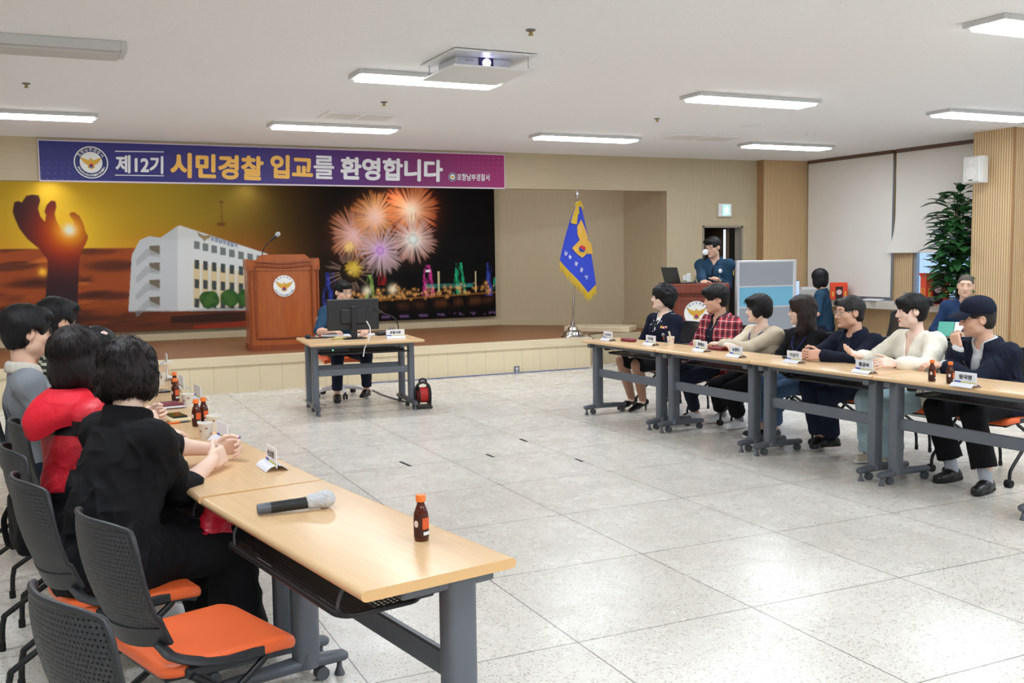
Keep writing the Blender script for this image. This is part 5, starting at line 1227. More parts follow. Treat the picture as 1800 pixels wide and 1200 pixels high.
# ------------------------------------------------------------------ banner
def banner():
    YB = YW-.03; c = [ony(*q, YB) for q in ((69, 319.5), (887, 331.5), (66, 246.5), (888, 269.5))]
    x0, x1 = (c[0].x+c[2].x)/2, (c[1].x+c[3].x)/2; z0, z1 = (c[0].z+c[1].z)/2, (c[2].z+c[3].z)/2
    e = thing('banner', ((x0+x1)/2, YB, z0), 0, 'long purple banner with large Korean welcome lettering above the stage', 'banner'); cx = (x0+x1)/2
    q = lambda px, py, d=0: Vector((ony(px, py, YB).x-cx, -.004-d, ony(px, py, YB).z-z0))
    m, N, L, b = new_mat('banner_cloth'); v, (x, y, z) = obj_xyz(N, L); w = x1-x0
    cr = N.new('ShaderNodeValToRGB'); el = cr.color_ramp.elements
    for k, (p, c_) in enumerate(((0, (42, 46, 122)), (.42, (54, 44, 124)), (.62, (84, 38, 118)), (.8, (126, 30, 100)), (1, (160, 26, 106)))):
        a = el[k] if k < 2 else el.new(p)
        a.position = p; a.color = lin(c_)+(1,)
    L.new(ramp(N, L, x, -w/2, w/2), cr.inputs[0])
    fx = mth(N, L, 'FRACT', mth(N, L, 'ADD', mth(N, L, 'MULTIPLY', mth(N, L, 'ADD', x, z), 14), 200)); fz = mth(N, L, 'FRACT', mth(N, L, 'ADD', mth(N, L, 'MULTIPLY', z, 16), 100))
    dd = mth(N, L, 'ADD', mth(N, L, 'POWER', mth(N, L, 'SUBTRACT', fx, .5), 2), mth(N, L, 'POWER', mth(N, L, 'SUBTRACT', fz, .5), 2))
    d1 = mth(N, L, 'LESS_THAN', dd, .035)
    fade = mth(N, L, 'ADD', mth(N, L, 'MULTIPLY', ramp(N, L, x, -w/2+.55, -w/2), ramp(N, L, z, .3, 0)), mth(N, L, 'MULTIPLY', ramp(N, L, x, w/2-.8, w/2), ramp(N, L, z, .12, .42)))
    col = mixc(N, L, mth(N, L, 'MULTIPLY', mth(N, L, 'MULTIPLY', d1, fade), .45), cr.outputs[0], lin((150, 120, 190))); L.new(col, b.inputs['Base Color']); b.inputs['Roughness'].default_value = .55
    mb = MB(); rows = []
    for i in range(3): rows.append([(-w/2+w*j/40, .006*math.sin(j*1.3+i)*.5, (z1-z0)*i/2) for j in range(41)])
    mb.slab([[(p[0]*.996, p[1]*.2-.002, .018+p[2]*.93) for p in r_] for r_ in rows], .004); cl = mb.build('cloth', m, e, 60)
    mb = MB(); mb.box((0, .006, (z1-z0)/2), (w, .006, z1-z0)); mb.build('white_border', mat('banner_white', (228, 214, 224), .6), e)
    TX = [mat('letter_white', (236, 236, 240), .6), mat('letter_gold', (246, 192, 96), .6, var=.06, scale=2)]
    mb = MB()
    def T(s, px0, px1, ya0, yb0, ya1, yb1, cur, bold=.035):     # top and bottom edge heights at both ends
        mb.cur = cur; put_text(mb, s, [q(px0, yb0, .004), q(px1, yb1, .004), q(px0, ya0, .004)], bold)
    T('제12기', 203, 287, 272, 304, 273, 306, 0); T('시민경찰', 299, 463, 267, 312, 268, 318, 1, .043); T('입교', 475, 550, 271, 313, 272, 316, 1, .043)
    T('를', 551, 587, 273, 314, 274, 315, 0, .022); T('환영합니다', 598, 778, 275, 316, 279, 320, 0, .04); T('포항남부경찰서', 803, 860, 305, 317.5, 306, 318, 0, .02)
    mb.cur = 0
    for y in (265, 307): mb.add([q(202, y, .004), q(288, y+1.2, .004), q(288, y+2.8, .004), q(202, y+1.6, .004)], [(3, 2, 1, 0)])
    mb.build('lettering', TX, e, 0)
    mb = MB(); c1 = q(160, 285.5, .003); Tm = frame(c1, (1, 0, 0), (0, 0, 1), (0, -1, 0)); R1 = abs(q(190, 285, 0).x-c1.x); mb.cur = 0
    emblem(mb, (0, 1, 2, 3, 4), Tm, R1, 'navy'); mb.cur = 0; arc_text(mb, '포항남부경찰서', Tm, R1*.80, 145, 35, R1*.2, .004); arc_text(mb, 'POHANG NAMBU POLICE STATION', Tm, R1*.80, 205, 335, R1*.13, .004)
    mb.build('badge', E_MATS, e, 0); mb = MB()
    c1 = q(795, 311, .003); emblem(mb, (0, 1, 2, 3, 4), frame(c1, (1, 0, 0), (0, 0, 1), (0, -1, 0)), abs(q(802, 311).x-c1.x), 'navy'); mb.build('badge', E_MATS, e, 0)
banner()
# ------------------------------------------------------------------ exit sign, switches, outlets
def wall_bits():
    p = ony(1271.5, 369.5, YW); e = thing('exit_sign', (p.x, YW-.03, p.z-.1), 0, 'small lit green exit sign above the doorway', 'sign')
    mb = MB(); mb.box((0, 0, .1), (.24, .05, .2), .008); mb.build('case', M_WHITE, e)
    mb = MB(); mb.box((.015, -.026, .1), (.14, .006, .16), .002); s = mb.build('lit_panel', m_emit('exit_green', (.05, .50, .42), .55), e)
    mb = MB(); T = frame((.015, -.031, .1), (1, 0, 0), (0, 0, 1), (0, -1, 0))
    mb.add([(.014*math.cos(q*.6)+.01, .045+.014*math.sin(q*.6), 0) for q in range(10)], [tuple(range(10))], T)
    for P_ in ([(-.012, .03), (.02, .03), (.012, -.012), (-.018, -.008)], [(-.018, -.008), (.0, -.01), (-.012, -.06), (-.03, -.06)], [(.0, -.01), (.012, -.012), (.04, -.035), (.036, -.055), (.012, -.035)], [(-.012, .03), (-.045, .012), (-.042, .0), (-.01, .014)], [(.02, .03), (.05, .02), (.048, .008), (.016, .014)]): mb.add([(a, b, 0) for a, b in P_], [tuple(range(len(P_)))], T)
    mb.build('running_figure', m_emit('exit_white', (.9, 1, 1), .75), s, 0)
    for px, py, w, h, lab, nm in ((1203, 488, .07, .075, 'small square wall switch left of the taller wall box', 'wall_switch'), ((1209.5), 487.5, .07, .13, 'tall white wall control box beside the small switch', 'wall_control')):
        p = ony(px, py, YW); e = thing(nm, (p.x, YW-.012, p.z-h/2), 0, lab, 'switch'); mb = MB(); mb.box((0, 0, h/2), (w, .024, h), .006); mb.build('plate', M_WHITE, e)
        mb = MB(); mb.box((0, -.014, h*.55), (w*.5, .008, h*.5), .002); mb.build('rocker', mat('rocker', (214, 216, 222), .4), e)
    for px, py, y, lab in ((1196, 580, YW, 'white power outlet low on the wall by the podium'), (908, 651, YS+.02, 'small grey power outlet low on the stage front')):
        p = ony(px, py, y); e = thing('power_outlet', (p.x, y-.008, p.z-.06), 0, lab, 'outlet'); mb = MB(); mb.box((0, 0, .06), (.075, .016, .12), .004); mb.build('plate', M_WHITE if y == YW else M_GREY, e)
        mb = MB()
        for k in (.035, .085): mb.tube([(0, -.006, k), (0, -.0095, k)], .022, 14)
        mb.build('socket', mat('socket_face', (206, 206, 206), .4), e)
wall_bits()
# ------------------------------------------------------------------ blinds, wall speaker, screen partition
def blinds():
    M_BL = mat('blind_fabric', (230, 225, 218), .8, var=.03, scale=3, bump=.15)
    ya = onx(1573, 400, XR-.04).y
    for k, (y0, y1, zb, lab) in enumerate(((ya+.03, 12.3, onx(1500, 517, XR-.05).z-.02, 'long beige roller blind drawn down to the counter'), (8.2, ya-.03, onx(1640, 443.5, XR-.05).z, 'short beige roller blind with skewed hem beside the column'))):
        e = thing('roller_blind', (XR-.06, (y0+y1)/2, zb), 0, lab, 'blind', 'beige roller blinds')
        rows = []
        for i in range(17):
            t = i/16; row = []
            for j in range(13):
                u = j/12; y = (u-.5)*(y1-y0); bow = .03*math.sin(u*3.1+.5)*(1-t)+.012*math.sin(u*13)*(1-t)
                if k and u > .8: bow += .09*(u-.8)*5*(1-t)**6
                row.append((-bow, y+(.10*(1-t)**8 if (k and u > .9) else 0), t*(H-.05-zb)))
            rows.append(row)
        mb = MB(); mb.slab(rows, .003); mb.build('fabric', M_BL, e, 60)
        mb = MB(); mb.tube([(p[0], p[1], p[2]+.004) for p in rows[0]], .008, 8); mb.build('hem_bar', M_BL, e)
        mb = MB(); mb.box((.02, 0, H-zb-.025), (.09, y1-y0, .05), .004); mb.build('headrail', mat('rail_brown', (104, 84, 70), .5), e)
blinds()
def wall_speaker():
    X = 10.245; a, b = onx(1732, 276, X), onx(1732, 322, X); e = thing('wall_speaker', (X, a.y-.02, b.z), -90, 'white box loudspeaker mounted high on the slatted column', 'speaker'); h = a.z-b.z
    M_ = mat('speaker_white', (226, 223, 218), .45)
    mb = MB(); pr = [(-.1, .09), (.1, .09), (.128, .2), (.128, .235), (-.128, .235), (-.128, .2)]; mb.prism(pr, 0, h); mb.build('cabinet', M_, e)
    mb = MB(); mb.box((0, .245, h/2), (.236, .03, h*.97), .012); g = mb.build('grille', mat('speaker_mesh', (216, 214, 210), .6, bump=.4, scale=400), e)
    mb = MB(); mb.tube([(0, .259, h*.36), (0, .264, h*.36)], .075, 24); mb.tube([(0, .259, h*.78), (0, .263, h*.78)], .03, 20); mb.build('driver_ring', M_, g)
    mb = MB(); mb.box((0, .261, h*.1), (.05, .004, .012)); mb.build('badge', M_BLACK, g)
    mb = MB(); mb.box((0, .05, h/2), (.06, .1, .12), .008); mb.build('bracket', M_ALU, e)
wall_speaker()
def partition():
    Y = 10.35; a, b = ony(1299, 458, Y), ony(1393, 459, Y); w = 1.0; e = thing('partition_screen', ((a.x+b.x)/2, Y, 0), 7, 'grey office partition screen with pale blue band', 'partition'); w = (b.x-a.x)*1.0; h = a.z
    F = mat('partition_frame', (214, 216, 220), .4, .2)
    mb = MB()
    for s in (-1, 1): mb.box((s*(w/2-.015), 0, h/2), (.035 if s < 0 else .05, .05, h), .006)
    mb.box((0, 0, h-.015), (w-.06, .045, .03), .005)
    for z in (h-.335, h-.6, .06): mb.box((0, 0, z), (w-.06, .042, .02), .003)
    mb.build('frame', F, e)
    G = mat('partition_grey', (158, 163, 172), .8, bump=.3, scale=300); Bl = mat('partition_blue', (120, 186, 216), .8, bump=.3, scale=300)
    for z0, z1, m_, n_ in ((h-.325, h-.03, G, 'grey_panel'), (h-.59, h-.345, Bl, 'blue_panel'), (.07, h-.61, G, 'grey_panel')):
        mb = MB(); mb.box((0, 0, (z0+z1)/2), (w-.07, .034, z1-z0), .003); mb.build(n_, m_, e)
    mb = MB()
    for s in (-1, 1): mb.box((s*(w/2-.04), 0, .015), (.05, .36, .03), .006)
    mb.build('foot', F, e)
partition()
# ------------------------------------------------------------------ plant
def plant():
    bx = 10.42; by = onx(1687, 400, bx).y
    e = thing('potted_rubber_tree', (bx, by, 0), 0, 'tall potted plant with big glossy dark green leaves beside the column', 'plant')
    mb = MB(); mb.lathe([(.14, 0), (.19, .34), (.2, .36), (.185, .37), (.17, .33), (0, .33)], 24); mb.build('pot', mat('pot_white', (205, 205, 205), .4), e)
    rng = random.Random(11); top = onx(1690, 322, bx).z; stems = []
    mb = MB()
    for k in range(6):
        a = rng.uniform(0, 6.28); r_ = rng.uniform(.03, .11); hh = top*rng.uniform(.78, .97)
        p = bez([(0, 0, .3), (r_*.3*math.cos(a), r_*.3*math.sin(a), hh*.4), (r_*math.cos(a+.5), r_*math.sin(a+.5), hh)], 6); stems.append(p); mb.tube(p, [.016-.01*i/len(p) for i in range(len(p))], 7)
    mb.build('stem', mat('plant_stem', (84, 76, 48), .8), e)
    ml = MB(); n_l = 0
    for p in stems:
        for q in range(75):
            t = rng.uniform(.55, 1.0); k = t*(len(p)-1); i = min(int(k), len(p)-2); c = p[i].lerp(p[i+1], k-i); a = rng.uniform(0, 6.283)
            d = Vector((math.cos(a), math.sin(a), rng.uniform(-.35, .75))).normalized(); Lf = rng.uniform(.15, .25); wd = Lf*rng.uniform(.24, .33)
            side = d.cross(Vector((0, 0, 1))).normalized(); up = side.cross(d); st = rng.uniform(.04, .24)*(1.15-abs(t-.68)); c0 = c+d*st; rows = []
            for s in range(7):
                u = s/6; w = wd*math.sin(math.pi*min(1, .06+u*.94))**.75*(1-.25*u) if u < 1 else .003
                m_ = c0+d*(Lf*u)-Vector((0, 0, 1))*(.05*Lf/.25*u*u); rows.append([m_-side*w+up*w*.28, m_, m_+side*w+up*w*.28])
            mb2 = len(ml.v); ml.slab(rows, .002); n_l += 1
            if st > .03: ml.tube([c, c0], .003, 4, False)
    ml.build('foliage', mat('leaf_green', (50, 96, 52), .35, var=.5, scale=4, spec=.5), e, 70)
plant()
# ------------------------------------------------------------------ chairs of the rows
def hd_pt(px, py, y=None, x=None, dz=.0):
    v = ony(px, py, y) if x is None else onx(px, py, x); return Vector((v.x, v.y, v.z-dz))
put_chair(.385, 3.10, 72, 'empty orange chair pushed in at the table with the microphone')
put_chair(.27, 2.43, 69, 'empty orange chair cut by the bottom of the view')
put_chair(.20, 3.73, 76, 'orange chair under the woman in the black blazer')
put_chair(.15, 4.35, 80, 'orange chair under the person in the red jacket')
put_chair(.16, 5.03, 84, 'orange chair beyond the red jacket, only its dark back corner showing')
put_chair(.03, 5.68, 88, 'orange chair hidden under the man in the grey polo')
put_chair(.12, 6.35, 90, 'orange chair hidden under the man in the striped sweater')
RC = [(5.74, 8.52), (5.80, 7.70), (5.83, 7.06), (5.87, 6.56), (5.90, 5.98), (5.93, 5.40), (5.98, 4.80)]
for (x, y), l in zip(RC, ('uniformed woman with the ribbons', 'man in the plaid shirt', 'woman in the beige cardigan', 'long-haired woman in black', 'man in navy with clasped hands', 'woman in the cream blouse', 'man in the navy cap')):
    put_chair(x, y, -93.8, 'orange chair under the '+l)
def task_chair(x, y, a, label, frame_c, seat_m, white=False, bh=.86):
    F = frame_c; e = thing('swivel_chair', (x, y, 0), a, label, 'chair')
    mb = MB(); mb.tube([(0, 0, .07), (0, 0, .4)], [.03, .024], 12)
    b_ = mb.build('gas_post', F, e)
    for k in range(5):
        q = 2*math.pi*k/5+.3; d = Vector((math.cos(q), math.sin(q), 0)); mb = MB(); mb.tube([d*.02+Vector((0, 0, .11)), d*.18+Vector((0, 0, .095)), d*.3+Vector((0, 0, .07))], [.032, .026, .02], 10, True, .7)
        l = mb.build('spoke', F, e); mb = MB(); s = Vector((-d.y, d.x, 0))
        for t in (-1, 1): c = d*.3+s*t*.016+Vector((0, 0, .029)); mb.cyl(c-s*.009, c+s*.009, .029, n=14)
        mb.cyl(d*.3+Vector((0, 0, .04)), d*.3+Vector((0, 0, .075)), .01, n=8); mb.build('caster', M_BLK2, l)
    mb = MB(); rows = [[(u*.23*(1-.08*abs(t)**6), t*.22, .46-.015*max(0, t-.3)**2*4-.01*abs(u)**6) for u in [j/10*2-1 for j in range(11)]] for t in [i/10*2-1 for i in range(11)]]
    mb.slab(rows, -.05); mb.build('seat', seat_m, e, 60)
    rows = [[(u*(.225-.02*abs(t-.5)), -.235-.06*t+.05*u*u-.02*math.sin(t*3), .52+(bh-.52)*t-.015*abs(u)**5*t) for u in [j/12*2-1 for j in range(13)]] for t in [i/10 for i in range(11)]]
    mb = MB(); mb.slab(rows, .008); bk = mb.build('backrest', m_holes('mesh_back', (60, 52, 46), .006, .25, (0, 2), .7) if not white else M_ORANGE, e, 60)
    mb = MB(); rim = rows[0]+[r[-1] for r in rows[1:]]+rows[-1][-2::-1]+[r[0] for r in rows[-2:0:-1]]; mb.tube(rim+[rim[0]], .014, 8, False); mb.build('back_frame', F, bk, 60)
    mb = MB(); mb.tube(bez([(0, -.1, .42), (0, -.25, .44), (0, -.3, .56), (0, -.3, .7)], 5), .02, 8, True, 1.4); mb.build('back_support', F, e)
    return e
task_chair(9.22, 9.1, -15, 'empty swivel chair with black mesh back behind the cream-bloused woman', M_BLACK, M_ORANGE)
task_chair(9.55, 10.42, -40, 'swivel chair under the woman in the teal polo', M_BLACK, mat('red_vinyl', (200, 60, 44), .5))
task_chair(9.25, 7.9, -125, 'swivel chair under the officer with shaved head', M_BLACK, M_BLACK)
task_chair(3.06, 11.2, 186, 'white-framed swivel chair under the man at the monitor', mat('white_frame', (214, 216, 220), .35), M_ORANGE, True)
# ------------------------------------------------------------------ hair and clothes colours
HB = hair_mat('hair_black', (17, 16, 18)); HBR = hair_mat('hair_dark_brown', (27, 19, 20)); HBR2 = hair_mat('hair_brown', (38, 27, 25)); HG = hair_mat('hair_grey_black', (40, 37, 36))
C_BLACK = cloth('black', (19, 19, 22)); C_NAVY = cloth('navy', (26, 30, 47)); C_UNI = cloth('uniform_navy', (24, 29, 47)); C_TEAL = cloth('teal', (38, 66, 90)); C_CREAM = cloth('cream', (240, 234, 220)); C_BEIGE = cloth('beige', (204, 190, 168))
C_RED = cloth('red', (218, 34, 52), .55, fold=.9); C_GREY = cloth('grey_knit', (134, 138, 146)); C_WHITE = cloth('white', (226, 226, 226)); C_JEAN = cloth('jeans', (78, 104, 136)); C_LJEAN = cloth('light_jeans', (160, 184, 192)); C_DJEAN = cloth('dark_jeans', (32, 38, 54)); C_NYL = mat('nylon', (176, 132, 108), .45); C_LGREY = cloth('light_grey', (196, 198, 202)); C_TROU = cloth('trouser_navy', (28, 34, 52))
M_SBLK = mat('shoe_black', (22, 22, 24), .35, bump=.1); M_SWH = mat('shoe_white', (226, 226, 228), .5); M_SBEI = mat('shoe_beige', (206, 196, 176), .6); M_GLB = mat('frame_black', (26, 26, 28), .3); M_GLS = mat('frame_silver', (168, 168, 170), .25, .9); M_GOLD = mat('gold_thread', (220, 176, 60), .4, .4)
M_LAN = cloth('lanyard', (58, 60, 130)); M_CARD = mat('badge_card', (224, 226, 230), .4)
def m_plaid():
    m, N, L, b = new_mat('plaid'); v, (x, y, z) = obj_xyz(N, L); d = mth(N, L, 'ADD', x, mth(N, L, 'MULTIPLY', y, .8)); 
    def band(t, p, w, o=0.0): return mth(N, L, 'LESS_THAN', mth(N, L, 'FRACT', mth(N, L, 'ADD', mth(N, L, 'DIVIDE', t, p), 50.0+o)), w)
    base = lin((196, 44, 62)); c1 = mixc(N, L, mth(N, L, 'MULTIPLY', band(d, .075, .42), .75), base, lin((36, 30, 44))); c1 = mixc(N, L, mth(N, L, 'MULTIPLY', band(z, .075, .42), .6), c1, lin((36, 30, 44)))
    c1 = mixc(N, L, mth(N, L, 'MULTIPLY', band(d, .075, .07, .35), .8), c1, lin((220, 214, 214))); c1 = mixc(N, L, mth(N, L, 'MULTIPLY', band(z, .075, .07, .35), .8), c1, lin((220, 214, 214))); L.new(c1, b.inputs['Base Color']); b.inputs['Roughness'].default_value = .9; return m
def m_stripe():
    m, N, L, b = new_mat('stripe_knit'); v, (x, y, z) = obj_xyz(N, L); s = mth(N, L, 'LESS_THAN', mth(N, L, 'FRACT', mth(N, L, 'DIVIDE', mth(N, L, 'ADD', z, 10), .034)), .45); L.new(mixc(N, L, s, lin((52, 58, 48)), lin((206, 206, 192))), b.inputs['Base Color']); b.inputs['Roughness'].default_value = .9; return m
C_PLAID = m_plaid(); C_STRIPE = m_stripe()
def ank(px, py, z=.085): v = onz(px, py, 0); return Vector((v.x, v.y, z))
def curl(amp, f, seed): return wrinkle(amp, f, seed)
TAN = (220, 178, 154); FAIR = (232, 198, 180); RUD = (216, 170, 146); FF = (238, 206, 190)

# ------------------------------------------------------------------ row on the camera side of the stage
def p_blazer():
    p = Person('', (.165, 3.77), 62, hip=.53, head=(.283, 4.02, 1.155), head_az=22, pitch=-12, roll=6, sc=.97, sw=.178, fat=1.16, skin_c=FAIR, h=.0045, label='person with curly dark bob in a black blazer, forearms resting on the table', twist=0)
    p.arms(1, (.585, 4.10, .785), pole=(.1, -.25, -1), hd=V3(p.Mi.to_3x3() @ Vector((.62, .75, .12))), hn=V3((-.9, .3, -.1)), pose='clasp').arms(-1, (.62, 4.32, .79), pole=(-.6, -.2, -1), hd=V3(p.Mi.to_3x3() @ Vector((.9, -.15, .1))), hn=V3((.6, -.6, -.3)), pose='clasp')
    p.legs(1, (.63, 3.93, .09)).legs(-1, (.60, 4.25, .09)); p.body(full_face=False)
    cur = wrinkle(.008, 42, 4); cu2 = wrinkle(.003, 120, 5)
    p.hair(HBR, .030, ext=((.055, -.03, -.02, .062, .085, .085), (-.055, -.03, -.02, .062, .085, .085), (0, -.07, -.02, .088, .068, .085), (0, -.02, .07, .09, .10, .07), (.04, .04, .04, .06, .06, .08)), face=(0, .15, -.05, .058, .07, .10), nape=-.118, ears=False, noise_=lambda x, y, z: cur(x, y, z)+cu2(x, y, z), h=.005, strands=6000, slen=.05, srad=.0017, scurl=.007)
    T = p.frame3()
    mb = MB()
    for k in range(9): a = -1.4+k*.35; mb.tube([(.0+.008*math.cos(a), -.085, .118), (.02*math.sin(a)*1.6, -.088+.012*math.cos(a), .121-.004*abs(a))], .0016, 4, True, None, T)
    p.top('blazer', C_BLACK, t=.022, sleeve=1.12, neck=.066, vee=(.05, .02), loose=.03, wr=.009, seed=8, hem=.10, skirted=.35, cuff=.066, collar=(.074, .055, .012, 34)); p.top('blouse', C_BEIGE, t=.008, sleeve=.4, neck=.062, seed=2, wr=.002, arms=False)
    p.trousers(cloth('black_crepe', (20, 20, 23)), .93, .035, .05, wr=.007); p.shoes(M_SWH, mat('shoe_navy', (40, 48, 84), .5)); return p
p_blazer()
def p_red():
    p = Person('', (.10, 4.40), 72, hip=.53, head=(.118, 4.50, 1.19), head_az=38, pitch=-4, roll=2, sc=.98, sw=.165, skin_c=FAIR, h=.006, label='person with straight dark bob in a red and black hooded jacket', twist=-6)
    p.arms(1, (.46, 4.62, .80), pole=(.7, -.3, -1)).arms(-1, (.44, 4.86, .79), pole=(-.6, -.2, -1)); p.legs(1, (.42, 4.5, .09)).legs(-1, (.20, 4.68, .09)); p.body(full_face=False)
    p.hair(HBR, .02, ext=((.06, -.01, -.05, .045, .075, .10), (-.06, -.01, -.05, .045, .075, .10), (0, -.07, -.045, .085, .055, .095), (0, -.03, .04, .094, .11, .085)), face=(0, .14, -.05, .060, .075, .12), nape=-.12, ears=False, noise_=wrinkle(.0025, 120, 6, (1, 1, .1)), h=.005, strands=5000, slen=.06, srad=.0012)
    def bands(o1, u1, h1, o2, u2, h2, sx):
        m, N, L, b_ = new_mat('red_black_shell'); v, _ = obj_xyz(N, L)
        def dist(o, u):
            n_ = N.new('ShaderNodeVectorMath'); n_.operation = 'DOT_PRODUCT'; L.new(v, n_.inputs[0]); n_.inputs[1].default_value = tuple(u); return mth(N, L, 'SUBTRACT', n_.outputs['Value'], float(V3(o) @ V3(u)))
        k1 = mth(N, L, 'LESS_THAN', mth(N, L, 'ABSOLUTE', dist(o1, u1)), h1); k2 = mth(N, L, 'MULTIPLY', mth(N, L, 'LESS_THAN', mth(N, L, 'ABSOLUTE', dist(o2, u2)), h2), mth(N, L, 'GREATER_THAN', dist(p.nb, p.sr), sx)); k3 = mth(N, L, 'LESS_THAN', dist(p.nb, p.up), -.36)
        k = mth(N, L, 'MINIMUM', mth(N, L, 'ADD', mth(N, L, 'ADD', k1, k2), k3), 1.0); nz = noise(N, L, v, 14, 3); L.new(mixc(N, L, k, mixc(N, L, nz, lin((206, 28, 46)), lin((226, 42, 60))), lin((26, 26, 30))), b_.inputs['Base Color']); b_.inputs['Roughness'].default_value = .5; bumpit(N, L, b_, nz, .4, .03); return m
    p.top('jacket', bands(p.nb-p.up*.10, nrm(p.up+p.sr*.1), .03, p.sh[1]-p.up*.24, p.up, .05, .15), t=.03, sleeve=1.9, neck=.066, loose=.026, wr=.009, seed=5, hem=.06)
    n = p.nb; b = -p.tf; r = p.sr; rows = []      # hood lying open on the back
    for i in range(13):
        v = i/12; row = []
        for q in range(25):
            a = (q/24-.5)*3.9; ca = .5+.5*math.cos(a*.8); rad = .072+(.035+.060*ca)*math.sin(v*1.5); hz = .05-.02*v-(.045+.07*ca)*v**1.5+.014*math.sin(a*4.3+v*4)*v; rad += (.010*math.sin(a*6+2)+.006*math.sin(a*13+v*5))*v
            rad *= 1.1-.22*max(0, math.sin(a)) if a > 0 else 1.1; hz -= .024*math.exp(-(a/.35)**2)*v; rad -= .014*math.exp(-((a+1.0)/.25)**2)*v
            if v > .85: hz -= .02*(v-.85)/.15; rad -= .012*(v-.85)/.15
            row.append(tuple(n+r*math.sin(a)*rad*1.1+b*(math.cos(a)*rad+.012)+p.up*hz))
        rows.append(row)
    mb = MB(); mb.slab(rows, .011); mb.build('hood', C_RED, p.e, 60)
    p.stick('sleeve_badge', 'jacket', .0, .55, .034, .034, M_GOLD, side=1, round_=True)
    p.trousers(C_BLACK, .93, .014); p.shoes(M_SWH)
p_red()
def p_clip():
    p = Person('', (.13, 5.02), 80, hip=.53, head=(.225, 5.12, 1.15), head_az=52, pitch=-10, roll=-4, sc=.95, sw=.155, skin_c=FF, h=.006, label='person with black hair and a pale hair clip behind the red jacket, hands clasped')
    p.arms(1, (.43, 5.26, .79), pole=(.8, -.2, -1), hd=V3(p.Mi.to_3x3() @ Vector((.75, .65, .1))), hn=V3((-.9, .2, -.2)), pose='clasp').arms(-1, (.46, 5.46, .79), pole=(-.8, -.2, -1), hd=V3(p.Mi.to_3x3() @ Vector((.9, -.4, .1))), hn=V3((.8, -.4, -.2)), pose='clasp')
    p.legs(1, (.5, 4.95, .09)).legs(-1, (.5, 5.2, .09)); p.body(female=True); p.brows()
    p.hair(HB, .016, ext=((0, -.06, -.05, .08, .06, .10), (.06, -.01, -.04, .035, .06, .08), (-.06, -.01, -.04, .035, .06, .08)), face=(0, .13, -.045, .058, .08, .10), nape=-.14, ears=False, noise_=wrinkle(.003, 90, 6, (1, 1, .2)))
    T = p.frame3(); mb = MB()
    for k in range(5): a = k*1.256; mb.ball((.055+.013*math.cos(a), -.03+.013*math.sin(a), .106), (.011, .011, .008), 10, 6, T)
    mb.ball((.055, -.03, .112), .007, 8, 6, T); mb.box((.02, -.03, .115), (.08, .014, .006), .002, T); mb.build('hair_clip', mat('clip_pink', (232, 208, 200), .5), p.e)
    p.glasses(M_GLB); p.top('top', C_BLACK, t=.014, sleeve=1.55, neck=.058, seed=4, loose=.02, collar=(.066, .03, .01, 20)); p.trousers(C_BLACK, .93); p.shoes(M_SBLK)
p_clip()
def p_polo():
    p = Person('', (-.06, 5.66), 86, hip=.54, head=(-.078, 5.66, 1.232), head_az=72, pitch=-3, sc=1.02, sw=.18, skin_c=TAN, h=.0065, label='man with black hair and glasses in a grey polo with pale collar')
    p.arms(1, (.25, 5.50, .66), pole=(.6, -.6, -1)).arms(-1, (.28, 5.85, .70), pole=(-.6, -.4, -1)); p.legs(1, (.36, 5.6, .09)).legs(-1, (.36, 5.85, .09)); p.body(); p.brows(); p.glasses(M_GLB, (.024, .019), .0016)
    p.hair(HB, .022, ext=((0, .05, .085, .07, .07, .045), (0, -.05, .05, .085, .08, .085)), face=(0, .13, -.04, .076, .074, .088), nape=-.075, noise_=wrinkle(.004, 110, 6, (1, 1, .4)))
    p.top('polo_shirt', C_GREY, t=.016, sleeve=.95, neck=.066, seed=7, loose=.03, wr=.006); S = Sdf()
    for k in range(14):
        a, b = [R_(20)+(2*math.pi-R_(40))*q/14 for q in (k, k+1)]; P = [p.nb+p.sr*math.sin(q)*.085+p.tf*math.cos(q)*.078-p.up*(.012+.03*max(0, math.cos(q))) for q in (a, b)]
        for z in (0, .25, .5, .75, 1): S.cap(P[0]+p.up*.034*z-(P[0]-p.nb)*.12*z, P[1]+p.up*.034*z-(P[1]-p.nb)*.12*z, .009, k=.014)
    mesh_obj('collar', S.mesh(.006), cloth('oat', (202, 196, 186)), p.e); p.trousers(C_DJEAN, .93); p.shoes(M_SBLK)
p_polo()
def p_strip():
    p = Person('', (.10, 6.33), 88, hip=.54, head=(.068, 6.33, 1.243), head_az=64, pitch=-6, sc=1.02, sw=.18, skin_c=RUD, h=.007, label='man with black hair in a striped green sweater behind the grey polo')
    p.arms(1, (.40, 6.2, .70), pole=(.6, -.6, -1)).arms(-1, (.42, 6.5, .72), pole=(-.6, -.4, -1)); p.legs(1, (.5, 6.25, .09)).legs(-1, (.5, 6.5, .09)); p.body(); p.brows()
    p.hair(HB, .02, ext=((0, .04, .085, .075, .08, .045),), face=(0, .13, -.04, .072, .07, .08), nape=-.06, noise_=wrinkle(.004, 110, 9, (1, 1, .4)))
    p.top('sweater', C_STRIPE, t=.018, sleeve=1.9, neck=.064, seed=9, collar=(.07, .03, .012, 15)); p.trousers(C_DJEAN, .93); p.shoes(M_SBLK)
p_strip()
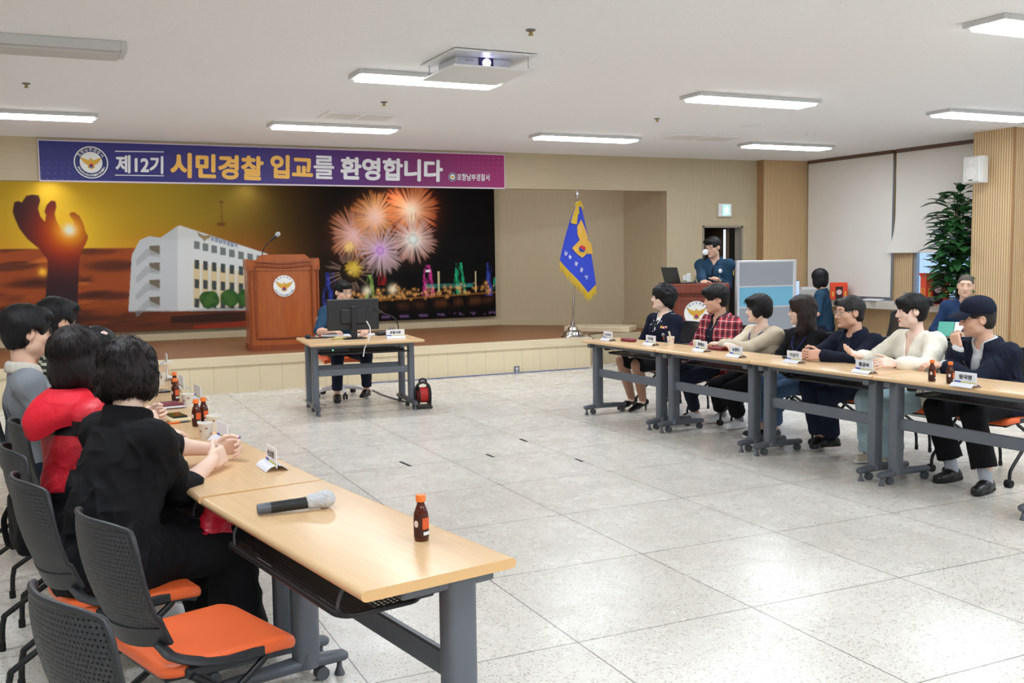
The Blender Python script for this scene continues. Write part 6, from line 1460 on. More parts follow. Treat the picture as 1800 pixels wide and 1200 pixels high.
# ------------------------------------------------------------------ guests row
BA = -91
def r_uniform():
    p = Person('', (5.72, 8.52), -96, hip=.53, head=(5.70, 8.555, 1.135), head_az=-70, pitch=4, sc=.98, sw=.175, fat=1.08, skin_c=FF, h=.006, label='woman with short permed black hair in a navy dress uniform with ribbons')
    p.arms(1, (5.40, 8.72, .63), pole=(.7, -.3, -1)).arms(-1, (5.38, 8.42, .62), pole=(-.7, -.3, -1)); p.legs(1, (5.40, 8.68, .12), toe=(.1, 1, -.25)).legs(-1, (5.42, 8.50, .12), toe=(.1, 1, -.25)); p.body(female=True, lips=(196, 108, 104)); p.brows()
    c1 = wrinkle(.008, 60, 2)
    p.hair(HB, .032, ext=((0, -.045, .03, .105, .11, .10), (0, -.07, -.04, .085, .06, .08), (.06, .03, .05, .05, .06, .06), (-.06, .03, .05, .05, .06, .06), (.075, -.02, -.03, .03, .05, .05), (-.075, -.02, -.03, .03, .05, .05)), face=(0, .15, -.04, .066, .085, .085), nape=-.10, ears=False, noise_=c1)
    p.top('uniform_jacket', C_UNI, t=.02, sleeve=1.9, neck=.064, vee=(.042, -.02), seed=11, wr=.004, hem=.08, skirted=.25, collar=(.076, .03, .011, 40)); p.top('shirt', C_WHITE, t=.01, neck=.058, arms=False, wr=0, collar=(.062, .034, .008, 25))
    p.line('tie', 'shirt', [(0, .93), (0, .86), (0, .78), (0, .72)], .013, C_BLACK, .4)
    for k, c in enumerate(((230, 226, 220), (216, 110, 60), (226, 196, 90), (200, 60, 60), (230, 228, 226), (220, 130, 70))): p.stick('ribbon_bar', 'uniform_jacket', -.135+.024*(k % 3), .74-.026*(k//3), .024, .013, mat('ribbon_%d' % k, c, .6))
    p.stick('name_tag', 'uniform_jacket', .09, .77, .055, .015, mat('tag_silver', (190, 194, 204), .3, .5)); p.stick('medal', 'uniform_jacket', -.11, .55, .04, .045, mat('medal_silver', (196, 198, 206), .3, .7), .006, round_=True); p.stick('medal_ribbon', 'uniform_jacket', -.11, .48, .022, .035, mat('medal_orange', (224, 100, 50), .6))
    for k in range(3): p.stick('button', 'uniform_jacket', .015, .62-.15*k, .018, .018, mat('button_silver', (200, 200, 206), .25, .9), .005, round_=True)
    for x in (-.06, .06): p.stick('collar_badge', 'uniform_jacket', x, .86, .016, .016, mat('button_silver', (200, 200, 206)), round_=True)
    for s in (-1, 1): p.patch('epaulette', p.sh[s]*.78+p.nb*.22+p.up*.055, p.sr, p.tf, .09, .036, C_BLACK, .008); p.patch('rank_badge', p.sh[s]*.72+p.nb*.28+p.up*.062, p.sr, p.tf, .05, .02, mat('tag_silver', (190, 194, 204)), .006)
    p.stick('sleeve_patch', 'uniform_jacket', .03, .5, .04, .05, M_GOLD, side=1)
    p.skirt(C_BLACK); S = Sdf()
    for s in (-1, 1): j, kn, a, t = p.leg[s]; S.cap(j+(kn-j)*.6, kn, .07, .061, k=.02).cap(kn, kn+(a-kn)*.35, .0585, .0595, k=.02).cap(kn+(a-kn)*.35, a, .059, .038, k=.02)
    mesh_obj('stockings', S.mesh(.007), C_NYL, p.e)
    for s in (-1, 1):
        j, kn, a, t = p.leg[s]; S = Sdf(); f = nrm((t[0], t[1], 0)); hl = a-f*.035-V3((0, 0, .025)); tp = V3((a[0], a[1], .022))+f*.15; S.cap(hl, a+f*.05-V3((0, 0, .055)), .034, .03, k=.02).cap(a+f*.05-V3((0, 0, .055)), tp, .033, .02, k=.02); S.ell(a+f*.02+V3((0, 0, .0)), (.05, .033, .04), np.array([f, p.sr, V3((0, 0, 1))]), .008, True); S.cap(hl-V3((0, 0, .03)), V3((hl[0], hl[1], .006)), .013, .006, k=.01); mesh_obj('high_heel_shoe', S.mesh(.0055), mat('patent_black', (24, 22, 28), .18), p.e)
r_uniform()
def r_plaid():
    p = Person('', (5.80, 7.70), -92, hip=.54, head=(5.72, 7.70, 1.15), head_az=-66, pitch=-8, sc=1.0, sw=.185, fat=1.15, skin_c=RUD, h=.006, label='man with black fringe in a red plaid shirt, eyes lowered')
    p.arms(1, (5.46, 7.86, .65), pole=(.8, -.4, -1)).arms(-1, (5.44, 7.58, .64), pole=(-.8, -.3, -1)); p.legs(1, ank(1187, 728)).legs(-1, ank(1222, 738)); p.body(jaw=1.08); p.brows()
    p.hair(HB, .022, ext=((0, .055, .075, .078, .065, .05), (0, -.04, .05, .09, .085, .085), (.03, .075, .068, .045, .03, .025)), face=(0, .135, -.046, .074, .072, .085), nape=-.07, noise_=wrinkle(.004, 100, 3, (1, 1, .4)))
    p.top('plaid_shirt', C_PLAID, t=.026, sleeve=1.88, neck=.07, front_cut=.055, seed=12, loose=.022, wr=.008, hem=.08, skirted=.15, collar=(.084, .026, .011, 48)); p.top('shirt', cloth('charcoal', (34, 38, 48)), t=.012, neck=.062, vee=(.03, -.06), arms=False, wr=.003, collar=(.068, .038, .009, 22))
    for k in range(3): p.stick('button', 'shirt', 0, .74-.14*k, .012, .012, mat('button_grey', (150, 150, 156), .4), .004, round_=True)
    p.trousers(C_DJEAN, .92, .016); p.shoes(M_SWH, M_SWH)
r_plaid()
def lanyard(p, on, zc=.45):
    for s in (-1, 1):
        P = [tuple(p.nb+p.sr*s*.07-p.tf*.035+p.up*.01), tuple(p.nb+p.sr*s*.085+p.tf*.03-p.up*.015)]+[tuple(p.on(on, x*s, z, .004)[0]) for x, z in ((.075, .84), (.05, .68), (.02, zc+.12))]; p.tube('lanyard', P, .003, M_LAN, 6, None, 1.6)
    p.stick('id_card', on, 0, zc, .06, .085, M_CARD, lift=.006)
def r_beige():
    p = Person('', (5.82, 7.06), -90, hip=.53, head=(5.72, 7.08, 1.085), head_az=-62, pitch=-3, sc=.95, sw=.165, skin_c=FF, h=.006, label='woman with short black bob and glasses in a beige cardigan with lanyard')
    p.arms(1, (5.33, 7.02, .79), pole=(.9, -.1, -1), hd=(-1, .25, 0), pose='relaxed').arms(-1, (5.36, 7.16, .785), pole=(-.9, -.1, -1), hd=(1, .2, 0), pose='relaxed'); p.legs(1, ank(1270, 742)).legs(-1, ank(1300, 752)); p.body(female=True); p.brows(); p.glasses(M_GLS)
    p.hair(HB, .022, ext=((0, .03, .08, .085, .09, .045), (0, -.06, -.01, .088, .07, .085), (.068, .03, -.02, .03, .045, .06), (-.068, .03, -.02, .03, .045, .06), (0, .075, .055, .06, .03, .03)), face=(0, .15, -.06, .062, .085, .095), nape=-.10, ears=False, noise_=wrinkle(.003, 110, 3, (1, 1, .2)))
    p.top('cardigan', C_BEIGE, t=.024, sleeve=1.85, neck=.072, front_cut=.05, seed=13, loose=.024, wr=.007); p.top('blouse', cloth('ecru', (216, 204, 188)), t=.012, neck=.066, arms=False, wr=.006, seed=4); lanyard(p, 'cardigan', .5)
    p.trousers(C_BLACK, .8, .02, .02); p.shoes(M_SWH, M_SWH, sock=cloth('sock_grey', (140, 140, 146)), sock_h=.07)
r_beige()
def r_long():
    p = Person('', (5.87, 6.55), -88, hip=.53, head=(5.80, 6.61, 1.085), head_az=-46, pitch=-2, sc=.96, sw=.165, skin_c=FAIR, h=.006, label='woman with long wavy dark hair and glasses in a black jacket')
    p.arms(1, (5.47, 6.68, .62), pole=(.8, -.3, -1)).arms(-1, (5.46, 6.46, .62), pole=(-.8, -.3, -1)); p.legs(1, ank(1337, 768)).legs(-1, ank(1360, 770)); p.body(female=True, lips=(192, 104, 102)); p.brows(); p.glasses(M_GLB, (.023, .018))
    p.hair(HBR2, .024, ext=((0, -.05, -.03, .10, .07, .12), (.07, -.02, -.06, .045, .06, .12), (-.07, -.02, -.06, .045, .06, .12), (0, -.07, -.14, .10, .05, .12), (.075, .0, -.15, .04, .05, .09), (-.075, .0, -.15, .04, .05, .09), (0, .03, .085, .08, .08, .04)), face=(0, .145, -.055, .058, .08, .10), nape=-.27, ears=False, noise_=wrinkle(.007, 60, 5, (1, 1, .5)))
    p.top('jacket', C_BLACK, t=.024, sleeve=1.88, neck=.066, vee=(.04, .0), seed=14, wr=.007, loose=.02); p.top('shirt', C_BLACK, t=.012, neck=.06, arms=False, wr=0); lanyard(p, 'jacket', .48); p.trousers(C_JEAN, .82, .022, .02); p.shoes(M_SBLK, M_SWH)
r_long()
def r_clasp():
    p = Person('', (5.90, 5.97), -90, hip=.54, head=(5.775, 6.035, 1.10), head_az=-72, pitch=-4, sc=1.0, sw=.18, fat=1.05, skin_c=RUD, h=.005, label='man with thinning dark hair and glasses in a navy jacket, hands clasped on the table')
    p.arms(-1, (5.38, 5.91, .79), pole=(-1, .1, -.8), hd=V3(p.Mi.to_3x3() @ Vector((-.75, .35, .05))), hn=V3((1, .1, -.1)), pose='clasp').arms(1, (5.40, 6.09, .79), pole=(1, .1, -.8), hd=V3(p.Mi.to_3x3() @ Vector((-.75, -.4, .05))), hn=V3((-1, .1, -.1)), pose='clasp')
    p.legs(1, (5.56, 6.12, .12), toe=(-.5, .8, -.1)).legs(-1, (5.62, 6.06, .12), toe=(.3, .9, -.1)); p.body(nose=1.03); p.brows(w=1.1); p.glasses(M_GLS, (.024, .018))
    p.hair(HG, .011, ext=((0, -.05, .03, .083, .073, .08), (.045, .055, .08, .035, .04, .03)), face=(0, .14, -.02, .068, .078, .094), nape=-.07, noise_=wrinkle(.003, 120, 4, (1, 1, .4)))
    p.top('jacket', C_NAVY, t=.024, sleeve=1.9, neck=.066, vee=(.03, -.05), seed=15, wr=.008, loose=.02, collar=(.078, .04, .012, 36)); p.top('undershirt', C_DJEAN, t=.012, neck=.058, arms=False, wr=0, collar=(.064, .02, .008, 10))
    el, w, *_ = p.arm[-1]; mb = MB(); d = nrm(w-el); T = Matrix.Translation(Vector(w-d*.02)) @ Vector(d).to_track_quat('Z', 'Y').to_matrix().to_4x4(); mb.lathe([(.031, -.01), (.034, -.006), (.034, .006), (.031, .01)], 16, (0, 0, 0), T); mb.lathe([(0, .02), (.016, .02), (.016, .0), (0, 0)], 14, (0, 0, 0), T @ Matrix.Translation((0, .018, 0)) @ Matrix.Rotation(R_(-90), 4, 'X')); mb.build('wrist_watch', M_BLACK, p.e)
    p.trousers(C_TROU, .95, .02, .015); p.shoes(M_SBLK)
r_clasp()
def r_cream():
    p = Person('', (5.93, 5.40), -88, hip=.53, head=(5.83, 5.465, 1.135), head_az=-60, pitch=-5, sc=.97, sw=.165, skin_c=FF, h=.005, label='woman with hair tied in a bun wearing a loose cream blouse')
    p.arms(-1, (5.46, 5.27, .785), pole=(-1, -.1, -.8), hd=V3(p.Mi.to_3x3() @ Vector((-.95, .35, .05))), hn=V3((.8, .1, -.5)), pose='relaxed').arms(1, (5.52, 5.66, .80), pole=(1, 0, -.8), hd=V3(p.Mi.to_3x3() @ Vector((-.9, .1, .25))), hn=V3((-.3, -.2, .9)), pose='relaxed')
    p.legs(1, ank(1537, 812)).legs(-1, ank(1563, 814)); p.body(female=True, lips=(200, 120, 112)); p.brows()
    p.hair(HB, .017, ext=((0, .055, .07, .075, .055, .045), (.066, .045, .012, .012, .02, .035), (-.066, .045, .012, .012, .02, .035), (0, -.06, .03, .08, .07, .075)), face=(0, .14, -.055, .066, .07, .092), nape=-.085, cuts=((.09, -.03, -.04, .025, .03, .03), (-.09, -.03, -.04, .025, .03, .03)), noise_=wrinkle(.003, 110, 8, (1, 1, .3)))
    S = Sdf(); S.ell(p.H(0, -.135, .055), (.038, .038, .036), p.HR, .02); S.cap(p.H(0, -.10, .04), p.H(0, -.13, .05), .02, k=.02); S.noise(wrinkle(.006, 90, 2)); mesh_obj('hair_bun', S.mesh(.005), HB, p.e)
    p.top('blouse', C_CREAM, t=.03, sleeve=1.72, neck=.07, vee=(.05, .02), seed=16, wr=.009, loose=.03, hem=.12, skirted=.3); p.top('camisole', cloth('blush', (214, 188, 170)), t=.012, neck=.064, vee=(.03, -.02), arms=False, wr=0); p.trousers(C_LJEAN, .96, .03, .045, wr=.007); p.shoes(M_SBEI, M_SWH)
r_cream()
def r_cap():
    p = Person('', (5.98, 4.80), -86, hip=.54, head=(5.885, 4.925, 1.105), head_az=-52, pitch=-6, roll=4, sc=1.02, sw=.174, fat=1.05, skin_c=TAN, h=.005, label='man in a navy cap and glasses, hand raised to his chin')
    ch = onx(1684, 611, 5.72)
    p.arms(1, ch, pole=(.1, .5, -1), hd=V3(p.Mi.to_3x3() @ Vector((-.05, .25, .9))), hn=V3(p.Mi.to_3x3() @ Vector((.9, -.2, -.1))), pose='chin').arms(-1, (5.64, 5.0, .785), pole=(-1, -.1, -.7), hd=(.6, .7, 0), pose='relaxed')
    p.legs(1, (5.60, 4.86, .09), toe=(-.1, 1, 0)).legs(-1, (5.52, 4.52, .09), toe=(-.35, 1, 0)); p.body(nose=1.04); p.brows(); p.glasses(M_GLB, (.024, .018), .0019)
    p.hair(HG, .008, face=(0, .13, -.03, .08, .09, .09), nape=-.07)
    S = Sdf(); R = p.HR; S.ell(p.H(0, -.005, .06), (.098, .118, .085), R, .02); S.ell(p.H(0, .0, .10), (.085, .10, .055), R, .03); S.noise(wrinkle(.0025, 50, 4)); S.plane(p.H(0, 0, .035), -p.hu+p.hf*.08); S.ell(p.H(0, -.01, .03), (.084, .104, .075), R, .004, True); o = mesh_obj('cap', S.mesh(.0055), C_NAVY, p.e)
    rows = []
    for i in range(7):
        u = i/6; row = []
        for j in range(15):
            a = (j/14-.5)*2.3; r0 = .108+.0*u; ex = .085*u*math.cos(a*.75); row.append(tuple(p.H(math.sin(a)*(.093+.01*u), math.cos(a)*.105+.005+ex*.92, .052-.016*u-.018*u*u+.008*math.cos(a*1.2)-.012*abs(math.sin(a))**2)))
        rows.append(row)
    mb = MB(); mb.slab(rows, .004); mb.build('cap_visor', C_NAVY, o, 60)
    p.top('jacket', C_NAVY, t=.028, sleeve=1.82, neck=.072, front_cut=.045, seed=17, wr=.008, loose=.024, collar=(.088, .035, .012, 42), hem=.07, skirted=.2); p.top('shirt', C_LGREY, t=.014, neck=.06, vee=(.02, -.08), sleeve=1.93, loose=.012, wr=.003, collar=(.068, .042, .009, 20))
    for s in (-1, 1): p.line('zip', 'jacket', [(s*.052, .85), (s*.054, .7), (s*.05, .5), (s*.05, .35)], .003, mat('zip_metal', (170, 160, 150), .3, .8), None)
    p.trousers(C_BLACK, .84, .026, .018, wr=.002); p.shoes(M_SBLK, sock=cloth('sock_lgrey', (166, 170, 180)), sock_h=.16)
r_cap()
# ------------------------------------------------------------------ staff and chief
def standing_officer():
    hc = ony(1253, 434, 10.93)
    p = Person('', (hc.x+.05, 11.02), -135, hip=.97, head=tuple(hc), head_az=-108, pitch=-14, sc=1.04, sw=.18, fat=1.05, skin_c=TAN, h=.0065, label='officer in teal uniform shirt and glasses standing behind the podium')
    p.arms(-1, ony(1264, 493, 10.68), pole=(-.3, -1, -.7), pose='relaxed').arms(1, ony(1236, 494, 10.66), pole=(.3, -1, -.7), pose='relaxed'); M3 = p.M
    p.legs(1, M3 @ Vector((.11, .0, .095))).legs(-1, M3 @ Vector((-.11, .02, .095))); p.body(); p.brows(); p.glasses(M_GLB, (.022, .016))
    p.hair(HB, .013, ext=((0, -.04, .03, .085, .085, .08), (.02, .055, .09, .06, .05, .03)), face=(0, .14, -.035, .074, .072, .085), nape=-.06, noise_=wrinkle(.003, 120, 4))
    p.top('uniform_shirt', C_TEAL, t=.022, sleeve=1.9, neck=.066, vee=(.02, -.04), seed=21, wr=.006, loose=.018, collar=(.074, .034, .011, 28)); 
    p.line('tie', 'uniform_shirt', [(0, .88), (0, .8), (0, .6), (0, .4)], .017, C_UNI, .35); p.stick('chest_badge', 'uniform_shirt', -.10, .72, .05, .058, M_CARD, .006, round_=True)
    for s in (-1, 1):
        p.patch('epaulette', p.sh[s]*.75+p.nb*.25+p.up*.058, p.sr, p.tf, .10, .045, C_BLACK, .008); p.stick('button', 'uniform_shirt', s*.1, .58, .018, .018, mat('button_silver', (200, 200, 206)), .005, round_=True); p.stick('pocket_flap', 'uniform_shirt', s*.1, .6, .10, .045, C_TEAL, .005)
    p.patch('rank_badge', p.sh[-1]*.75+p.nb*.25+p.up*.065, p.sr, p.tf, .03, .02, M_GOLD); p.stick('sleeve_patch', 'uniform_shirt', .0, .36, .06, .065, M_GOLD, .005, side=-1); p.trousers(C_TROU, .93, .014); p.shoes(M_SBLK)
standing_officer()
def back_woman():
    p = Person('', (9.55, 10.44), -38, hip=.54, head=(9.50, 10.50, 1.21), head_az=-24, pitch=-4, sc=.97, sw=.16, skin_c=TAN, h=.0075, label='woman with black bob in a teal polo, seen from behind at the window counter')
    p.arms(1, (9.62, 10.86, .80), pole=(.7, -.3, -1)).arms(-1, (9.27, 10.50, .74), pole=(-.8, -.3, -.6)); p.legs(1, (9.5, 10.95, .09)).legs(-1, (9.3, 10.85, .09)); p.body(full_face=False)
    p.hair(HB, .022, ext=((0, -.06, -.03, .09, .065, .10), (.068, .0, -.04, .035, .07, .10), (-.068, .0, -.04, .035, .07, .10)), face=(0, .14, -.05, .06, .08, .11), nape=-.125, ears=False, noise_=wrinkle(.002, 100, 3, (1, 1, .1))); p.top('polo_shirt', C_TEAL, t=.018, sleeve=.9, neck=.062, seed=22, loose=.02, collar=(.07, .03, .01, 20)); p.trousers(C_TROU); p.shoes(M_SBLK)
back_woman()
def back_officer():
    p = Person('', (9.28, 7.92), -124, hip=.54, head=(9.20, 7.87, 1.178), head_az=-130, pitch=-3, roll=3, sc=1.0, sw=.18, fat=1.05, skin_c=TAN, h=.0065, label='officer with shaved head in a blue uniform jacket holding a green book')
    p.arms(1, onx(1668, 590, 8.98), pole=(.9, -.2, -1), pose='hold').arms(-1, onx(1692, 586, 8.95), pole=(-.9, -.2, -1), pose='hold'); p.legs(1, (8.82, 7.85, .09)).legs(-1, (8.95, 7.55, .09)); p.body(); p.brows()
    p.hair(hair_mat('hair_shaved', (88, 80, 74), .8), .003, face=(0, .13, -.035, .076, .085, .09), nape=-.05)
    p.top('uniform_jacket', cloth('police_blue', (34, 54, 88)), t=.022, sleeve=1.9, neck=.066, vee=(.025, -.04), seed=23, collar=(.076, .035, .011, 30)); p.top('undershirt', C_TROU, t=.012, neck=.058, arms=False, wr=0); p.trousers(C_BLACK); p.shoes(M_SBLK)
    c = onx(1676, 577, 8.9); e = thing('book', c-Vector((0, 0, .03)), -124, 'open green-covered book held by the officer with shaved head', 'book'); T = Matrix.Rotation(R_(50), 4, 'X')
    mb = MB(); mb.box((-.085, 0, .03), (.16, .012, .22), .003, T); mb.build('pages', M_CARD, e); mb = MB(); mb.box((.08, 0, .03), (.16, .014, .225), .003, T); mb.build('cover', mat('book_green', (70, 150, 130), .5), e)
back_officer()
def chief():
    hc = ony(603, 513, 11.0)
    p = Person('', (3.08, 11.16), 184, hip=.54, head=(hc.x, 11.0, hc.z-.0), head_az=160, pitch=-10, sc=1.0, sw=.18, fat=1.08, skin_c=TAN, h=.0065, label='officer in short-sleeved teal shirt and glasses seated behind the monitor')
    p.arms(1, (2.80, 10.66, .79), pole=(.9, -.2, -1), hd=(-.8, .6, 0)).arms(-1, (3.18, 10.58, .79), pole=(-.9, -.2, -1)); a1, a2 = ank(588, 704), ank(632, 699); p.legs(1, (2.90, 10.78, .09)).legs(-1, (3.26, 10.86, .11), toe=(.5, .8, -.1)); p.body(); p.brows(); p.glasses(M_GLS, (.023, .017))
    p.hair(HB, .013, ext=((0, .045, .082, .07, .055, .036), (0, -.04, .04, .083, .083, .08)), face=(0, .135, -.03, .072, .072, .095), nape=-.06, noise_=wrinkle(.003, 120, 4)); p.top('uniform_shirt', C_TEAL, t=.02, sleeve=.95, neck=.066, vee=(.02, -.04), seed=24, loose=.02, collar=(.074, .034, .011, 26))
    for s in (-1, 1): p.patch('epaulette', p.sh[s]*.75+p.nb*.25+p.up*.055, p.sr, p.tf, .10, .04, C_BLACK, .008)
    p.stick('sleeve_patch', 'uniform_shirt', .02, .3, .04, .045, M_CARD, side=1); p.trousers(C_TROU, .93, .016); p.shoes(M_SBLK)
chief()
# ------------------------------------------------------------------ things on the tables
TZ = TH
M_BASE = mat('plate_base', (226, 228, 236), .35); M_ACR = mat('plate_acrylic', (238, 240, 246), .2)
def name_plate(loc, a, text, label, w=.165, group='white name plates'):
    """reading side looks along local -Y"""
    e = thing('name_plate', loc, a, label, 'name plate', group); hh = .078
    mb = MB()
    for s in (-1, 1):
        rows = [[(x, s*(.006+.04*t), .022*(1-t*t)+.0016) for x in (-w/2, w/2)] for t in [i/8 for i in range(9)]]
        mb.slab(rows if s > 0 else rows[::-1], .0025)
    mb.build('base', M_BASE, e, 60)
    mb = MB(); mb.box((0, 0, .012+hh/2), (w*.98, .005, hh), .001); pn = mb.build('panel', M_ACR, e)
    for s in (-1, 1):
        T = frame((0, s*.0032, 0), (-s, 0, 0), (0, 0, 1), (0, s, 0)); f = lambda x0, x1, z0, z1, z=0: [T @ Vector((x0, z0, z)), T @ Vector((x1, z0, z)), T @ Vector((x1, z1, z)), T @ Vector((x0, z1, z))]
        mb = MB(); mb.add(f(-w*.49, -w*.2, .024, .034), [(0, 1, 2, 3)]); mb.cur = 1; mb.add(f(-w*.2, w*.49, .022, .031), [(0, 1, 2, 3)]); mb.build('stripe', [mat('stripe_blue', (70, 90, 190), .5), mat('stripe_yellow', (222, 220, 110), .5)], pn, 0)
        if not text: continue
        mb = MB(); k = .29 if len(text) < 5 else .4; q = f(-w*k, w*k, .045 if k < .3 else .048, .075 if k < .3 else .068, .0006); put_text(mb, text, [q[0], q[1], q[3]], .03 if k < .3 else .015); mb.build('lettering', mat('plate_ink', (40, 42, 52), .6), pn, 0)
    return e
for (px, py, tx, lab) in ((1069, 598, '시민경찰회장', 'white name plate at the stage end of the guests row'), (1144, 606, '사무국장', 'white name plate before the uniformed woman, beside the cup with a straw'), (1233, 617, '정해순', 'white name plate before the man in the plaid shirt'), (1294, 627, '유정아', 'white name plate before the woman in the beige cardigan'), (1396, 637, '이상기', 'white name plate before the man with clasped hands'), (1519, 655, '황금숙', 'white name plate before the woman in the cream blouse'), (1697, 679, '왕국명', 'white name plate before the man in the navy cap, by the bottles')):
    v = onz(px, py, TZ+.002); name_plate((v.x, v.y, TZ), RA+4, tx, lab)
_d = DESK.matrix_basis
v = onz(695, 594, TZ); name_plate((v.x, v.y, TZ), 6, '경찰서장', 'white name plate on the corner of the monitor desk', .2)
for (px, py, tx, a, lab) in ((478, 822, '손소영', -93, 'white name plate standing near the microphone table'), (392, 776, '', -98, 'white name plate behind the purple-tied hands'), (348, 703, '', -96, 'white name plate behind the paper cup of the second table'), (319, 684, '', -95, 'white name plate beyond the two amber bottles'), (293, 667, '', -88, 'white name plate partly hidden by the curly hair'), (293, 640, '', -88, 'white name plate at the far end of the near row')):
    v = onz(px, py, TZ); name_plate((v.x, v.y, TZ), a, tx, lab)
M_AMB = mat('amber_glass', (92, 34, 10), .06, trans=.5, ior=1.3, coat=.5); M_CAPO = mat('orange_cap', (246, 124, 50), .45)
def bottle(loc, label, rot=0):
    e = thing('drink_bottle', loc, rot, label, 'bottle', 'amber drink bottles')
    mb = MB(); mb.lathe([(0, .001), (.0205, .001), (.0225, .004), (.0225, .078), (.021, .086), (.0135, .106), (.0115, .112), (.0115, .128), (0, .128)], 24); mb.build('glass_body', M_AMB, e, 40)
    mb = MB(); mb.lathe([(.0145, .119), (.0150, .122), (.0150, .136), (.0135, .139), (0, .139)], 22); mb.build('cap', M_CAPO, e, 40)
    def band(z0, z1, a0, a1, m_, n, r=.0228):
        rows = [[(r*math.sin(R_(a0+(a1-a0)*j/14)), -r*math.cos(R_(a0+(a1-a0)*j/14)), z) for j in range(15)] for z in (z0, z1)]; mb = MB(); mb.slab(rows, .0004); return mb.build(n, m_, lb if n != 'label' else e, 60)
    lb = None; lb = band(.012, .074, -150, 150, mat('label_brown', (62, 26, 18), .5, var=.15, scale=200), 'label')
    band(.038, .072, 5, 75, mat('label_orange', (214, 92, 40), .5, var=.25, scale=500), 'label_print', .0233); band(.02, .03, 12, 75, M_CARD, 'label_strip', .0234)
    T = frame((-.0168, -.0168, .054), (.707, -.707, 0), (0, 0, 1), (-.707, -.707, 0)); mb = MB(); mb.ball((0, 0, -.001), (.008, .011, .0015), 14, 6, T); mb.build('label_seal', mat('label_seal', (230, 206, 196), .5), lb)
    return e
for px, py, lab in ((741, 949, 'amber bottle with orange cap alone near the table corner'), (346, 749, 'amber bottle beside the paper cups on the near row, taller-looking of the pair'), (359, 745, 'amber bottle half behind its twin by the paper cups'), (309, 705, 'amber bottle in front of its twin by the far paper cup'), (308, 692, 'amber bottle half hidden behind its twin on the near row'), (1638, 670, 'amber bottle next to the cream blouse'), (1670, 674, 'amber bottle partly behind the last name plate')):
    v = onz(px, py, TZ); bottle((v.x, v.y, TZ), lab, 15)
def paper_cup(loc, label, straw=False):
    e = thing('paper_cup', loc, 0, label, 'cup', 'white paper cups'); mb = MB(); mb.lathe([(0, .004), (.024, .004), (.0255, 0), (.0265, .002), (.0345, .073), (.0365, .075), (.036, .078), (.0335, .077), (.026, .01), (0, .008)], 28); mb.build('cup_body', mat('paper_white', (232, 228, 220), .6), e, 40)
    mb = MB()
    for k in range(7):
        a = k*.9; z = .022+.014*(k % 3); r = .0266+.0082*z/.075+.0006; rows = [[(r2*math.cos(a+q), r2*math.sin(a+q), zz) for q in (0, .12, .24, .36)] for zz, r2 in ((z, r), (z+.009, r+.0011))]; mb.slab(rows, .0004)
    mb.build('print', mat('cup_print', (168, 120, 100), .6), e)
    if straw: mb = MB(); mb.tube([(.01, 0, .02), (-.015, -.012, .085), (-.032, -.02, .125)], .0085, 10); mb.build('straw', mat('straw_cream', (224, 214, 190), .5), e)
for px, py, lab, st in ((1179, 606, 'paper cup with a thick straw by the uniformed woman', True), (1225, 613, 'paper cup half behind the plaid-shirt name plate', False), (362, 771, 'paper cup in front of its twin, beside the amber bottles', False), (375, 757, 'paper cup behind its twin, beside the amber bottles', False), (331, 715, 'paper cup further along the near row', False), (283, 676, 'paper cup mostly hidden by the curly hair', False)):
    v = onz(px, py, TZ); paper_cup((v.x, v.y, TZ), lab, st)
def handheld_mic():
    a, b = onz(452, 893, TZ+.025), onz(585, 874, TZ+.033); d = (b-a); L = d.length; e = thing('handheld_microphone', (a.x, a.y, TZ), math.degrees(math.atan2(d.x, d.y)), 'black wireless microphone with grey cover lying on the near table', 'microphone')
    mb = MB(); z = .021; mb.tube([(0, 0, z), (0, .004, z), (0, L*.17, z+.001)], [.016, .0175, .0185], 20); mb.build('end_cap', M_GREYD, e)
    mb = MB(); mb.tube([(0, L*.17, z+.001), (0, L*.62, z+.004), (0, L*.70, z+.006)], [.0188, .0200, .0215], 22); bd = mb.build('handle', M_BLACK, e); mb = MB(); mb.box((0, L*.665, z+.0255), (.012, .016, .003), .001); mb.build('yellow_mark', mat('mark_yellow', (226, 216, 40), .5), bd)
    S = Sdf(); S.cap((0, L*.71, z+.007), (0, L*.88, z+.010), .024, .0285, k=.01); S.ell((0, L*.91, z+.010), (.0295, .032, .0285), None, .01); S.cap((0, L*.69, z+.006), (0, L*.72, z+.007), .023, k=.004); S.noise(wrinkle(.0022, 260, 3)); mesh_obj('foam_cover', S.mesh(.002), mat('cover_grey', (196, 198, 204), .9, bump=.6, scale=150), e)
handheld_mic()
def flat_item(name, px, py, size, a, m_, label, cat, z=TZ, th=None, parts=None):
    v = onz(px, py, z); e = thing(name, (v.x, v.y, z), a, label, cat); mb = MB(); mb.box((0, 0, size[2]/2), size, min(size)*.3); mb.build({'phone': 'body', 'wallet': 'cover', 'notebook': 'cover', 'pouch': 'body', 'book': 'cover'}.get(name, 'body'), m_, e)
    if parts: parts(e, size)
    return e
def wallet_bits(e, s):
    mb = MB(); mb.box((0, -s[1]*.08, s[2]+.0015), (s[0]*.98, .018, .003), .001); mb.build('band', M_CARD, e); mb = MB(); mb.tube([(0, -.01, s[2]+.001), (0, -.01, s[2]+.007)], .021, 22); k = mb.build('round_charm', mat('charm_dark', (40, 54, 56), .4), e)
    mb = MB()
    for i in range(3):
        for j in range(6*i or 1): a = 2*math.pi*j/max(1, 6*i); mb.ball((.0075*i*math.cos(a), -.01+.0075*i*math.sin(a), s[2]+.0075), .0014, 6, 4)
    mb.build('charm_dots', M_CARD, k)
flat_item('wallet', 320, 786, (.20, .095, .016), 78, M_BLACK, 'black wallet phone case with round dotted charm before the blazer', 'wallet', parts=wallet_bits)
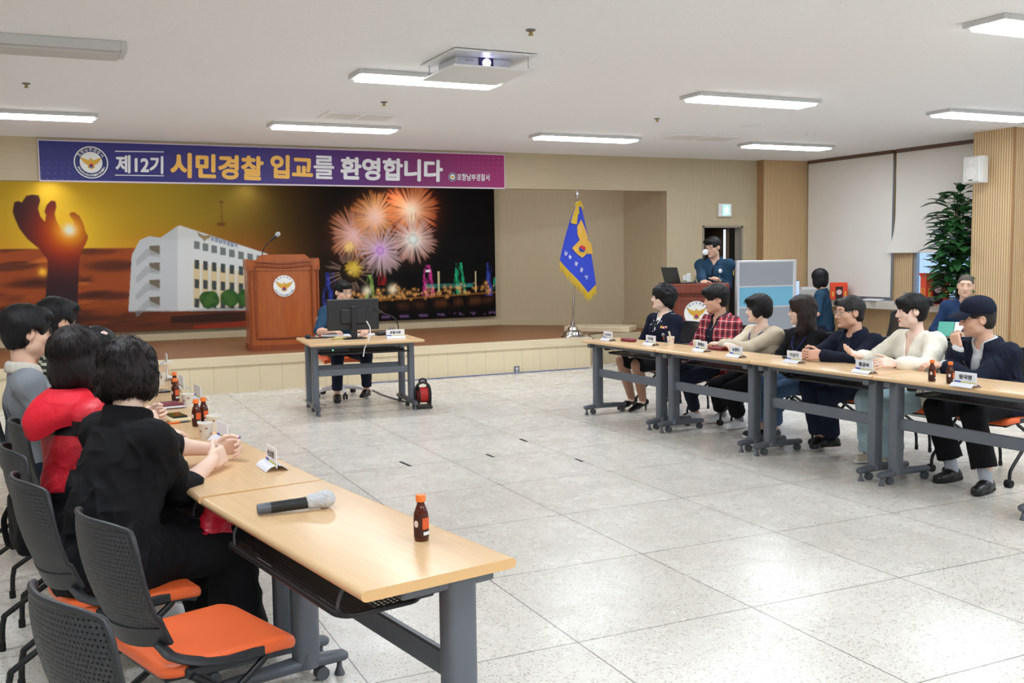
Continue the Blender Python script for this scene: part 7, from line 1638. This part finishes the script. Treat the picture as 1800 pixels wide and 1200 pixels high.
def screen(e, s): mb = MB(); mb.box((0, 0, s[2]+.0004), (s[0]*.92, s[1]*.95, .001)); mb.build('screen', mat('phone_glass', (14, 15, 18), .08), e)
flat_item('book', 312, 739, (.17, .12, .018), 80, mat('cream_cover', (222, 204, 160), .6), 'cream-coloured book under the black phone', 'book')
flat_item('phone', 310, 731, (.155, .075, .009), 80, M_BLACK, 'black phone lying on the cream book', 'phone', z=TZ+.0182, parts=screen)
def pages(e, s): mb = MB(); mb.box((.002, -.001, s[2]*.5), (s[0]*1.004, s[1]*1.004, s[2]*.5)); mb.build('pages', M_CARD, e); mb = MB(); mb.box((.03, 0, s[2]+.001), (.03, s[1], .003), .001); mb.build('red_band', mat('band_red', (150, 36, 60), .5), e)
flat_item('notebook', 298, 715, (.19, .13, .022), 82, mat('cover_maroon', (112, 36, 58), .5), 'maroon and black notebook with red band on the near row', 'notebook', parts=pages)
flat_item('phone', 285, 688, (.15, .072, .009), 82, M_BLACK, 'black phone beyond the amber bottle pair, beside the curly hair', 'phone', parts=screen)
v = onz(310, 744, TZ); e = thing('pen', (v.x, v.y, TZ), 78, 'orange and grey pen lying in front of the cream book', 'pen'); mb = MB(); mb.tube([(0, -.08, .005), (0, .02, .005)], .0048, 10); mb.build('barrel', M_CAPO, e); mb = MB(); mb.tube([(0, .02, .005), (0, .06, .005), (0, .072, .005)], [.005, .0045, .001], 10); mb.build('grip', M_GREYD, e)
flat_item('pouch', 1105, 600, (.17, .085, .03), RA+3, mat('maroon_leather', (120, 36, 44), .5), 'maroon leather pouch between the first two name plates', 'pouch')
flat_item('pouch', 1262, 615, (.17, .10, .028), RA, mat('maroon_leather', (120, 36, 44)), 'maroon pouch before the plaid-shirted man', 'pouch')
flat_item('phone', 1200, 604, (.15, .075, .009), RA+12, M_BLACK, 'black phone beside the cup with a straw', 'phone', parts=screen)
flat_item('case', 1381, 630, (.05, .035, .022), RA, M_BLACK, 'small black earphone case beside the clasped-hands name plate', 'case')
flat_item('tissue_pack', 1553, 644, (.12, .08, .025), RA, M_CARD, 'small white tissue pack under the cream-bloused woman\'s hands', 'tissues')
# purple tie and red bag with the woman in the blazer
v = onz(412, 776, TZ+.05); e = thing('purple_pen', v-Vector((0, 0, .0)), 40, 'purple ribboned pen held in the blazer woman\'s hands', 'pen'); mb = MB(); mb.tube([(0, -.05, 0), (0, .05, .012)], .0045, 8); mb.build('barrel', mat('purple_plastic', (120, 50, 140), .4), e); mb = MB(); mb.ball((.008, .0, .012), (.016, .008, .007), 10, 6); mb.ball((-.01, .01, .014), (.014, .008, .007), 10, 6); mb.build('ribbon', mat('purple_ribbon', (140, 60, 160), .5), e)
S = Sdf(); S.ell((0, 0, .1), (.05, .09, .10), None, .02); S.cap((0, .06, .06), (.02, .1, .0), .03, .012, k=.03); S.noise(folds(.022, 90, 6, 1.0)); _b = onz(384, 916, .60); e = thing('plastic_bag', (_b.x, _b.y, .49), 40, 'crumpled red plastic bag on the blazer woman\'s lap under the table', 'bag'); mesh_obj('bag_body', S.mesh(.006), mat('red_film', (206, 34, 60), .25), e)
S = Sdf(); S.box((0, 0, -.12), (.13, .05, .11), None, .03, .01); S.noise(wrinkle(.008, 30, 6)); e = thing('shoulder_bag', (-.10, 4.28, .70), 80, 'black shoulder bag hung on the chair back, strap looping down', 'bag'); mesh_obj('bag_body', S.mesh(.008), C_BLACK, e); mb = MB(); mb.tube(bez([(.1, 0, -.04), (.02, -.03, .1), (-.08, 0, -.03)], 6), .012, 8, True, .4); mb.tube(bez([(-.09, -.03, -.05), (-.2, -.05, -.15), (-.17, -.04, -.25), (-.08, -.02, -.2)], 6), .012, 8, True, .4); mb.build('strap', C_BLACK, e)
# ------------------------------------------------------------------ monitor desk
def monitor(loc, a, w, h, label, lit=False, stand=.12):
    e = thing('monitor', loc, a, label, 'monitor'); mb = MB(); mb.box((0, 0, .006), (.24, .19, .012), .004); mb.build('base', M_BLACK, e); mb = MB(); mb.box((0, -.04, stand/2+.12), (.06, .03, stand+.26), .006); mb.build('stand', M_BLACK, e)
    mb = MB(); z = stand+h/2; mb.box((0, .0, z), (w, .028, h), .008); mb.box((0, -.022, z-.02), (w*.5, .03, h*.5), .012); c = mb.build('housing', mat('monitor_black', (42, 43, 46), .5), e); mb = MB(); mb.box((0, .0155, z), (w*.97, .002, h*.95)); mb.build('screen', m_emit('screen_%d' % lit, (.12, .30, .80), .75 if lit else .25), c)
v = onz(626, 596, TZ); monitor((v.x, v.y+.09, TZ), 4, .545, .325, 'black monitor seen from behind on the desk before the stage', False, .09)
v = onz(694, 581, TZ+.02); gooseneck((ony(700, 585, 10.15).x, 10.15, TZ), 0, [(0, 0, .12), (-.04, .0, .2), (-.17, .0, .26)], 'thin black gooseneck microphone on the monitor desk', .012)
def dk(px, py): v = onz(px, py, TZ); return (v.x, v.y, TZ)
e = thing('mouse_pad', dk(556, 594), 4, 'dark mouse pad at the desk edge', 'mouse pad'); mb = MB(); mb.box((0, 0, .002), (.22, .18, .004), .001); mb.build('pad', M_BLK2, e)
e = thing('computer_mouse', (dk(541, 594)[0], dk(541, 594)[1], TZ+.0045), 20, 'black computer mouse on the mouse pad', 'mouse'); mb = MB(); mb.ball((0, 0, .012), (.031, .055, .022), 14, 8); mb.build('body', M_BLACK, e); mb = MB(); mb.tube([(0, .02, .033), (0, .035, .03)], .005, 8); mb.build('wheel', M_GREYD, e)
for i, (px, py, s, a, m_, lab) in enumerate(((590, 590, (.30, .21, .006), 10, M_CARD, 'white papers spread in front of the seated officer'), (645, 588, (.21, .29, .006), -20, M_CARD, 'white papers beyond the monitor stand'), (596, 596, (.13, .09, .012), 4, mat('note_yellow', (214, 204, 130), .6), 'yellow note pad beside the monitor base'))):
    e = thing('papers', dk(px, py), a, lab, 'papers'); mb = MB(); mb.box((0, 0, s[2]/2), s, .001); mb.box((.01, .008, s[2]+.001), (s[0]*.97, s[1]*.97, .002)); mb.build('sheets', m_, e)
e = thing('phone', dk(575, 593), 40, 'black phone beside the yellow note pad', 'phone'); mb = MB(); mb.box((0, 0, .005), (.15, .072, .009), .002); mb.build('body', M_BLACK, e)
e = thing('desk_telephone', dk(671, 589), 0, 'small black device beside the desk name plate', 'device'); mb = MB(); mb.box((0, 0, .018), (.13, .1, .034), .012); mb.build('body', M_BLACK, e); mb = MB(); mb.box((0, -.01, .037), (.08, .05, .006), .002); mb.build('keypad', M_GREYD, e)
e = thing('glass_jar', dk(688, 590), 0, 'small clear glass jar behind the desk name plate', 'jar'); mb = MB(); mb.lathe([(0, .002), (.035, .002), (.036, .01), (.036, .07), (.03, .08), (.03, .085), (.027, .085), (.033, .068), (.033, .008), (0, .008)], 22); mb.build('glass', mat('clear_glass', (235, 240, 245), .05, trans=.9, ior=1.2, var=.01), e); mb = MB(); mb.lathe([(.031, .08), (.033, .082), (.033, .092), (0, .093)], 22); mb.build('lid', M_ALU, e)
dm = DESK.matrix_basis
e = thing('monitor_cable', dk(630, 592), 0, 'white cable looping from the monitor over the desk edge', 'cable'); f0 = Vector(dk(640, 596)); P = [dm @ Vector((.02, -.30, TZ+.20)), dm @ Vector((.05, -.33, TZ+.12)), dm @ Vector((.02, -.385, TZ+.012)), dm @ Vector((-.03, -.42, TZ-.06)), dm @ Vector((-.05, -.43, TZ-.15))]; mb = MB(); mb.tube([Vector(p)-Vector(e.location) for p in bez(P, 6)], .006, 8); mb.build('wire', M_WHITE, e)
e = thing('desk_unit', dm @ Vector((-.30, -.12, .625)), 4, 'flat black box with green light on the desk shelf', 'device'); mb = MB(); mb.box((0, 0, .025), (.3, .22, .045), .005); mb.build('case', M_BLACK, e); mb = MB(); mb.box((-.02, -.112, .025), (.012, .004, .008)); mb.build('indicator', m_emit('green_led', (.1, 1, .45), 3), e)
def reel():
    c = (onz(735, 718, 0)+onz(760, 718, 0))/2; e = thing('cable_reel', (c.x, c.y+.06, 0), 8, 'black and red cable reel standing by the desk leg', 'cable reel')
    mb = MB(); mb.box((0, 0, .015), (.17, .17, .03), .008)
    for s in (-1, 1): mb.tube(bez([(s*.075, 0, .02), (s*.08, 0, .15), (s*.06, 0, .24), (0, 0, .275)], 5), .013, 8, True, 1.6)
    mb.build('stand', M_BLACK, e); mb = MB(); mb.tube(bez([(-.035, 0, .265), (-.03, 0, .295), (0, 0, .305), (.03, 0, .295), (.035, 0, .265)], 4), .012, 8); mb.build('grip', M_BLACK, e)
    mb = MB(); mb.tube([(-.055, 0, .14), (-.045, 0, .14)], .098, 28); mb.tube([(.045, 0, .14), (.055, 0, .14)], .098, 28); dr = mb.build('drum_flange', M_BLACK, e); mb = MB(); mb.tube([(-.045, 0, .14), (.045, 0, .14)], .08, 28); mb.build('wound_cord', mat('cord_red', (186, 34, 32), .5, var=.3, scale=90, stretch=(8, 1, 1)), e); mb = MB(); mb.tube([(-.062, 0, .14), (-.055, 0, .14)], .05, 24); mb.build('hub', mat('cord_red', (186, 34, 32)), dr)
reel()
def run(name, pts, r, m_, label, cat='cable', flat=None):
    P = [Vector(p) for p in pts]; e = thing(name, P[0], 0, label, cat); mb = MB(); mb.tube([p-P[0] for p in bez(P, 8)], r, 8, True, flat); mb.build('wire', m_, e)
run('floor_cable', [onz(x, y, .004) for x, y in ((655, 686), (672, 694), (690, 700), (712, 706))], .012, M_GREYD, 'grey cable duct on the floor behind the monitor desk')
run('stage_cable', [Vector((ony(x, 600, YS-.02).x, YS-.025, .006)) for x in (640, 760, 880, 1000, 1035)], .007, mat('cable_blue', (96, 104, 150), .5), 'thin blue-grey cable along the foot of the stage')
run('floor_wire', [dm @ Vector(q) for q in ((-.5, .1, .62), (-.46, .16, .3), (-.40, .25, .06), (-.3, .35, .005))], .004, M_BLACK, 'thin black cord hanging beside the desk column')
run('black_cord', [Vector((7.4, 12.7, ZS+.005)), Vector((7.1, 12.55, ZS+.005)), Vector((6.95, 12.25, ZS+.008)), Vector((6.99, 12.1, .3)), Vector((7.05, 12.2, .01)), Vector((7.5, 12.3, .01))], .006, M_BLACK, 'black cord hanging over the end of the stage')
e = thing('stage_step', (7.62, 13.12, ZS), 45, 'low pale wooden platform on the stage beyond the flag', 'platform'); mb = MB(); mb.box((0, 0, .04), (1.0, .5, .08), .008); mb.build('board', M_NOSE, e)
for i, (a, b) in enumerate((((703, 811), (722, 819)), ((855, 798), (868, 803)), ((914, 771), (926, 776)), ((1012, 806), (1024, 811)))):
    p, q = onz(*a, .001), onz(*b, .001); d = q-p; e = thing('floor_tape', (p+q)/2, math.degrees(math.atan2(d.x, d.y)), ('black tape mark on the floor with a faint side stroke', 'short black tape mark in the middle of a floor slab', 'short black tape mark furthest into the room, on a joint line', 'short black tape mark nearest the guests row')[i], 'tape', 'black tape marks on the floor'); mb = MB(); mb.box((0, 0, 0), (.022, d.length, .0016), .0004); mb.build('strip', M_BLK2, e)
# ------------------------------------------------------------------ window counter
ZC = .865
def ctr(px, py, x=10.72): v = onx(px, py, x); return (x, v.y, ZC)
def drink_box(px, h, w, d, label, a, handle=True):
    e = thing('drink_carton', ctr(px, 520, 10.66), a, label, 'carton', 'orange drink cartons'); O = mat('carton_orange', (222, 72, 40), .5)
    mb = MB(); mb.box((0, 0, h/2), (w, d, h), .004); mb.build('box', O, e); mb = MB(); mb.box((0, -d/2-.001, h*.48), (w*.42, .003, h*.92)); mb.build('dark_panel', mat('carton_dark', (52, 20, 26), .5), e); mb = MB(); mb.tube([(0, -d/2-.002, h*.55), (0, -d/2-.0045, h*.55)], w*.16, 20); mb.build('round_seal', mat('carton_seal', (226, 190, 190), .5), e)
    mb = MB()
    for s in (-1, 1): mb.box((s*w*.36, -d/2-.001, h*.42), (w*.1, .003, h*.34)); mb.box((-w/2-.001, s*d*.2, h*.42), (.003, d*.14, h*.34))
    mb.build('yellow_print', mat('carton_print', (226, 176, 70), .5), e)
    mb = MB()
    if handle:
        for s in (-1, 1): mb.prism([(-w/2, 0), (w/2, 0), (w/2+.02, .05), (-w/2-.02, .05)], -.002, .002, frame((0, s*d/2, h), (1, 0, 0), (0, s*.5, .87), (0, -.87, s*.5)))
    else: mb.prism([(-d/2, 0), (d/2, 0), (d*.25, .05), (-d*.25, .05)], -w/2, w/2, frame((0, 0, h-.002), (0, 1, 0), (0, 0, 1), (1, 0, 0)))
    mb.build('carton_flap', O, e)
drink_box(1474, .2, .24, .18, 'orange and black drink carton low beside the teal polo', 38, False)
drink_box(1643, .36, .30, .24, 'tall orange and black drink carton with open flaps by the plant', 30)
e = thing('small_pot_plant', ctr(1456, 521, 10.66), 0, 'little green plant in a red pot beside the carton', 'plant'); mb = MB(); mb.lathe([(.035, 0), (.05, .08), (.042, .08), (0, .07)], 16); mb.build('pot', mat('pot_red', (190, 70, 56), .5), e); mb = MB(); rng = random.Random(4)
for k in range(26): a = rng.uniform(0, 6.28); d = Vector((math.cos(a), math.sin(a), rng.uniform(.4, 1.6))).normalized(); s = d.cross(Vector((0, 0, 1))).normalized(); c = Vector((0, 0, .07)); mb.slab([[c+d*.12*u-s*.014*math.sin(3.1*u+.04), c+d*.12*u+s*.014*math.sin(3.1*u+.04)] for u in (0, .35, .7, 1)], .0015)
mb.build('foliage', mat('leaf_light', (70, 120, 60), .5, var=.3), e)
e = thing('printer', ctr(1420, 520, 10.6), -60, 'low grey printer with papers on top at the end of the counter', 'printer'); mb = MB(); mb.box((0, 0, .07), (.42, .36, .14), .015); mb.build('body', mat('printer_grey', (186, 184, 182), .5), e); mb = MB(); mb.box((0, .02, .155), (.3, .22, .03), .003); mb.build('paper_stack', M_CARD, e)
v = onx(1404, 523, 9.95); e = thing('side_desk', (9.75, v.y+.1, 0), -50, 'pale desk behind the partition carrying the lit monitor', 'desk'); mb = MB(); mb.box((0, 0, .72), (1.0, .55, .03), .005); mb.build('desk_top', M_CARD, e)
for s in (-1, 1):
    for t in (-1, 1): mb = MB(); mb.box((s*.46, t*.24, .352), (.04, .04, .705), .004); mb.build('leg', M_GREY, e)
monitor((9.80, v.y+.02, .736), 160, .5, .3, 'monitor with blue screen beyond the partition', True, .12)
e = thing('desk_lamp', (9.6, v.y+.12, .736), -60, 'dark desk lamp head rising behind the partition', 'lamp'); mb = MB(); mb.lathe([(.08, 0), (.08, .015), (0, .02)], 18); mb.build('base', M_BLACK, e); mb = MB(); mb.tube([(0, 0, .01), (0, 0, .62), (.06, 0, .68)], .009, 8); mb.build('post', M_BLACK, e); mb = MB(); mb.box((.1, 0, .69), (.26, .05, .025), .006); mb.build('lamp_head', M_BLACK, e)
e = thing('glass_bottle', ctr(1590, 520, 10.68), 0, 'small clear glass bottle on the counter between the blinds', 'bottle'); mb = MB(); mb.lathe([(0, .002), (.03, .002), (.032, .01), (.03, .07), (.012, .1), (.012, .12), (.02, .135), (.012, .15), (0, .152)], 18); mb.build('glass', mat('clear_glass', (235, 240, 245)), e)
for px, lab in ((1524, 'loose white sheet lying on the counter under the long blind'), (1540, 'crumpled white sheet on the counter near the blind edge')):
    e = thing('paper_sheet', ctr(px, 521, 10.66), 30, lab, 'paper'); mb = MB(); mb.slab([[(x*.1, y*.075, .004+.012*math.sin(x*2+y)+.012) for x in (-1, -.4, .3, 1)] for y in (-1, 0, 1)], .0015); mb.build('sheet', M_CARD, e)
